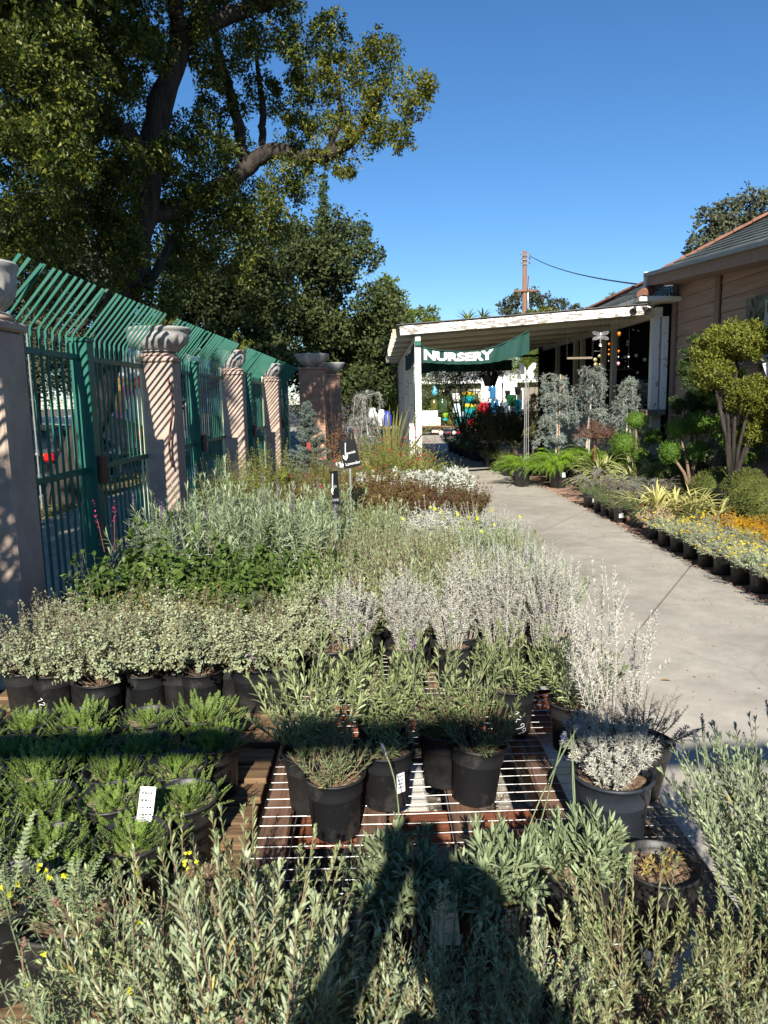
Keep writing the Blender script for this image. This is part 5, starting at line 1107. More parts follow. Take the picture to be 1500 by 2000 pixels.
# toothed lavenders
TOO = [lavender(470 + i, 34, .11, .035, 1.0, .052, .0075, 7, 0, mats=[l_yar2, m_stemg, l_dry, f_vio], tuft=6, heads=2 if i else 1, hl=.26, t0=.05) for i in range(3)]
plant('potted_lavender', 'grey soft leaved lavender with flower stalk left of the front gap', 'potted plant', TOO[0], tuple(atz(775, 1740, BZ + .16).to_2d()) + (BZ,), 0, fs=1.1)
plant('potted_lavender', 'toothed lavender with two tall flower stalks near the front', 'potted plant', TOO[1], tuple(atz(962, 1740, BZ + .16).to_2d()) + (BZ,), .8, fs=1.1)
plant('potted_lavender', 'toothed lavender in wide soil filled pot before the blue black pot', 'potted plant', TOO[2], tuple(atz(1132, 1700, BZ + .17).to_2d()) + (BZ,), 2.0, ps=1.1, fs=1.05)
plant('empty_pot', 'black pot almost empty at the right of the toothed lavender', 'pot', bush(10, .06, .05, 6, .015, .004, 4, T_LIN, [l_dry, m_stemb, f_yel], .9), tuple(atz(1290, 1690, BZ + .17).to_2d()) + (BZ,), 0, ps=1.0)
# foreground lavender hedge
LAVF = [lavender(500 + i, 38 + 4 * i, .34, .07, .5, .027, .0047, 24, .08 if i % 2 else .04, heads=1, up=1.25, tuft=9, hl=.1, mats=[[l_lav, l_lavs, l_lav, l_lavs, l_lav][i], m_stemb, l_dry, f_bud], headm=3) for i in range(5)]
fx = [(-.35, 1.12), (-.24, 1.16), (-.1, 1.1), (.07, 1.06), (.24, 1.07), (.42, 1.1), (.59, 1.08), (.77, 1.1), (-.37, .95), (-.2, .92), (-.03, .88), (.15, .86), (.33, .88), (.52, .88), (.7, .9)]
for k, (x, y) in enumerate(fx):
    r = 0 if k < 8 else 1; c = k if k < 8 else k - 8
    plant('potted_lavender', f'tall grey lavender, {ORD[c]} from left in {["back", "front"][r]} row at bottom edge', 'potted plant', LAVF[k * 2 % 5], (x, y, BZ), RNG.rand() * 6, 'grey lavenders along the bottom edge', fs=RNG.uniform(.68, .84) * (.8 if 2 <= c <= 6 else 1.16 if c < 2 else .98) * (1.08 if r else 1))
LAVR = lavender(520, 92, .33, .09, .8, .03, .0058, 20, .01, heads=9, up=1.2, tuft=8, hl=.1, mats=[l_lavs, m_stemg, l_dry, f_vio])
plant('potted_lavender', 'large silver lavender with violet spikes at the right edge', 'potted plant', LAVR, (.95, 1.62, .3), .3, ps=1.2, fs=.95); plant('potted_lavender', 'large silver lavender at the right edge, nearer one', 'potted plant', LAVR, (.86, 1.36, .3), 2.3, ps=1.2, fs=.92)
o = plant('potted_yarrow', 'yarrow with small lemon yellow flower heads among the lavender', 'potted plant', bush(530, .15, .3, 26, .02, .004, 7, T_DIA, [l_yar2, m_stemg, f_lem], .5, .04, 2, .5, fl=26, flr=.0065), (-.47, 1.02, BZ), 1)
# price signs on stakes
def stake_sign(label, base, topz, w, h, rot, lines):
    o = empty('plant_sign', label, 'sign', base, 0, 'black plant signs on steel stakes'); part('stake', cbox((0, .006, topz / 2), (.014, .005, topz), .001), [m_steel], o)
    p = ob('board', cbox((0, 0, 0), (w, .006, h), .002).mesh('board', [m_slate]), o, (0, -.004, topz + h * .35)); p.rotation_euler = rot
    for s, x, z, hh in lines:
        me = textmesh(s, 1, .005); co = np.array([v.co[:] for v in me.vertices]); w0, w1 = co[:, 0].min(), co[:, 0].max()
        for v in me.vertices: v.co = ((v.co.x - w0) * hh + x, -.0042, v.co.y * hh + z)
        me.materials.append(m_chalk); ob('lettering', me, p)
    g = tube([(-w * .3, -.0042, -h * .2), (-w * .22, -.0042, h * .1), (-w * .1, -.0042, h * .42)], .004, 5); inst(g, T_DIA, [[-w * .3, -.0045, -h * .2]] * 2, [[-.3, 0, 1], [.6, 0, 1]], [[0, -1, 0]], .05, .016); part('drawing', g, [m_chalk], p)
    return o
b1 = atz(688, 1075, BZ + .1); b1.z = BZ
stake_sign('black sign lettered Spanish Lavender on a grey stake', b1, aty(684, 905, b1.y).z - BZ, .125, .2, (0, -.2, -.15), [('Spanish', -.03, .0, .026), ('Lavender', -.045, -.08, .03)])
b2 = atz(660, 1140, BZ + .1); b2.z = BZ
stake_sign('black sign turned nearly edge on, on a grey stake', b2, aty(661, 975, b2.y).z - BZ, .12, .2, (0, -.12, -1.15), [('English', -.03, .0, .026), ('Lavender', -.045, -.08, .03)])
# specimens at the far left
SPR1 = spruce(600, 1.25, .36); q = aty(603, 880, 10.4); plant('potted_blue_spruce', 'conical blue spruce with a red tag before the gate pillar', 'potted tree', SPR1, (q.x, 10.4, .0), 0, ps=2.2, fs=1.1, fname='crown')
o = bpy.data.objects['potted_blue_spruce']; card(o, (.03, -.33, .95), .05, .1, (0, 0, 0), 2, m_redpot, 6)
q = aty(662, 880, 11); plant('potted_shrub', 'dead brown leaved shrub beside the blue spruce', 'potted tree', bush(605, .3, .85, 40, .045, .02, 8, T_DIA, [l_brown, m_stemb, f_red], .7, .05, 2, .2, sub=2, t0=.55), (q.x, 11, 0), 0, ps=2, fs=1.0); card(bpy.data.objects['potted_shrub'], (0, -.2, .9), .05, .1, (0, .1, 0), 2, seed=7) if False else None
q = aty(718, 880, 12); plant('potted_weeping_tree', 'grey weeping tree left of the yucca', 'potted tree', weeping(610, 1.45, .42, 8, [L('grey_weeping_leaf', [(.13, .145, .125), (.2, .215, .185), (.27, .285, .25)], trans=.1), m_stemw], per=6), (q.x, 12, .0), 0, ps=2, fs=1, fname='crown')
q = aty(775, 880, 12.5); plant('potted_yucca', 'spiky olive yucca beside the pergola posts', 'potted plant', strap(615, 46, 1.15, .045, [L('yucca_leaf', [(.16, .17, .05), (.24, .23, .08), (.3, .28, .12)], trans=.15)], (.02, .62), .2, False, .06), (q.x - .12, 12.5, .0), 0, ps=2.2, fs=1.05)
TW = bush(618, .35, 1.3, 16, .02, .01, 4, T_DIA, [l_brown, m_stemb, f_red], .6, .04, 1, .3, sub=2, t0=.7)
q = aty(650, 860, 13.5); plant('potted_shrub', 'bare twisted twigs rising beside the gate pillar', 'potted tree', TW, (q.x, 13.5, 0), 0, ps=2, fs=1.1)
q = aty(690, 900, 9.9); g = lathe([(.01, 0), (.14, .0), (.17, .02), (.2, .3), (.235, .31), (.235, .36), (.21, .36), (.2, .3), (.01, .28)], 28); thing('white_tub', g, m_letter, 'round white tub half hidden behind the black sign', 'tub', smooth=True, loc=(q.x, 9.9, .42))
for k, (px, py, Y, c, lab) in enumerate([(728, 812, 13.0, m_tagw, 'white nursery bag left of the yucca'), (745, 815, 13.3, m_tagw, 'small white canister with green cap left of the yucca'), (757, 818, 13.2, M('cobalt_blue', (.02, .05, .4), .4), 'cobalt blue canister beside the yucca')]):
    q = aty(px, py, Y); g = lathe([(.01, 0), (.07, 0), (.075, .02), (.075, .2), (.05, .24), (.05, .28), (.01, .29)], 18); thing('canister', g, c, lab, 'container', smooth=True, loc=(q.x, Y, q.z - .15))
g = cbox((0, 0, 0), (.8, .7, .04), .005); thing('display_table', g, m_grey, 'low grey table under the canisters by the yucca', 'table', loc=(-.02, 13.2, aty(745, 815, 13.2).z - .175)); o = bpy.data.objects['display_table']; zt_ = o.location.z
for sx in (-.34, .34):
    for sy in (-.28, .28): part('leg', cbox((sx, sy, -zt_ / 2 - .02), (.06, .06, zt_ - .04), .004), [m_grey], o)
# climbing rose canes by the post
q = aty(835, 880, 12.2); ROSE = bush(620, .3, 1.0, 14, .035, .022, 7, T_DIA, [l_ygr, m_stemr, f_pink], .55, .04, 2, .1, sub=1, fl=2, flr=.02, t0=.3)
for k, (x, y) in enumerate([(.58, 12.1), (.8, 12.2), (.35, 12.0)]): plant('potted_rose', ['thin leafy rose canes in front of the white post', 'thin leafy rose canes right of the white post', 'thin leafy rose canes left of the white post'][k], 'potted plant', ROSE, (x, y, 0), k * 2.1, ps=1.6, fs=RNG.uniform(.85, 1.05))
for k in range(5):
    x, y = [(-.5, 9.8), (-.15, 10.3), (.25, 10.0), (.5, 10.6), (.05, 11.2)][k]; plant('potted_flowering_shrub', f'red flowered shrub on the ground before the yucca, {["first","second","fourth","fifth","third"][k]} from left', 'potted plant', YGR, (x, y, 0), k, 'red flowered shrubs before the yucca', ps=1.9, fs=1.35)
# ================================================================ right side of the path
def gp(px, py): return atz(px, py, 0)
SHR = [bush(700 + i, .14, .2, 50, .014, .008, 8, T_DIA, [l_box, m_stemb, f_wht], 1.0, .04, 2, .3, sub=2) for i in range(2)]
SHRG = [bush(705 + i, .14, .17, 50, .016, .007, 8, T_DIA, [L('creeping_leaf%d' % i, [(.06, .11, .04), (.1, .16, .06), (.14, .2, .08)], trans=.2), m_stemb, f_wht], 1.1, .04, 2, .3, sub=2) for i in range(2)]
SILY = [bush(710 + i, .17, .24, 56, .022, .008, 9, T_DIA, [L('grey_daisy_leaf%d' % i, [(.22, .27, .15), (.31, .36, .21), (.42, .45, .29)], trans=.12), m_stemw, f_yel], 1.05, .05, 2, .4, sub=2, fl=44 if i < 2 else 20, flr=.014) for i in range(3)]
for k in range(9):
    y = 5.15 + k * .33; plant('potted_daisy_bush', f'silver yellow flowered bush along the path edge, {ORD[k]} from the near end', 'potted plant', SILY[k % 3], (3.08, y, .0), RNG.rand() * 6, 'yellow flowered silver bushes along the path', ps=1.12, fs=RNG.uniform(.9, 1.1), zs=.66)
for k in range(8): plant('potted_daisy_bush', f'silver yellow flowered bush in second row from path, {ORD[k]} from near end', 'potted plant', SILY[k % 2], (3.4, 5.2 + k * .33, .0), RNG.rand() * 6, 'yellow flowered silver bushes in the second row', ps=1.12, fs=RNG.uniform(.9, 1.1), zs=.72)
ORA = [bush(720 + i, .17, .3, 56, .024, .015, 8, T_DIA, [l_orange, m_stemb, f_yel], .9, .05, 2, .3, sub=2, t0=.2) for i in range(2)] + [bush(724, .17, .32, 46, .024, .015, 8, T_DIA, [l_ygr, m_stemb, f_yel], .9, .05, 2, .3, sub=2)]
for r in range(2):
    for k in range(7): plant('potted_orange_shrub', f'orange leaved shrub in the {["near", "far"][r]} orange row, {ORD[k]} from near end', 'potted plant', ORA[(0, 1, 0, 2)[(k + r) % 4] if k > 4 else (k + r) % 2], (3.68 + r * .3, 5.3 + k * .38, 0), RNG.rand() * 6, 'orange leaved shrubs', ps=1.1, fs=RNG.uniform(.9, 1.1), zs=.75)
q = gp(1305, 1092); plant('potted_tan_plant', 'plant with pale tan seed heads at the path edge', 'potted plant', bush(730, .17, .2, 40, .026, .015, 7, T_DIA, [l_tan, m_stemb, f_wht], 1.1, .05, 2, .3, sub=2), (3.1, 8.15, 0), 0, ps=1.05, fs=1.05)
q = gp(1295, 1070); plant('potted_rush', 'brownish green rush tuft beside the tan plant', 'potted plant', plume(731, 30, .3, [L('rush_blade', [(.08, .09, .02), (.13, .13, .03)], trans=.2), m_stemg], .05, 90), (3.22, 8.5, 0), 0, ps=1.0, fs=.9)
plant('potted_rush', 'brownish green rush tuft behind the tan plant', 'potted plant', plume(732, 30, .3, [bpy.data.materials['rush_blade'], m_stemg], .05, 90), (3.5, 8.2, 0), 2, ps=1.0, fs=.95)
SP = [(1160, 968), (1180, 985), (1200, 1000), (1214, 1012), (1228, 1022), (1239, 1034)]
for k, y in enumerate([10.7, 10.25, 9.85, 9.6, 9.3, 8.92]):
    o = plant('potted_creeper', f'small leafy creeper in black pot at path edge, {ORD[k]} from far end', 'potted plant', SHRG[k % 2], (3.08 + (.03 if k % 2 else 0) + (.05 if k == 5 else 0), y, 0), RNG.rand() * 3, 'small creepers at the path edge', ps=1.12, fs=1.05)
    if k in (0, 3, 4): o.rotation_euler.z = 0; card(o, (-.02 if k else .05, -.0945, .07), .06, .06, (-.06, 0, .1), 2, seed=20 + k)
JUN = [plume(740 + i, 30, .34, [l_jun, m_stemb], .05, 70) for i in range(2)]
for k, (x, y) in enumerate([(3.35, 11.5), (3.65, 11.0), (3.45, 10.5), (3.85, 10.2), (3.55, 9.9)]): plant('potted_juniper', f'spreading grey juniper behind the creepers, {ORD[k]} from the far end', 'potted plant', JUN[k % 2], (x, y, 0), k * 1.3, 'spreading grey junipers', ps=1.4, fs=1.15, dz=-.02)
FLX = [strap(750 + i, 150, .58, .038, None, (.3, 1.35), 1.5) for i in range(2)]; FLS = [strap(755 + i, 54, .44, .024, [L('spider_leaf%d' % i, [(.45, .45, .1), (.55, .53, .2)], trans=.3), l_flaxc]) for i in range(2)]
fx_ = [(3.75, 12.35), (4.15, 12.0), (3.95, 11.3), (4.3, 11.2)]
for k, (x, y) in enumerate(fx_): plant('potted_flax', f'large cream striped strap leaf clump, {["far left", "far right", "near left", "near right"][k]} of its group of four', 'potted plant', FLX[k % 2], (x, y, 0), k * 1.7, 'cream striped strap leaf clumps', ps=1.5, fs=1.1)
for k, (x, y) in enumerate([(3.4, 9.55), (3.42, 8.95), (3.72, 9.2), (3.7, 8.55), (3.95, 8.5)]): plant('potted_spider_plant', f'yellow strap leaf plant in red pot, {ORD[k]} from far end', 'potted plant', FLS[k % 2], (x, y, 0), k * 1.1, 'yellow strap leaf plants in red pots', pot=POTR, ps=1.1, fs=1.0)
GLB = [ball(760 + i, .33, 6500, .03, .009, .86, [l_globe, m_bark_s], .88, .02, out=1.6) for i in range(3)]
gl = [(aty(px, py, Y).x, Y, s) for px, py, Y, s in [(1312, 942, 10.9, .92), (1372, 945, 10.3, .92), (1404, 958, 9.5, 1.0), (1458, 970, 8.9, .98), (1498, 985, 8.3, .98), (1560, 980, 9.2, .98)]]
for k, (x, y, s) in enumerate(gl): plant('potted_globe_shrub', f'clipped olive green globe shrub, {ORD[k]} counting from the far end', 'potted plant', GLB[k % 3], (x, y, 0), k * 2, 'clipped globe shrubs', pot=POTR if k == 0 else POT, ps=1.5, fs=s, fname='crown', dz=.14)
# foxtail ferns in big pots
FOX = [plume(770 + i, 95, .42, None, .055, 170, .09, 1.7) for i in range(3)]
fo = [(2.62, 13.35, 1.8, 1.1), (3.2, 13.05, 2.1, 1.28), (3.65, 13.2, 1.9, 1.2), (4.1, 13.1, 1.9, 1.15), (3.45, 13.75, 1.9, 1.15), (4.4, 12.8, 1.8, 1.1), (4.62, 12.2, 1.6, 1.0), (3.9, 13.8, 1.9, 1.15)]
fn = ['in tall black pot at the path, leftmost fern', 'in widest black pot with white tag', 'third from left in the fern row', 'fourth from left in the fern row', 'behind the widest pot', 'under the porch post', 'beside the pompom tree', 'behind the third fern']
for k, (x, y, ps, fs) in enumerate(fo):
    o = plant('potted_foxtail_fern', f'bright green plumed fern {fn[k]}', 'potted plant', FOX[k % 3], (x, y, 0), k, 'bright green plumed ferns', ps=ps, fs=fs, dz=.02)
    if k == 1: o.rotation_euler.z = 0; card(o, (.05, -.178, .2), .06, .08, (-.06, 0, .2), 2, seed=31)
for k in range(7): plant('potted_small_shrub', f'small leafy shrub by the path before the pergola, {ORD[k]} from near end', 'potted plant', SHR[k % 2], (2.72 - .02 * k + (.1 if k % 2 else 0), 14.2 + k * .5, 0), k * 1.7, 'small shrubs along the path before the pergola', ps=1.35, fs=1.3)
# weeping cedars and small weeping red tree
WC = [weeping(780 + i, 1.75, .62, 7, ll=.044, per=7, drop=.62, tiers=((1, .55), (.8, .5), (.55, .75), (.3, .5))) for i in range(2)]
ced = [(aty(1085, 860, 14.0), 14.0, 1.02, 0, 'widest weeping blue cedar, left one on a copper stake'), (aty(1150, 860, 13.9), 13.9, 1.08, 1, 'weeping blue cedar behind the small red tree'), (aty(1232, 860, 13.25), 13.25, 1.0, 0, 'narrow weeping blue cedar beside the porch post')]
for k, (q, Y, s, v, lab) in enumerate(ced):
    o = plant('potted_weeping_cedar', lab, 'potted tree', WC[v], (q.x, Y, 0), k * 2, 'weeping blue cedars', ps=2.2, fs=s, fname='crown'); part('stake', tube([(.05, -.05, .2), (.06, -.06, 2.0 if k != 2 else 1.7)], .013, 8), [m_stake if k == 0 else m_bamboo], o)
    if k == 2: o.children[2].scale = (.72, .72, 1.02)
q = aty(1117, 800, 14); o = plant('potted_weeping_cedar', 'yellowed weeping cedar strand left of the widest cedar', 'potted tree', weeping(785, 1.2, .3, 4, [L('yellowed_needle', [(.2, .2, .08), (.3, .28, .12)], trans=.1), m_stemb]), (aty(1040, 860, 15.6).x, 15.6, 0), 0, ps=2, fs=1.0, fname='crown')
q = aty(1160, 900, 12.7); RT = bush(790, .34, .3, 60, .028, .012, 7, T_DIA, [L('dark_red_brown_leaf', [(.1, .045, .035), (.17, .09, .06), (.12, .09, .05)], trans=.15), m_stemr, f_red], 1.5, .03, 2, 0, sub=3)
o = plant('potted_red_tree', 'small weeping red brown tree on a thin red trunk', 'potted tree', RT, (q.x, 12.7, 0), 0, ps=1.8, fname='crown', dz=.62); part('trunk', tube([(0, 0, .25), (.01, 0, .6), (0, 0, .95)], [.022, .018, .014], 8), [m_stemr], o, True)
# pompom topiaries
def pompom(label, base, balls, cat='potted tree', lm=l_box, n=2600, ll=.02, trunk=True, pot=1.7, seed=0, lw=.012, name='pompom_topiary', bark=None):
    x, y = base; o = empty(name, label, cat, (x, y, 0), 0, 'pompom topiaries'); ob('pot', POT, o, sc=pot); ob('soil', SOIL[0], o, sc=pot); g = G(); zb = .15 * pot
    for k, (bx, bz, r, sq) in enumerate(balls):
        dy = .1 * math.sin(k * 2.1); tube([(0, 0, zb), (bx * .35, dy * .3, zb + (bz - zb) * .5), (bx, dy, bz)], [.03, .022, .012], 7, 0, g)
        gb = G(); ball(seed + k, r, int(n * (r / .2) ** 2), ll, lw, sq, None, .78, .2 if bark else .1, (bx, dy, bz), gb); part('pompom', gb, [lm], o)
    part('trunk', g, [bark or m_stemb], o, True); return o
def pb(Y, x0, lst): return [(aty(px, py, Y).x - x0, aty(px, py, Y).z, r * Y / 1450, sq) for px, py, r, sq in lst]
x0 = aty(1243, 900, 12.3).x; pompom('pompom tree with three clipped balls beside the porch post', (x0, 12.3), pb(12.3, x0, [(1242, 821, 20, .85), (1222, 868, 27, .95), (1272, 852, 18, .85), (1250, 893, 20, .9)]), seed=800)
x0 = aty(1352, 900, 10.0).x; pompom('pompom tree with four clipped balls against the pink wall', (x0, 10.0), pb(10.0, x0, [(1325, 836, 23, .9), (1370, 830, 27, .95), (1360, 880, 23, .9), (1308, 882, 21, 1.1)]), seed=810)
x0 = aty(1432, 900, 9.0).x; pompom('large golden topiary with tiered rounded clumps by the poster', (x0, 9.0), pb(9.0, x0, [(1440, 668, 58, .58), (1395, 690, 36, .75), (1462, 770, 44, .68), (1490, 800, 34, .9), (1480, 850, 30, .6), (1385, 730, 34, .8), (1400, 660, 26, .7)]), lm=l_gold, n=2300, ll=.036, lw=.02, pot=2.4, seed=820, name='cloud_topiary', bark=m_bark)
o = bpy.data.objects['cloud_topiary']; g = G(); rs = np.random.RandomState(19)
for px, py, r in [(1402, 720, 34), (1432, 745, 34), (1400, 760, 36), (1436, 800, 38), (1470, 830, 36), (1392, 810, 34), (1425, 850, 36), (1460, 880, 30), (1490, 740, 26)]:
    cloud(g, rs, np.array(aty(px, py, 9.25)) - np.array(o.location), r * 9.25 / 1450, 620, .036, .02, 0, sub=12)
part('inner_foliage', g, [l_box], o)
q = aty(1436, 655, 9.0); part('top_shoot', (lambda g_: (tube([(0, 0, 0), (.01, 0, .2)], .004, 5, 1, g_), inst(g_, T_DIA, np.stack([np.zeros(18), np.zeros(18), np.linspace(.05, .22, 18)], -1), rdir(RNG, 18, .5), rdir(RNG, 18), .04, .022), g_)[-1])(G()), [l_gold, m_stemg], o, loc=(q.x - x0, 0, q.z - .02))
q = aty(1467, 718, 9.2); card(o, (q.x - x0, -.25, q.z - .12), .075, .17, (0, -.35, 0), 2, seed=40)
# dark conifer and olives
rs = np.random.RandomState(6); x0 = aty(1352, 900, 10.6).x; o = empty('potted_conifer', 'dark twisted conifer column against the pink wall', 'potted tree', (x0, 10.6, 0)); ob('pot', POT, o, sc=2.0); ob('soil', SOIL[1], o, sc=2.0); g = G()
for px, py, r in [(1352, 665, 12), (1345, 690, 16), (1372, 690, 16), (1360, 715, 24), (1335, 720, 14), (1350, 750, 30), (1345, 785, 30), (1335, 800, 22), (1360, 815, 30), (1385, 760, 22), (1375, 790, 26)]:
    c = np.array(aty(px, py, 10.6)) - [x0, 10.6, 0]; cloud(g, rs, c, r * 10.6 / 1450, int(60 * r), .04, .018, 0, sub=10, droop=-.6)
part('crown', g, [l_con], o); part('trunk', tube([(0, 0, .25), (-.03, 0, .9), (.05, 0, 1.6)], [.04, .03, .015], 8), [m_bark_s], o, True)
OLV = [bush(830 + i, .3, .5, 60, .034, .009, 9, T_DIA, [L('olive_leaf%d' % i, [(.06, .085, .04), (.1, .13, .065), (.16, .19, .11)], trans=.12), m_stemw, f_wht], .8, .04, 2, .3, sub=3) for i in range(2)]
for k, (px, Y) in enumerate([(1398, 9.9), (1466, 9.7)]):
    x = aty(px, 900, Y).x; o = plant('potted_olive', ['grey green olive bush left of the golden topiary foot', 'grey green olive bush with short trunk at the right edge'][k], 'potted tree', OLV[k], (x, Y, 0), k, 'grey green olive bushes', ps=2.0, fs=.95, dz=.32); part('trunk', tube([(0, 0, .2), (0, 0, .7)], .025, 8), [m_bark_s], o, True)
for k, (px, py, Y) in enumerate([(1420, 860, 10.9), (1480, 875, 10.5), (1390, 900, 11.2)]):
    q = aty(px, py, Y); plant('potted_shrub', f'dark leafy shrub in the shade of the wall, {ORD[k]} in its row', 'potted plant', bush(840 + k, .3, .6, 46, .034, .02, 8, T_DIA, [l_box, m_stemb, f_wht], .8, .05, 2, .2, sub=2), (min(q.x, 4.8), Y, 0), k, 'dark shrubs along the wall', ps=1.8, fs=1.1)
# ================================================================ under the pergola
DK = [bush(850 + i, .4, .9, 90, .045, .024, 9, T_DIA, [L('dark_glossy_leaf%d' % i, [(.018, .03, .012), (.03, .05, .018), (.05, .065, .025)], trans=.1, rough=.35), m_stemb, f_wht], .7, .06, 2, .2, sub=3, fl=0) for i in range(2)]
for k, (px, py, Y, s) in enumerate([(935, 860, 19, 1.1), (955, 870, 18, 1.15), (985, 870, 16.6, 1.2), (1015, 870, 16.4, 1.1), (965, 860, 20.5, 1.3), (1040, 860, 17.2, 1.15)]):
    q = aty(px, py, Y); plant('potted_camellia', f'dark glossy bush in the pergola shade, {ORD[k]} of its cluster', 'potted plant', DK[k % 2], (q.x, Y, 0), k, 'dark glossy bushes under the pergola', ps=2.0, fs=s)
WF = bush(856, .22, .22, 40, .025, .016, 6, T_DIA, [l_box, m_stemb, f_wht], 1.1, .05, 2, .3, sub=2, fl=14, flr=.028)
for k in range(5): plant('potted_white_flower', f'low white flowered plant at the shaded path edge, {ORD[k]} from the near end', 'potted plant', WF, (2.5 - .06 * k, 19.2 + k * .8, 0), k, 'white flowered plants in the shade', ps=1.5, fs=1.4)
# slender tree
q = aty(905, 850, 22.5); o = empty('potted_slender_tree', 'slender many stemmed young tree in dark tub', 'potted tree', (q.x, 22.5, 0)); ob('pot', POT, o, sc=2.6); ob('soil', SOIL[0], o, sc=2.6); g = G(); rs = np.random.RandomState(8); gc = G()
for (a, b_) in [((893, 800), (888, 760)), ((907, 790), (915, 745)), ((900, 780), (896, 720)), ((912, 810), (925, 770)), ((885, 790), (868, 745))]:
    A_, B_ = [np.array(aty(*p, 22.5)) - [q.x, 22.5, 0] for p in (a, b_)]; tube([(0, 0, .35), A_, B_], [.035, .022, .008], 6, 0, g); cloud(gc, rs, B_, (.45, .45, .5), 420, .07, .03, 0, sub=14)
part('trunk', g, [m_bark_s], o, True); part('crown', gc, [bpy.data.materials['dark_glossy_leaf0']], o)
# hanging basket
q = aty(957, 735, 17); o = empty('hanging_basket', 'dark hanging basket of trailing foliage behind the banner', 'basket', q); part('bowl', lathe([(.01, -.22), (.12, -.22), (.19, .0), (.2, .02), (.18, .0), (.01, -.02)], 20), [m_blk], o, True); ob('foliage', bush(860, .4, .32, 50, .05, .026, 7, T_DIA, [bpy.data.materials['dark_glossy_leaf1'], m_stemb, f_wht], 1.6, .05, 2, 0, sub=2), o)
part('cord', tube([(0, 0, 0), (0, 0, .95)], .006, 5), [m_cable], o)
# butterfly on stakes
q = aty(1029, 728, 13.3); o = empty('butterfly_stake', 'white metal butterfly on thin garden stakes', 'garden ornament', (q.x, 13.3, 0)); g = G(); wg = np.array([(0, 0), (.03, .09), (.1, .17), (.15, .16), (.14, .08), (.09, .02), (.12, -.03), (.1, -.11), (.05, -.12), (.015, -.05)])
for s in (-1, 1):
    P = [np.array((s * x * 1.0, -.06 * x / .15 - .002, z + q.z)) for x, z in wg]; Pb = [p + np.array((0, .008, 0)) for p in P]; m_ = len(P); n0 = g.n; g.add(np.array(P + Pb), np.array([[i, (i + 1) % m_, m_ + (i + 1) % m_, m_ + i] for i in range(m_)]))
    g.f.append((np.array([[n0 + i for i in range(m_)], [n0 + 2 * m_ - 1 - i for i in range(m_)]]), 0))
part('wings', g, [m_letter], o); part('body', tube([(0, -.005, q.z - .08), (0, -.005, q.z), (0, -.005, q.z + .1)], [.008, .012, .006], 8), [m_cable], o, True)
for dx in (-.04, .0, .05): part('stake', tube([(dx, .01, 0), (dx * .5, .01, q.z - .03)], .006, 6), [m_silver], o)
# things hanging from the pergola front
def hang(px, py, Y): return aty(px, py, Y)
q0, q1 = hang(1107, 700, 12.5), hang(1157, 699, 12.5); o = empty('hanging_bar', 'grey wooden bar hanging on chains from the pergola beam', 'hanging ornament', (q0 + q1) / 2); L_ = (q1 - q0).length; part('bar', cbox((0, 0, 0), (L_, .04, .035), .005), [m_grey], o)
for s in (-1, 1):
    g = G(); 
    for k in range(13): tube([(s * L_ * .5 + (.015 * math.cos(x)) * (k % 2), .015 * math.cos(x) * ((k + 1) % 2), .03 + .044 * k + .02 * math.sin(x)) for x in np.linspace(0, 2 * pi, 9)], .004, 4, 0, g, False)
    part('chain', g, [m_cable], o)
q = hang(1173, 656, 12.5); o = empty('dragonfly_chime', 'pierced metal dragonfly wind chime hanging in the porch opening', 'hanging ornament', q); g = G()
for s in (-1, 1):
    for z, a in ((.025, .25), (-.02, -.25)):
        c = np.array((s * .07, 0, z + a * .06)); x = np.linspace(0, 2 * pi, 15)
        tube([c + np.array((s * .065 * math.cos(t) * math.cos(a) - 0, 0, .024 * math.sin(t) + s * 0 + .065 * math.cos(t) * math.sin(a))) for t in x], .005, 5, 0, g, False); tube([(0, 0, z * .5), c + np.array((s * .05, 0, a * .05))], .004, 4, 0, g)
        for t in np.linspace(-.6, .6, 4): tube([c + np.array((s * .065 * t, 0, -.022)), c + np.array((s * .065 * t, 0, .022))], .003, 4, 0, g)
part('wings', g, [m_silver], o); part('body', lathe([(.002, -.12), (.012, -.1), (.012, -.02), (.02, .01), (.016, .05), (.004, .06)], 10), [m_silver], o, True); part('cord', tube([(0, 0, .06), (0, 0, .32)], .0025, 4), [m_cable], o); part('bell', lathe([(.03, -.17), (.022, -.13), (.004, -.115)], 12), [m_silver], o, True)
q = hang(1166, 700, 12.7); o = empty('wind_chime', 'wind chime of brass discs under the dragonfly', 'hanging ornament', q); part('hoop', tube([(.05 * math.cos(a), .05 * math.sin(a), .12) for a in np.linspace(0, 2 * pi, 15)], .005, 5), [m_steel], o)
for k, (dx, dz, r) in enumerate([(-.03, -.02, .035), (-.02, -.1, .035), (.04, .04, .03), (.05, -.1, .02)]): part('disc', lathe([(.001, -.002), (r, -.002), (r, .002), (.001, .002)], 14).tf(Matrix.Translation((dx, 0, dz)) @ Matrix.Rotation(pi / 2, 4, 'X') ), [M('brass%d' % k, (.35, .3, .14), .4, metal=.5)], o, True)
part('cord', tube([(0, 0, .12), (0, 0, .36)], .0025, 4), [m_cable], o)
m_or = M('orange_glass', (.75, .2, .02), .2, bump=0); m_pk = M('pink_glass', (.8, .4, .45), .3, bump=0)
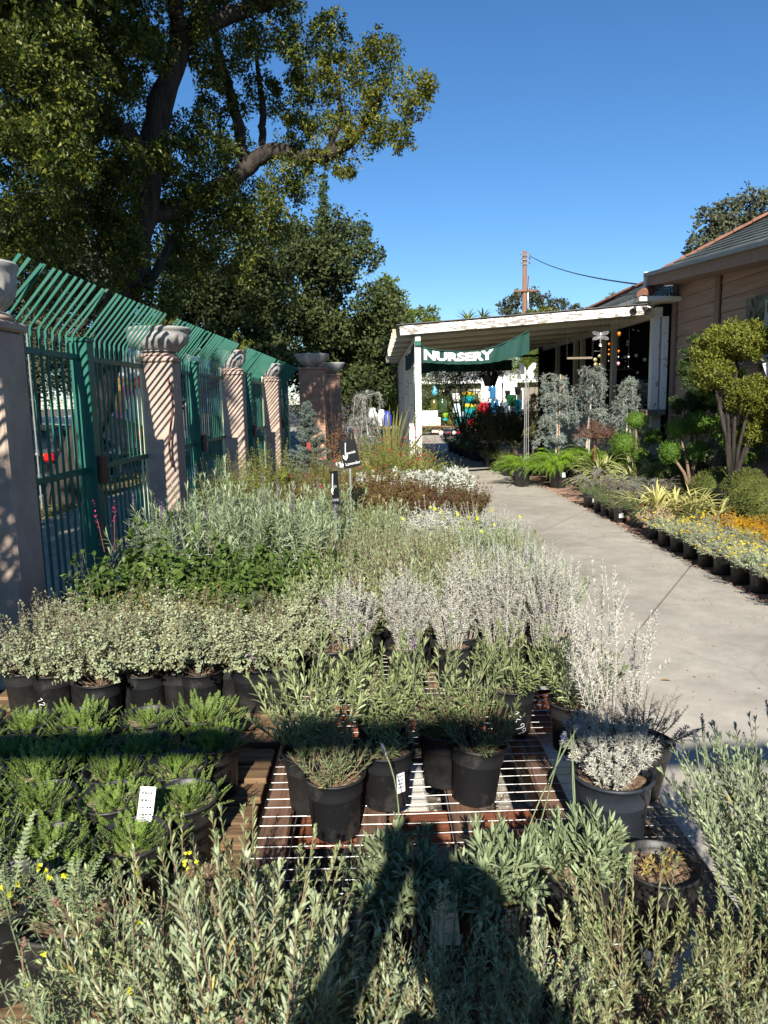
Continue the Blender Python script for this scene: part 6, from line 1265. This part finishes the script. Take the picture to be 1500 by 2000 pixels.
for k, (px, lst, lab) in enumerate([(1190, [(672, .03, m_or), (683, .02, m_or), (692, .026, m_or), (705, .01, m_tagw)], 'string of orange glass drops beside the dragonfly chime'), (1209, [(652, .05, m_or), (686, .03, m_or), (697, .016, m_tagw), (710, .042, m_pk)], 'string with orange butterfly and pink drop near the porch post'), (1229, [(697, .024, m_tagw), (716, .012, m_tagw)], 'thin string with white beads near the porch post')]):
    q = hang(px, 650, 12.9); o = empty('bead_string', lab, 'hanging ornament', q, 0, 'bead strings in the porch opening'); part('cord', tube([(0, 0, .25), (0, 0, hang(px, lst[-1][0], 12.9).z - q.z)], .0025, 4), [m_cable], o)
    for py, r, mm in [(p_, r_ * .72, m_) for p_, r_, m_ in lst]: part('bead', lathe([(.001, -r * 1.2), (r * .8, -r * .3), (r, r * .2), (r * .6, r * .8), (.001, r)], 12, c=(0, 0, hang(px, py, 12.9).z - q.z)), [mm], o, True)
rs = np.random.RandomState(17)
TP = sorted([(rs.uniform(1100, 1255), rs.uniform(640, 740)) for _ in range(14)])
for k in range(14):
    q = aty(*TP[k], rs.uniform(13.6, 15.5)); q.x = max(q.x, 5.0); o = empty('hanging_trinket', f'small pale trinket hanging inside the dark porch, {ORD[k]} from the left', 'hanging ornament', q, 0, 'small trinkets hanging inside the porch'); r = rs.uniform(.012, .03); part('charm', cbox((0, 0, 0), (r * 2, r * .5, r * 2), .003), [m_tagw], o); part('cord', tube([(0, 0, r), (0, 0, max(.1, 3.0 - q.z))], .002, 4), [m_cable], o)
# ================================================================ glazed pot display at the far end
def gm(n, c): return M(n, c, .12, var=.12, bump=0, spec=.6, scale=4, coat=.3)
T_ = dict(teal=gm('teal_glaze', (.01, .32, .36)), red=gm('red_glaze', (.5, .012, .02)), white=gm('white_glaze', (.78, .76, .7)), blue=gm('blue_glaze', (.025, .13, .28)), yel=gm('yellow_glaze', (.65, .45, .03)), lime=gm('lime_glaze', (.25, .4, .03)), dk=gm('dark_green_glaze', (.03, .06, .02)), grn=gm('green_glaze', (.03, .2, .06)), aq=gm('aqua_glaze', (.1, .38, .5)), ol=gm('olive_glaze', (.09, .09, .02)), blk=m_blk, pale=gm('pale_blue_glaze', (.5, .65, .66)))
def r4(x, y): return 780 + .2 * x, 640 + .2 * y
def glazed(cx, ytop, ybot, wid, col, label, shape='bowl', Y=33, name='glazed_pot', rimc=None):
    px, pt = r4(cx, ytop); _, pb_ = r4(cx, ybot); q = aty(px, pb_, Y); t = aty(px, pt, Y); H = t.z - q.z; R = wid * .2 * Y / 1450 / 2
    pr = dict(bowl=[(.01, 0), (.62, 0), (.72, .04), (.93, .35), (1, .7), (.98, .96), (1.0, 1), (.9, 1), (.88, .7), (.01, .5)], vase=[(.01, 0), (.8, 0), (.95, .1), (1, .6), (.9, .85), (.62, .97), (.66, 1), (.5, 1), (.01, .9)], inv=[(.01, 0), (.96, 0), (1, .04), (.98, .3), (.9, .65), (.7, .96), (.62, 1), (.01, 1)], cone=[(.01, 0), (.6, 0), (1, .95), (1, 1), (.9, 1), (.01, .6)], bottle=[(.01, 0), (.85, 0), (1, .3), (.8, .6), (.45, .8), (.4, .95), (.5, 1), (.01, 1)])[shape]
    o = empty(name, label, 'pot', q, 0, 'glazed pots on display'); g = lathe([(a * R, b_ * H) for a, b_ in pr], 26); part('body', g, [T_[col]], o, True)
    if rimc:
        for z0_, z1_, c in rimc: part('glaze_band', lathe([(np.interp(z, [b_ for a, b_ in pr[:6]], [a for a, b_ in pr[:6]]) * R * 1.012, z * H) for z in np.linspace(z0_, z1_, 5)], 26), [T_[c]], o, True)
    return o
D_ = [(675, 625, 735, 125, 'teal', 'teal bowl with yellow rim, upper left of the stack', 'bowl', [(.7, .99, 'yel'), (.52, .7, 'grn')]), (690, 740, 845, 120, 'teal', 'teal bowl with yellow rim, second in its stack', 'bowl', [(.72, .99, 'yel'), (.5, .72, 'grn')]), (690, 845, 885, 110, 'teal', 'plain teal bowl, third in its stack', 'bowl', None), (702, 876, 962, 80, 'red', 'small red pot at the foot of the teal stack', 'inv', None), (600, 868, 962, 105, 'teal', 'upturned teal pot with yellow band on the bench', 'inv', [(.02, .12, 'yel')]), (826, 624, 732, 122, 'white', 'white bowl standing on the red bowl', 'bowl', None), (824, 733, 850, 118, 'red', 'shiny upturned red bowl under the white one', 'inv', None), (906, 545, 696, 74, 'blue', 'dark blue vase upper', 'vase', None), (930, 697, 850, 92, 'blue', 'dark blue large vase lower', 'inv', None), (1092, 655, 765, 100, 'grn', 'green wide pot right of the blue vases', 'bowl', None), (1158, 700, 865, 72, 'teal', 'teal tall jar beside the dark bushes', 'vase', None), (1022, 728, 880, 100, 'pale', 'pale blue jar half hidden by the dark bush', 'inv', None), (1156, 577, 655, 70, 'blk', 'black square planter on the upper shelf', 'cone', None), (1056, 612, 690, 55, 'blk', 'black planter left on the upper shelf', 'cone', None), (448, 832, 886, 62, 'lime', 'lime green cone pot', 'cone', None), (447, 886, 912, 52, 'teal', 'small teal saucer pot under the lime cone', 'bowl', None), (345, 565, 660, 56, 'aq', 'aqua bottle standing at the left', 'bottle', None), (560, 640, 720, 90, 'white', 'white jar left of the teal stack', 'bowl', None), (505, 895, 955, 95, 'ol', 'olive low pot on the bench', 'bowl', None), (600, 820, 870, 90, 'pale', 'pale blue low jar on the upturned teal pot', 'inv', None), (340, 700, 805, 75, 'ol', 'tall olive jar at the left', 'vase', None), (420, 690, 830, 90, 'dk', 'dark green large jar at the left', 'vase', None), (560, 740, 830, 80, 'pale', 'pale jar behind the slender tree', 'inv', None), (760, 640, 740, 46, 'ol', 'olive jar between teal and white bowls', 'vase', None), (755, 745, 960, 60, 'ol', 'tall olive jar in the middle of the stack', 'vase', None)]
for k, (cx, a, b_, wd, c, lab, shp, rc) in enumerate(D_): glazed(cx, a, b_, wd, c, lab, shp, 33 + (.35 if c in ('ol', 'dk') and cx > 740 else 0), rimc=rc)
def boxplanter(x0, x1, a, b_, mat, lab, Y=32.9):
    p0, p1 = aty(*r4(x0, b_), Y), aty(*r4(x1, a), Y); w_, h_ = p1.x - p0.x, p1.z - p0.z; o = empty('box_planter', lab, 'planter', ((p0.x + p1.x) / 2, Y + .2, p0.z), 0, 'rectangular planters on display'); g = cbox((0, 0, h_ / 2 - .01), (w_, .4, h_ - .02), .012); part('body', g, [mat], o)
    g = G(); [cbox((sx * (w_ / 2 - .02), 0, h_ - .015), (.05, .42, .05), .006, g=g) for sx in (-1, 1)]; [cbox((0, sy * .2, h_ - .015), (w_ - .1, .03, .05), .006, g=g) for sy in (-1, 1)]; part('rim', g, [mat], o)
boxplanter(215, 375, 812, 876, m_letter, 'long white box planter on top of the beige one'); boxplanter(222, 402, 878, 960, m_cream, 'long beige box planter below the white one'); boxplanter(318, 392, 985, 1026, m_cream, 'small cream block under the display bench')
def disp(x0, x1, z_py, Y, lab, h=.05):
    p0, p1 = aty(*r4(x0, z_py), Y), aty(*r4(x1, z_py), Y); zz = p0.z; o = empty('display_bench', lab, 'bench', ((p0.x + p1.x) / 2, Y, 0), 0, 'display benches at the far end'); part('top', cbox((0, .1, zz - h / 2), (p1.x - p0.x, .9, h), .006), [m_pal], o)
    for sx in (-1, -.33, .33, 1):
        for sy in (-.2, .4): part('leg', cbox((sx * (p1.x - p0.x) * .47, sy, (zz - h) / 2), (.09, .09, zz - h), .005), [m_pal], o)
disp(195, 760, 963, 33.0, 'long low timber bench carrying the glazed pots'); disp(760, 1240, 866, 33.6, 'higher timber bench behind the dark bushes')
for k, (cx, cy, r, c, lab) in enumerate([(407, 1003, 23, 'white', 'white ball under the display bench'), (480, 1010, 16, 'red', 'small red ball under the display bench'), (575, 1003, 20, 'red', 'red and white pot under the bench near the tub'), (535, 995, 22, 'white', 'white pot under the bench beside the tub')]):
    q = aty(*r4(cx, cy), 32.8); R = r * .2 * 32.8 / 1450; q.z = max(R, q.z - .0); g = sphere((0, 0, 0), R, 16, 10); lathe([(R * .35, R * .93), (R * .4, R * 1.02), (R * .3, R * 1.02), (R * .25, R * .95)], 16, 0, g); thing('ceramic_ball', g, T_[c], lab, 'garden ornament', 'ceramic balls under the display bench', True, loc=(q.x, q.y, R))
for k, (x0_, x1_, a, b_, lab) in enumerate([(800, 1000, 470, 620, 'tall white slatted panel behind the blue vase'), (1015, 1150, 460, 612, 'tall white panel right of the hanging basket')]):
    p0, p1 = aty(*r4(x0_, b_), 34.5), aty(*r4(x1_, a), 34.5); o = empty('slatted_screen', lab, 'panel', ((p0.x + p1.x) / 2, 34.5, 0), 0, 'white panels behind the pots'); n_ = 6
    for i in range(n_): part('slat', cbox((-(p1.x - p0.x) / 2 + (i + .5) * (p1.x - p0.x) / n_, 0, p1.z / 2), ((p1.x - p0.x) / n_ - .012, .03, p1.z), .004), [m_letter], o)
# house at the far end
hx0, hx1 = aty(*r4(180, 540), 41).x, aty(*r4(1700, 540), 41).x; ho = empty('garden_house', 'cream low house with pale grey roof beyond the pergola', 'house', ((hx0 + hx1) / 2, 41, 0)); W_ = hx1 - hx0; zt_ = aty(*r4(400, 525), 41).z; zr_ = aty(*r4(450, 420), 43.5).z
hedge('dark_shrub', 'dark shrub row standing behind the glazed pots', 'shrub', aty(*r4(210, 700), 36).x, aty(*r4(560, 700), 36).x, 35.5, 36.5, .1, 2.3, 9000, .1, .06, l_oak, 41)
hedge('small_tree', 'airy dark tree before the far house roof', 'tree', aty(*r4(240, 500), 37.5).x, aty(*r4(640, 500), 37.5).x, 37, 38, 2.0, 4.2, 5200, .1, .05, l_oak, 42)
part('wall', box((0, 2.5, zt_ / 2), (W_, 5, zt_)), [M('house_wall_paint', (.2, .17, .125), .8, var=.2)], ho); g = grid([[(-W_ / 2 - .4, -.4, zt_ - .02), (-W_ / 2 + 1.6, 2.5, zr_), (-W_ / 2 - .4, 5.4, zt_ - .02)], [(W_ / 2 + .4, -.4, zt_ - .02), (W_ / 2 - 1.6, 2.5, zr_), (W_ / 2 + .4, 5.4, zt_ - .02)]]); g.add(np.array([(-W_ / 2 - .4, -.4, zt_ - .02), (-W_ / 2 + 1.6, 2.5, zr_), (-W_ / 2 - .4, 5.4, zt_ - .02)]), [[0, 1, 2]]); part('roof', g, [M('pale_roofing', (.27, .27, .265), .9, var=.15)], ho)
part('fascia', cbox((0, -.42, zt_ - .06), (W_ + .8, .04, .18), .005), [m_white], ho)
for k in range(5):
    x = -W_ / 2 + 1.2 + k * 2.0; f = part('window', cbox((x, -.02, 1.5), (1.1, .08, 1.1), .01), [m_white], ho)
    for dx in (-.26, .26): part('pane', cbox((x + dx, -.065, 1.5), (.46, .02, .95), .004), [m_glassd], f)
hedge('clipped_tree', 'rounded green trees above the far house roof', 'tree', hx0 + 2, hx1, 47, 50, 1.5, 5.4, 14000, .13, .08, l_lime, 31)
hedge('clipped_shrub', 'green rounded shrub between the banner and the butterfly', 'shrub', aty(1000, 700, 30).x, aty(1070, 700, 30).x, 29.5, 30.5, 2.1, 3.7, 6000, .07, .04, l_lime, 32)
bgz = hedge('clipped_shrub', 'dark shrub beside the aqua bottle', 'shrub', aty(900, 700, 36).x, aty(940, 700, 36).x, 36, 36.6, .2, 2.2, 3000, .08, .045, l_oak, 33)
# dark timber trellis post with rungs at right rear
q = aty(1058, 700, 21.5); o = empty('trellis_post', 'dark timber trellis post behind the weeping cedars', 'trellis', (q.x, 21.5, 0)); part('post', cbox((0, 0, 1.5), (.16, .16, 3.0), .006), [m_dark], o)
for k in range(4): part('rung', cbox((-.05, -.1, 2.45 + .11 * k), (.3, .03, .03), .003), [m_dark], o)
part('crossbar', cbox((-.6, 0, 2.75), (2.4, .06, .06), .004), [m_dark], o)
# ================================================================ beyond the fence: car, painted banner, picket fence
cx, cy = -7.12, 14.4; ca = empty('parked_car', 'dark grey hatchback parked by the kerb behind the first fence panel', 'car', (cx, cy, -.236))
# lofted body: sections along Y (rear at 0, front at 4.3), half-widths and heights
YS = [0, .06, .3, .9, 1.6, 2.4, 3.0, 3.6, 4.1, 4.3]; TOP = [.92, 1.0, 1.02, 1.0, .98, .97, .96, .9, .8, .62]; HW = [.74, .83, .87, .89, .9, .9, .89, .86, .8, .66]; BOT = [.42, .3, .24, .22, .22, .22, .22, .24, .28, .36]
def ring(y, hw, b_, t_): return [(-hw * .86, y, b_), (-hw, y, b_ + .12), (-hw, y, t_ - .22), (-hw * .93, y, t_), (0, y, t_ + .015), (hw * .93, y, t_), (hw, y, t_ - .22), (hw, y, b_ + .12), (hw * .86, y, b_)]
A = np.array([ring(y, h, b_, t_) for y, t_, h, b_ in zip(YS, TOP, HW, BOT)]); g = grid(A); n0 = g.n; g.f.append((np.array([[0, i, i + 1] for i in range(1, 8)]), 0)); g.f.append((np.array([[81, 81 + i + 1, 81 + i] for i in range(1, 8)]), 0)); part('body', g, [m_carp], ca, True)
GY = [.12, .5, 1.1, 1.9, 2.5, 3.15]; GT = [1.0, 1.38, 1.46, 1.46, 1.38, .96]; A = np.array([[(-.82, y, .94), (-.62 - .0, y, t_ - .06 if t_ > 1 else t_), (0, y, t_), (.62, y, t_ - .06 if t_ > 1 else t_), (.82, y, .94)] for y, t_ in zip(GY, GT)]); part('greenhouse', grid(A), [m_glassd], ca, True)
A = np.array([[(-.6, y, t_ - .035), (0, y, t_ + .012), (.6, y, t_ - .035)] for y, t_ in zip(GY[1:5], GT[1:5])]); part('roof', grid(A), [m_carp], ca, True)
for s in (-1, 1):
    for y0_, y1_, t_ in ((.12, .5, 1.36), (1.3, 1.36, 1.4), (2.1, 2.16, 1.4), (3.15, 2.5, 1.36)): part('pillar', beam((s * .83, y0_, .95), (s * .64, y1_, t_), .05, .03), [m_carp], ca)
    part('tail_lamp', cbox((s * .78, .03, .86), (.2, .12, .16), .03), [m_tail], ca); part('amber_lamp', cbox((s * .66, .02, .9), (.1, .1, .06), .02), [m_amber], ca); part('mirror', cbox((s * .98, 2.75, .98), (.16, .1, .12), .03), [m_carp], ca)
    for y in (.85, 3.4):
        wh = part('wheel', lathe([(.01, -.1), (.2, -.1), (.3, -.09), (.315, -.05), (.315, .05), (.3, .09), (.2, .1), (.01, .1)], 24).tf(Matrix.Translation((s * .84, y, .315)) @ Matrix.Rotation(pi / 2, 4, 'Y')), [m_rubber], ca, True); part('rim', lathe([(.01, .0), (.05, .015), (.19, .008), (.2, 0)], 20).tf(Matrix.Translation((s * .945, y, .315)) @ Matrix.Rotation(s * pi / 2, 4, 'Y')), [m_silver], wh, True)
    for y in (1.0, 2.2): part('door_handle', cbox((s * .91, y + .2, .84), (.03, .16, .03), .008), [m_carp], ca)
part('bumper', cbox((0, -.03, .45), (1.6, .16, .2), .05), [m_carp], ca); part('number_plate', cbox((0, -.04, .72), (.5, .02, .12), .005), [m_tagw], ca); part('trim', cbox((0, -.005, .93), (1.2, .03, .05), .01), [m_silver], ca)
def PAINT(name, base):
    m, t, b = _new(name); N = t.nodes.new; Lk = t.links.new; co = N('ShaderNodeTexCoord'); last = None
    r0 = N('ShaderNodeRGB'); r0.outputs[0].default_value = (*base, 1); last = r0.outputs[0]
    for i, (c, s, th) in enumerate([((.8, .25, .3), 1.6, .54), ((.85, .4, .1), 2.1, .6), ((.7, .05, .08), 2.6, .6), ((.8, .65, .1), 2.9, .64), ((.4, .5, .8), 1.8, .62), ((.3, .5, .25), 3.4, .66)]):
        mp = N('ShaderNodeMapping'); mp.inputs['Location'].default_value = (i * 7.3, i * 3.1, i); Lk(co.outputs['Object'], mp.inputs[0]); n = N('ShaderNodeTexNoise'); n.inputs['Scale'].default_value = s; n.inputs['Detail'].default_value = 3; Lk(mp.outputs[0], n.inputs['Vector'])
        rp = N('ShaderNodeValToRGB'); rp.color_ramp.elements[0].position = th; rp.color_ramp.elements[1].position = th + .03; Lk(n.outputs['Fac'], rp.inputs[0]); mx = N('ShaderNodeMix'); mx.data_type = 'RGBA'; Lk(rp.outputs[0], mx.inputs[0]); Lk(last, mx.inputs[6]); mx.inputs[7].default_value = (*c, 1); last = mx.outputs[2]
    Lk(last, b.inputs['Base Color']); b.inputs['Roughness'].default_value = .8; return m
m_paint = PAINT('floral_paint', (.72, .66, .64)); m_paint2 = PAINT('pink_floral_paint', (.75, .42, .42))
def cloth(label, corners, Y, mat, yd=(0, 0, 0, 0)):
    P = [aty(px, py, Y + d) for (px, py), d in zip(corners, yd)]; o_ = sum(P, Vector()) / 4; o = empty('painted_banner', label, 'banner', o_, 0, 'painted floral banners beyond the fence'); A = []
    for v in np.linspace(0, 1, 8): A.append([np.array(P[0].lerp(P[1], u).lerp(P[3].lerp(P[2], u), v) - o_) + [0, .05 * math.sin(u * 9 + 2 * v), 0] for u in np.linspace(0, 1, 14)])
    A = np.array(A); g = grid(A); grid((A + [0, .02, 0])[::-1], 0, g); part('cloth', g, [mat], o, True)
    zt__ = max(P[0].z, P[1].z); 
    for q in (P[0], P[1]): part('pole', tube([(q.x - o_.x, .06 + q.y - o_.y, -o_.z - .2), (q.x - o_.x, .06 + q.y - o_.y, q.z - o_.z + .1)], .014, 8), [m_steel], o)
    return o
cloth('floral painted banner hanging behind the right half of the nearest panel', [(208, 668), (298, 690), (292, 836), (203, 806)], 17, m_paint); cloth('pink painted banner glimpsed beside the nearest pillar', [(-25, 610), (48, 648), (22, 752), (-35, 745)], 12, m_paint2); cloth('white floral banner seen behind the second panel', [(360, 690), (440, 712), (440, 815), (362, 800)], 21, m_paint)
g = tube([aty(40, 636, 14), aty(148, 676, 14.5)], .035, 8); thing('banner_pole', g, m_barkg, 'pale slanting pole above the parked car', 'pole', smooth=True)
pf = empty('picket_fence', 'white picket fence across the street behind the car', 'fence', (-14.6, 26, -.06)); pf.rotation_euler.z = pi / 2; x0_, x1_ = 0, 26; n_ = 160
pk = cbox((0, 0, .55), (.1, .025, 1.1), .006).mesh('picket', [m_letter])
for k in range(n_): ob('picket', pk, pf, (x0_ + k * .16, 0, .1))
for z in (.5, 1.05): part('rail', cbox(((x0_ + x1_) / 2, .03, z), (x1_ - x0_, .03, .07), .004), [m_letter], pf)
# second parked vehicle, dark, behind the second panel
vx = aty(405, 850, 22).x; o = empty('parked_van', 'dark van parked beyond the second fence panel', 'van', (-7.6, 21.5, -.236)); g = cbox((0, 2.2, 1.15), (1.8, 4.4, 1.55), .12); part('body', g, [m_carp], o); part('rear_window', cbox((0, -.012, 1.45), (1.4, .03, .5), .01), [m_glassd], o)
for s in (-1, 1):
    part('side_window', cbox((s * .905, 2.6, 1.5), (.02, 2.6, .5), .008), [m_glassd], o); part('tail_lamp', cbox((s * .78, -.02, 1.0), (.12, .05, .35), .02), [m_tail], o)
    for y in (.8, 3.5): part('wheel', lathe([(.01, -.1), (.22, -.1), (.33, -.08), (.34, 0), (.33, .08), (.22, .1), (.01, .1)], 22).tf(Matrix.Translation((s * .82, y, .34)) @ Matrix.Rotation(pi / 2, 4, 'Y')), [m_rubber], o, True)
part('bumper', cbox((0, -.05, .5), (1.7, .14, .2), .04), [m_rubber], o)
# ================================================================ behind the camera: the scalloped valance and the photographer whose shadows fall into view
def back_to(p, Y):
    t = (Y - p.y) / SUN.y; return p + SUN * t
VY = -2.2; pA, pB = back_to(atz(0, 1408, .62), VY), back_to(atz(1420, 1470, 0), VY); zt_, zb_ = None, None
top = back_to(atz(1400, 1454, 0), VY).z; bot = back_to(atz(1400, 1499, 0), VY).z
va = empty('shade_valance', 'scalloped canvas valance on a beam behind the camera', 'valance', (0, VY, 0)); rows = []
xs_ = np.linspace(-4.2, 4.2, 170); ph = np.abs(np.sin(xs_ * 21))
g = grid([[(x, 0, bot) for x in xs_], [(x, .004 * math.sin(x * 9), bot + (top - bot) * .5) for x in xs_], [(x, 0, top - .018 + .03 * p) for x, p in zip(xs_, ph)]]); part('cloth', g, [m_canvas], va)
part('beam', cbox((0, .03, bot + .03), (8.4, .05, .07), .005), [m_grey], va)
for x in (-4.15, 4.15): part('post', cbox((x, .03, top / 2), (.1, .1, top), .006), [m_grey], va)
# fence going on behind the camera; unseen shrub added to shade the nearest pillar
fence(.65, 4.13, 'green fence panel beside the camera, left of the frame', 2.4, 28)
o = empty('fence_pillar', 'pink stucco pillar left of the frame beside the camera', 'pillar', (PILX, .46, 0), 0, 'pink pillars along the green fence'); part('shaft', cbox((0, 0, .99), (.33, .32, 2.06), .012), [m_stucco], o); part('cap', cbox((0, 0, 2.05), (.37, .36, .055), .012), [m_stucco], o)
rs = np.random.RandomState(77); o = empty('shade_shrub', 'unseen shrub added left of the frame to shade the nearest pillar', 'shrub', (-2.78, -.3, -.06)); g = G()
for k in range(34): cloud(g, rs, (rs.uniform(-.35, .3), rs.uniform(-.8, .8), rs.uniform(1.6, 4.6)), .42, 520, .08, .05, 0, sub=10)
part('crown', g, [l_tree], o); part('trunk', tube([(0, 0, 0), (.05, 0, 1), (0, .05, 2.5)], [.09, .07, .04], 8), [m_bark], o, True)
hedge('sky_block_hedge', 'unseen hedge added behind the camera to block low sky light', 'hedge', -7, 12, -9.5, -8, .1, 4.6, 14000, .24, .15, l_oak, 51)  # out of view, added to cut sky light on faces towards the camera
hedge('shade_hedge', 'unseen tall hedge added behind the camera to shade the fence bars', 'hedge', -5.0, -3.85, -2.6, -1.6, .3, 10.4, 7000, .28, .18, l_tree, 52)  # out of view, added to keep the upright fence bars in shade
# photographer
def person():
    px_, py_ = .045, -.33; o = empty('person', 'person in dark clothes holding up a phone behind the camera', 'person', (px_, py_, 0))
    J = {'pelvis': (0, 0, .93), 'spine': (0, .0, 1.12), 'chest': (0, .0, 1.31), 'neck': (0, .01, 1.45), 'head': (0, .03, 1.545), 'top': (0, .02, 1.65), 'sl': (-.16, 0, 1.4), 'el': (-.25, .13, 1.32), 'wl': (-.11, .26, 1.52), 'sr': (.17, 0, 1.4), 'er': (.19, .14, 1.27), 'wr': (-.03, .26, 1.52), 'hl': (-.1, 0, .88), 'kl': (-.11, .02, .48), 'al': (-.11, -.02, .08), 'fl': (-.12, .13, .03), 'hr': (.1, 0, .88), 'kr': (.11, .02, .48), 'ar': (.11, -.02, .08), 'fr': (.12, .13, .03)}
    Rr = {'pelvis': .14, 'spine': .12, 'chest': .135, 'neck': .06, 'head': .09, 'top': .06, 'sl': .075, 'el': .045, 'wl': .03, 'sr': .075, 'er': .045, 'wr': .03, 'hl': .1, 'kl': .06, 'al': .042, 'fl': .035, 'hr': .1, 'kr': .06, 'ar': .042, 'fr': .035}
    E_ = [('pelvis', 'spine'), ('spine', 'chest'), ('chest', 'neck'), ('neck', 'head'), ('head', 'top'), ('chest', 'sl'), ('sl', 'el'), ('el', 'wl'), ('chest', 'sr'), ('sr', 'er'), ('er', 'wr'), ('pelvis', 'hl'), ('hl', 'kl'), ('kl', 'al'), ('al', 'fl'), ('pelvis', 'hr'), ('hr', 'kr'), ('kr', 'ar'), ('ar', 'fr')]
    for s, w_ in (('l', 'wl'), ('r', 'wr')):
        for f in range(5):
            b_ = np.array(J[w_]); d = np.array([(.012 * (f - 2)), .02, .05 if f < 4 else .02]); sg = 1 if s == 'l' else -1
            J[f'{s}{f}a'] = tuple(b_ + d * 1.0); J[f'{s}{f}b'] = tuple(b_ + d * 1.7 + np.array([sg * .01, .01, .0])); Rr[f'{s}{f}a'] = .011; Rr[f'{s}{f}b'] = .008; E_ += [(w_, f'{s}{f}a'), (f'{s}{f}a', f'{s}{f}b')]
    nm = list(J); me = bpy.data.meshes.new('body'); me.from_pydata([J[n] for n in nm], [(nm.index(a), nm.index(b_)) for a, b_ in E_], []); b_ = ob('body', me, o); sk = b_.modifiers.new('skin', 'SKIN')
    for i, n in enumerate(nm): me.skin_vertices[0].data[i].radius = (Rr[n], Rr[n] * (.75 if n in ('chest', 'spine', 'pelvis') else 1)); me.skin_vertices[0].data[i].use_root = n == 'pelvis'
    ss = b_.modifiers.new('smooth', 'SUBSURF'); ss.levels = ss.render_levels = 2; dg = bpy.context.evaluated_depsgraph_get(); dg.update(); m2 = bpy.data.meshes.new_from_object(b_.evaluated_get(dg)); b_.modifiers.clear(); b_.data = m2; m2.name = 'body'; m2.materials.clear(); m2.materials.append(M('dark_cloth', (.03, .035, .05), .9))
    part('hair', sphere((0, .0, 1.59), (.1, .1), 18, 10), [M('dark_hair', (.02, .015, .01), .6)], o, True)
    ph_ = empty('phone', 'phone held up in front of the photographer', 'phone', (0, -.035, 1.6)); part('case', cbox((.0, 0, -.065), (.075, .008, .15), .004), [m_cable], ph_)
person()
for o in bpy.data.objects:
    if o.type == 'MESH' and not o.data.materials: o.data.materials.append(m_grey)
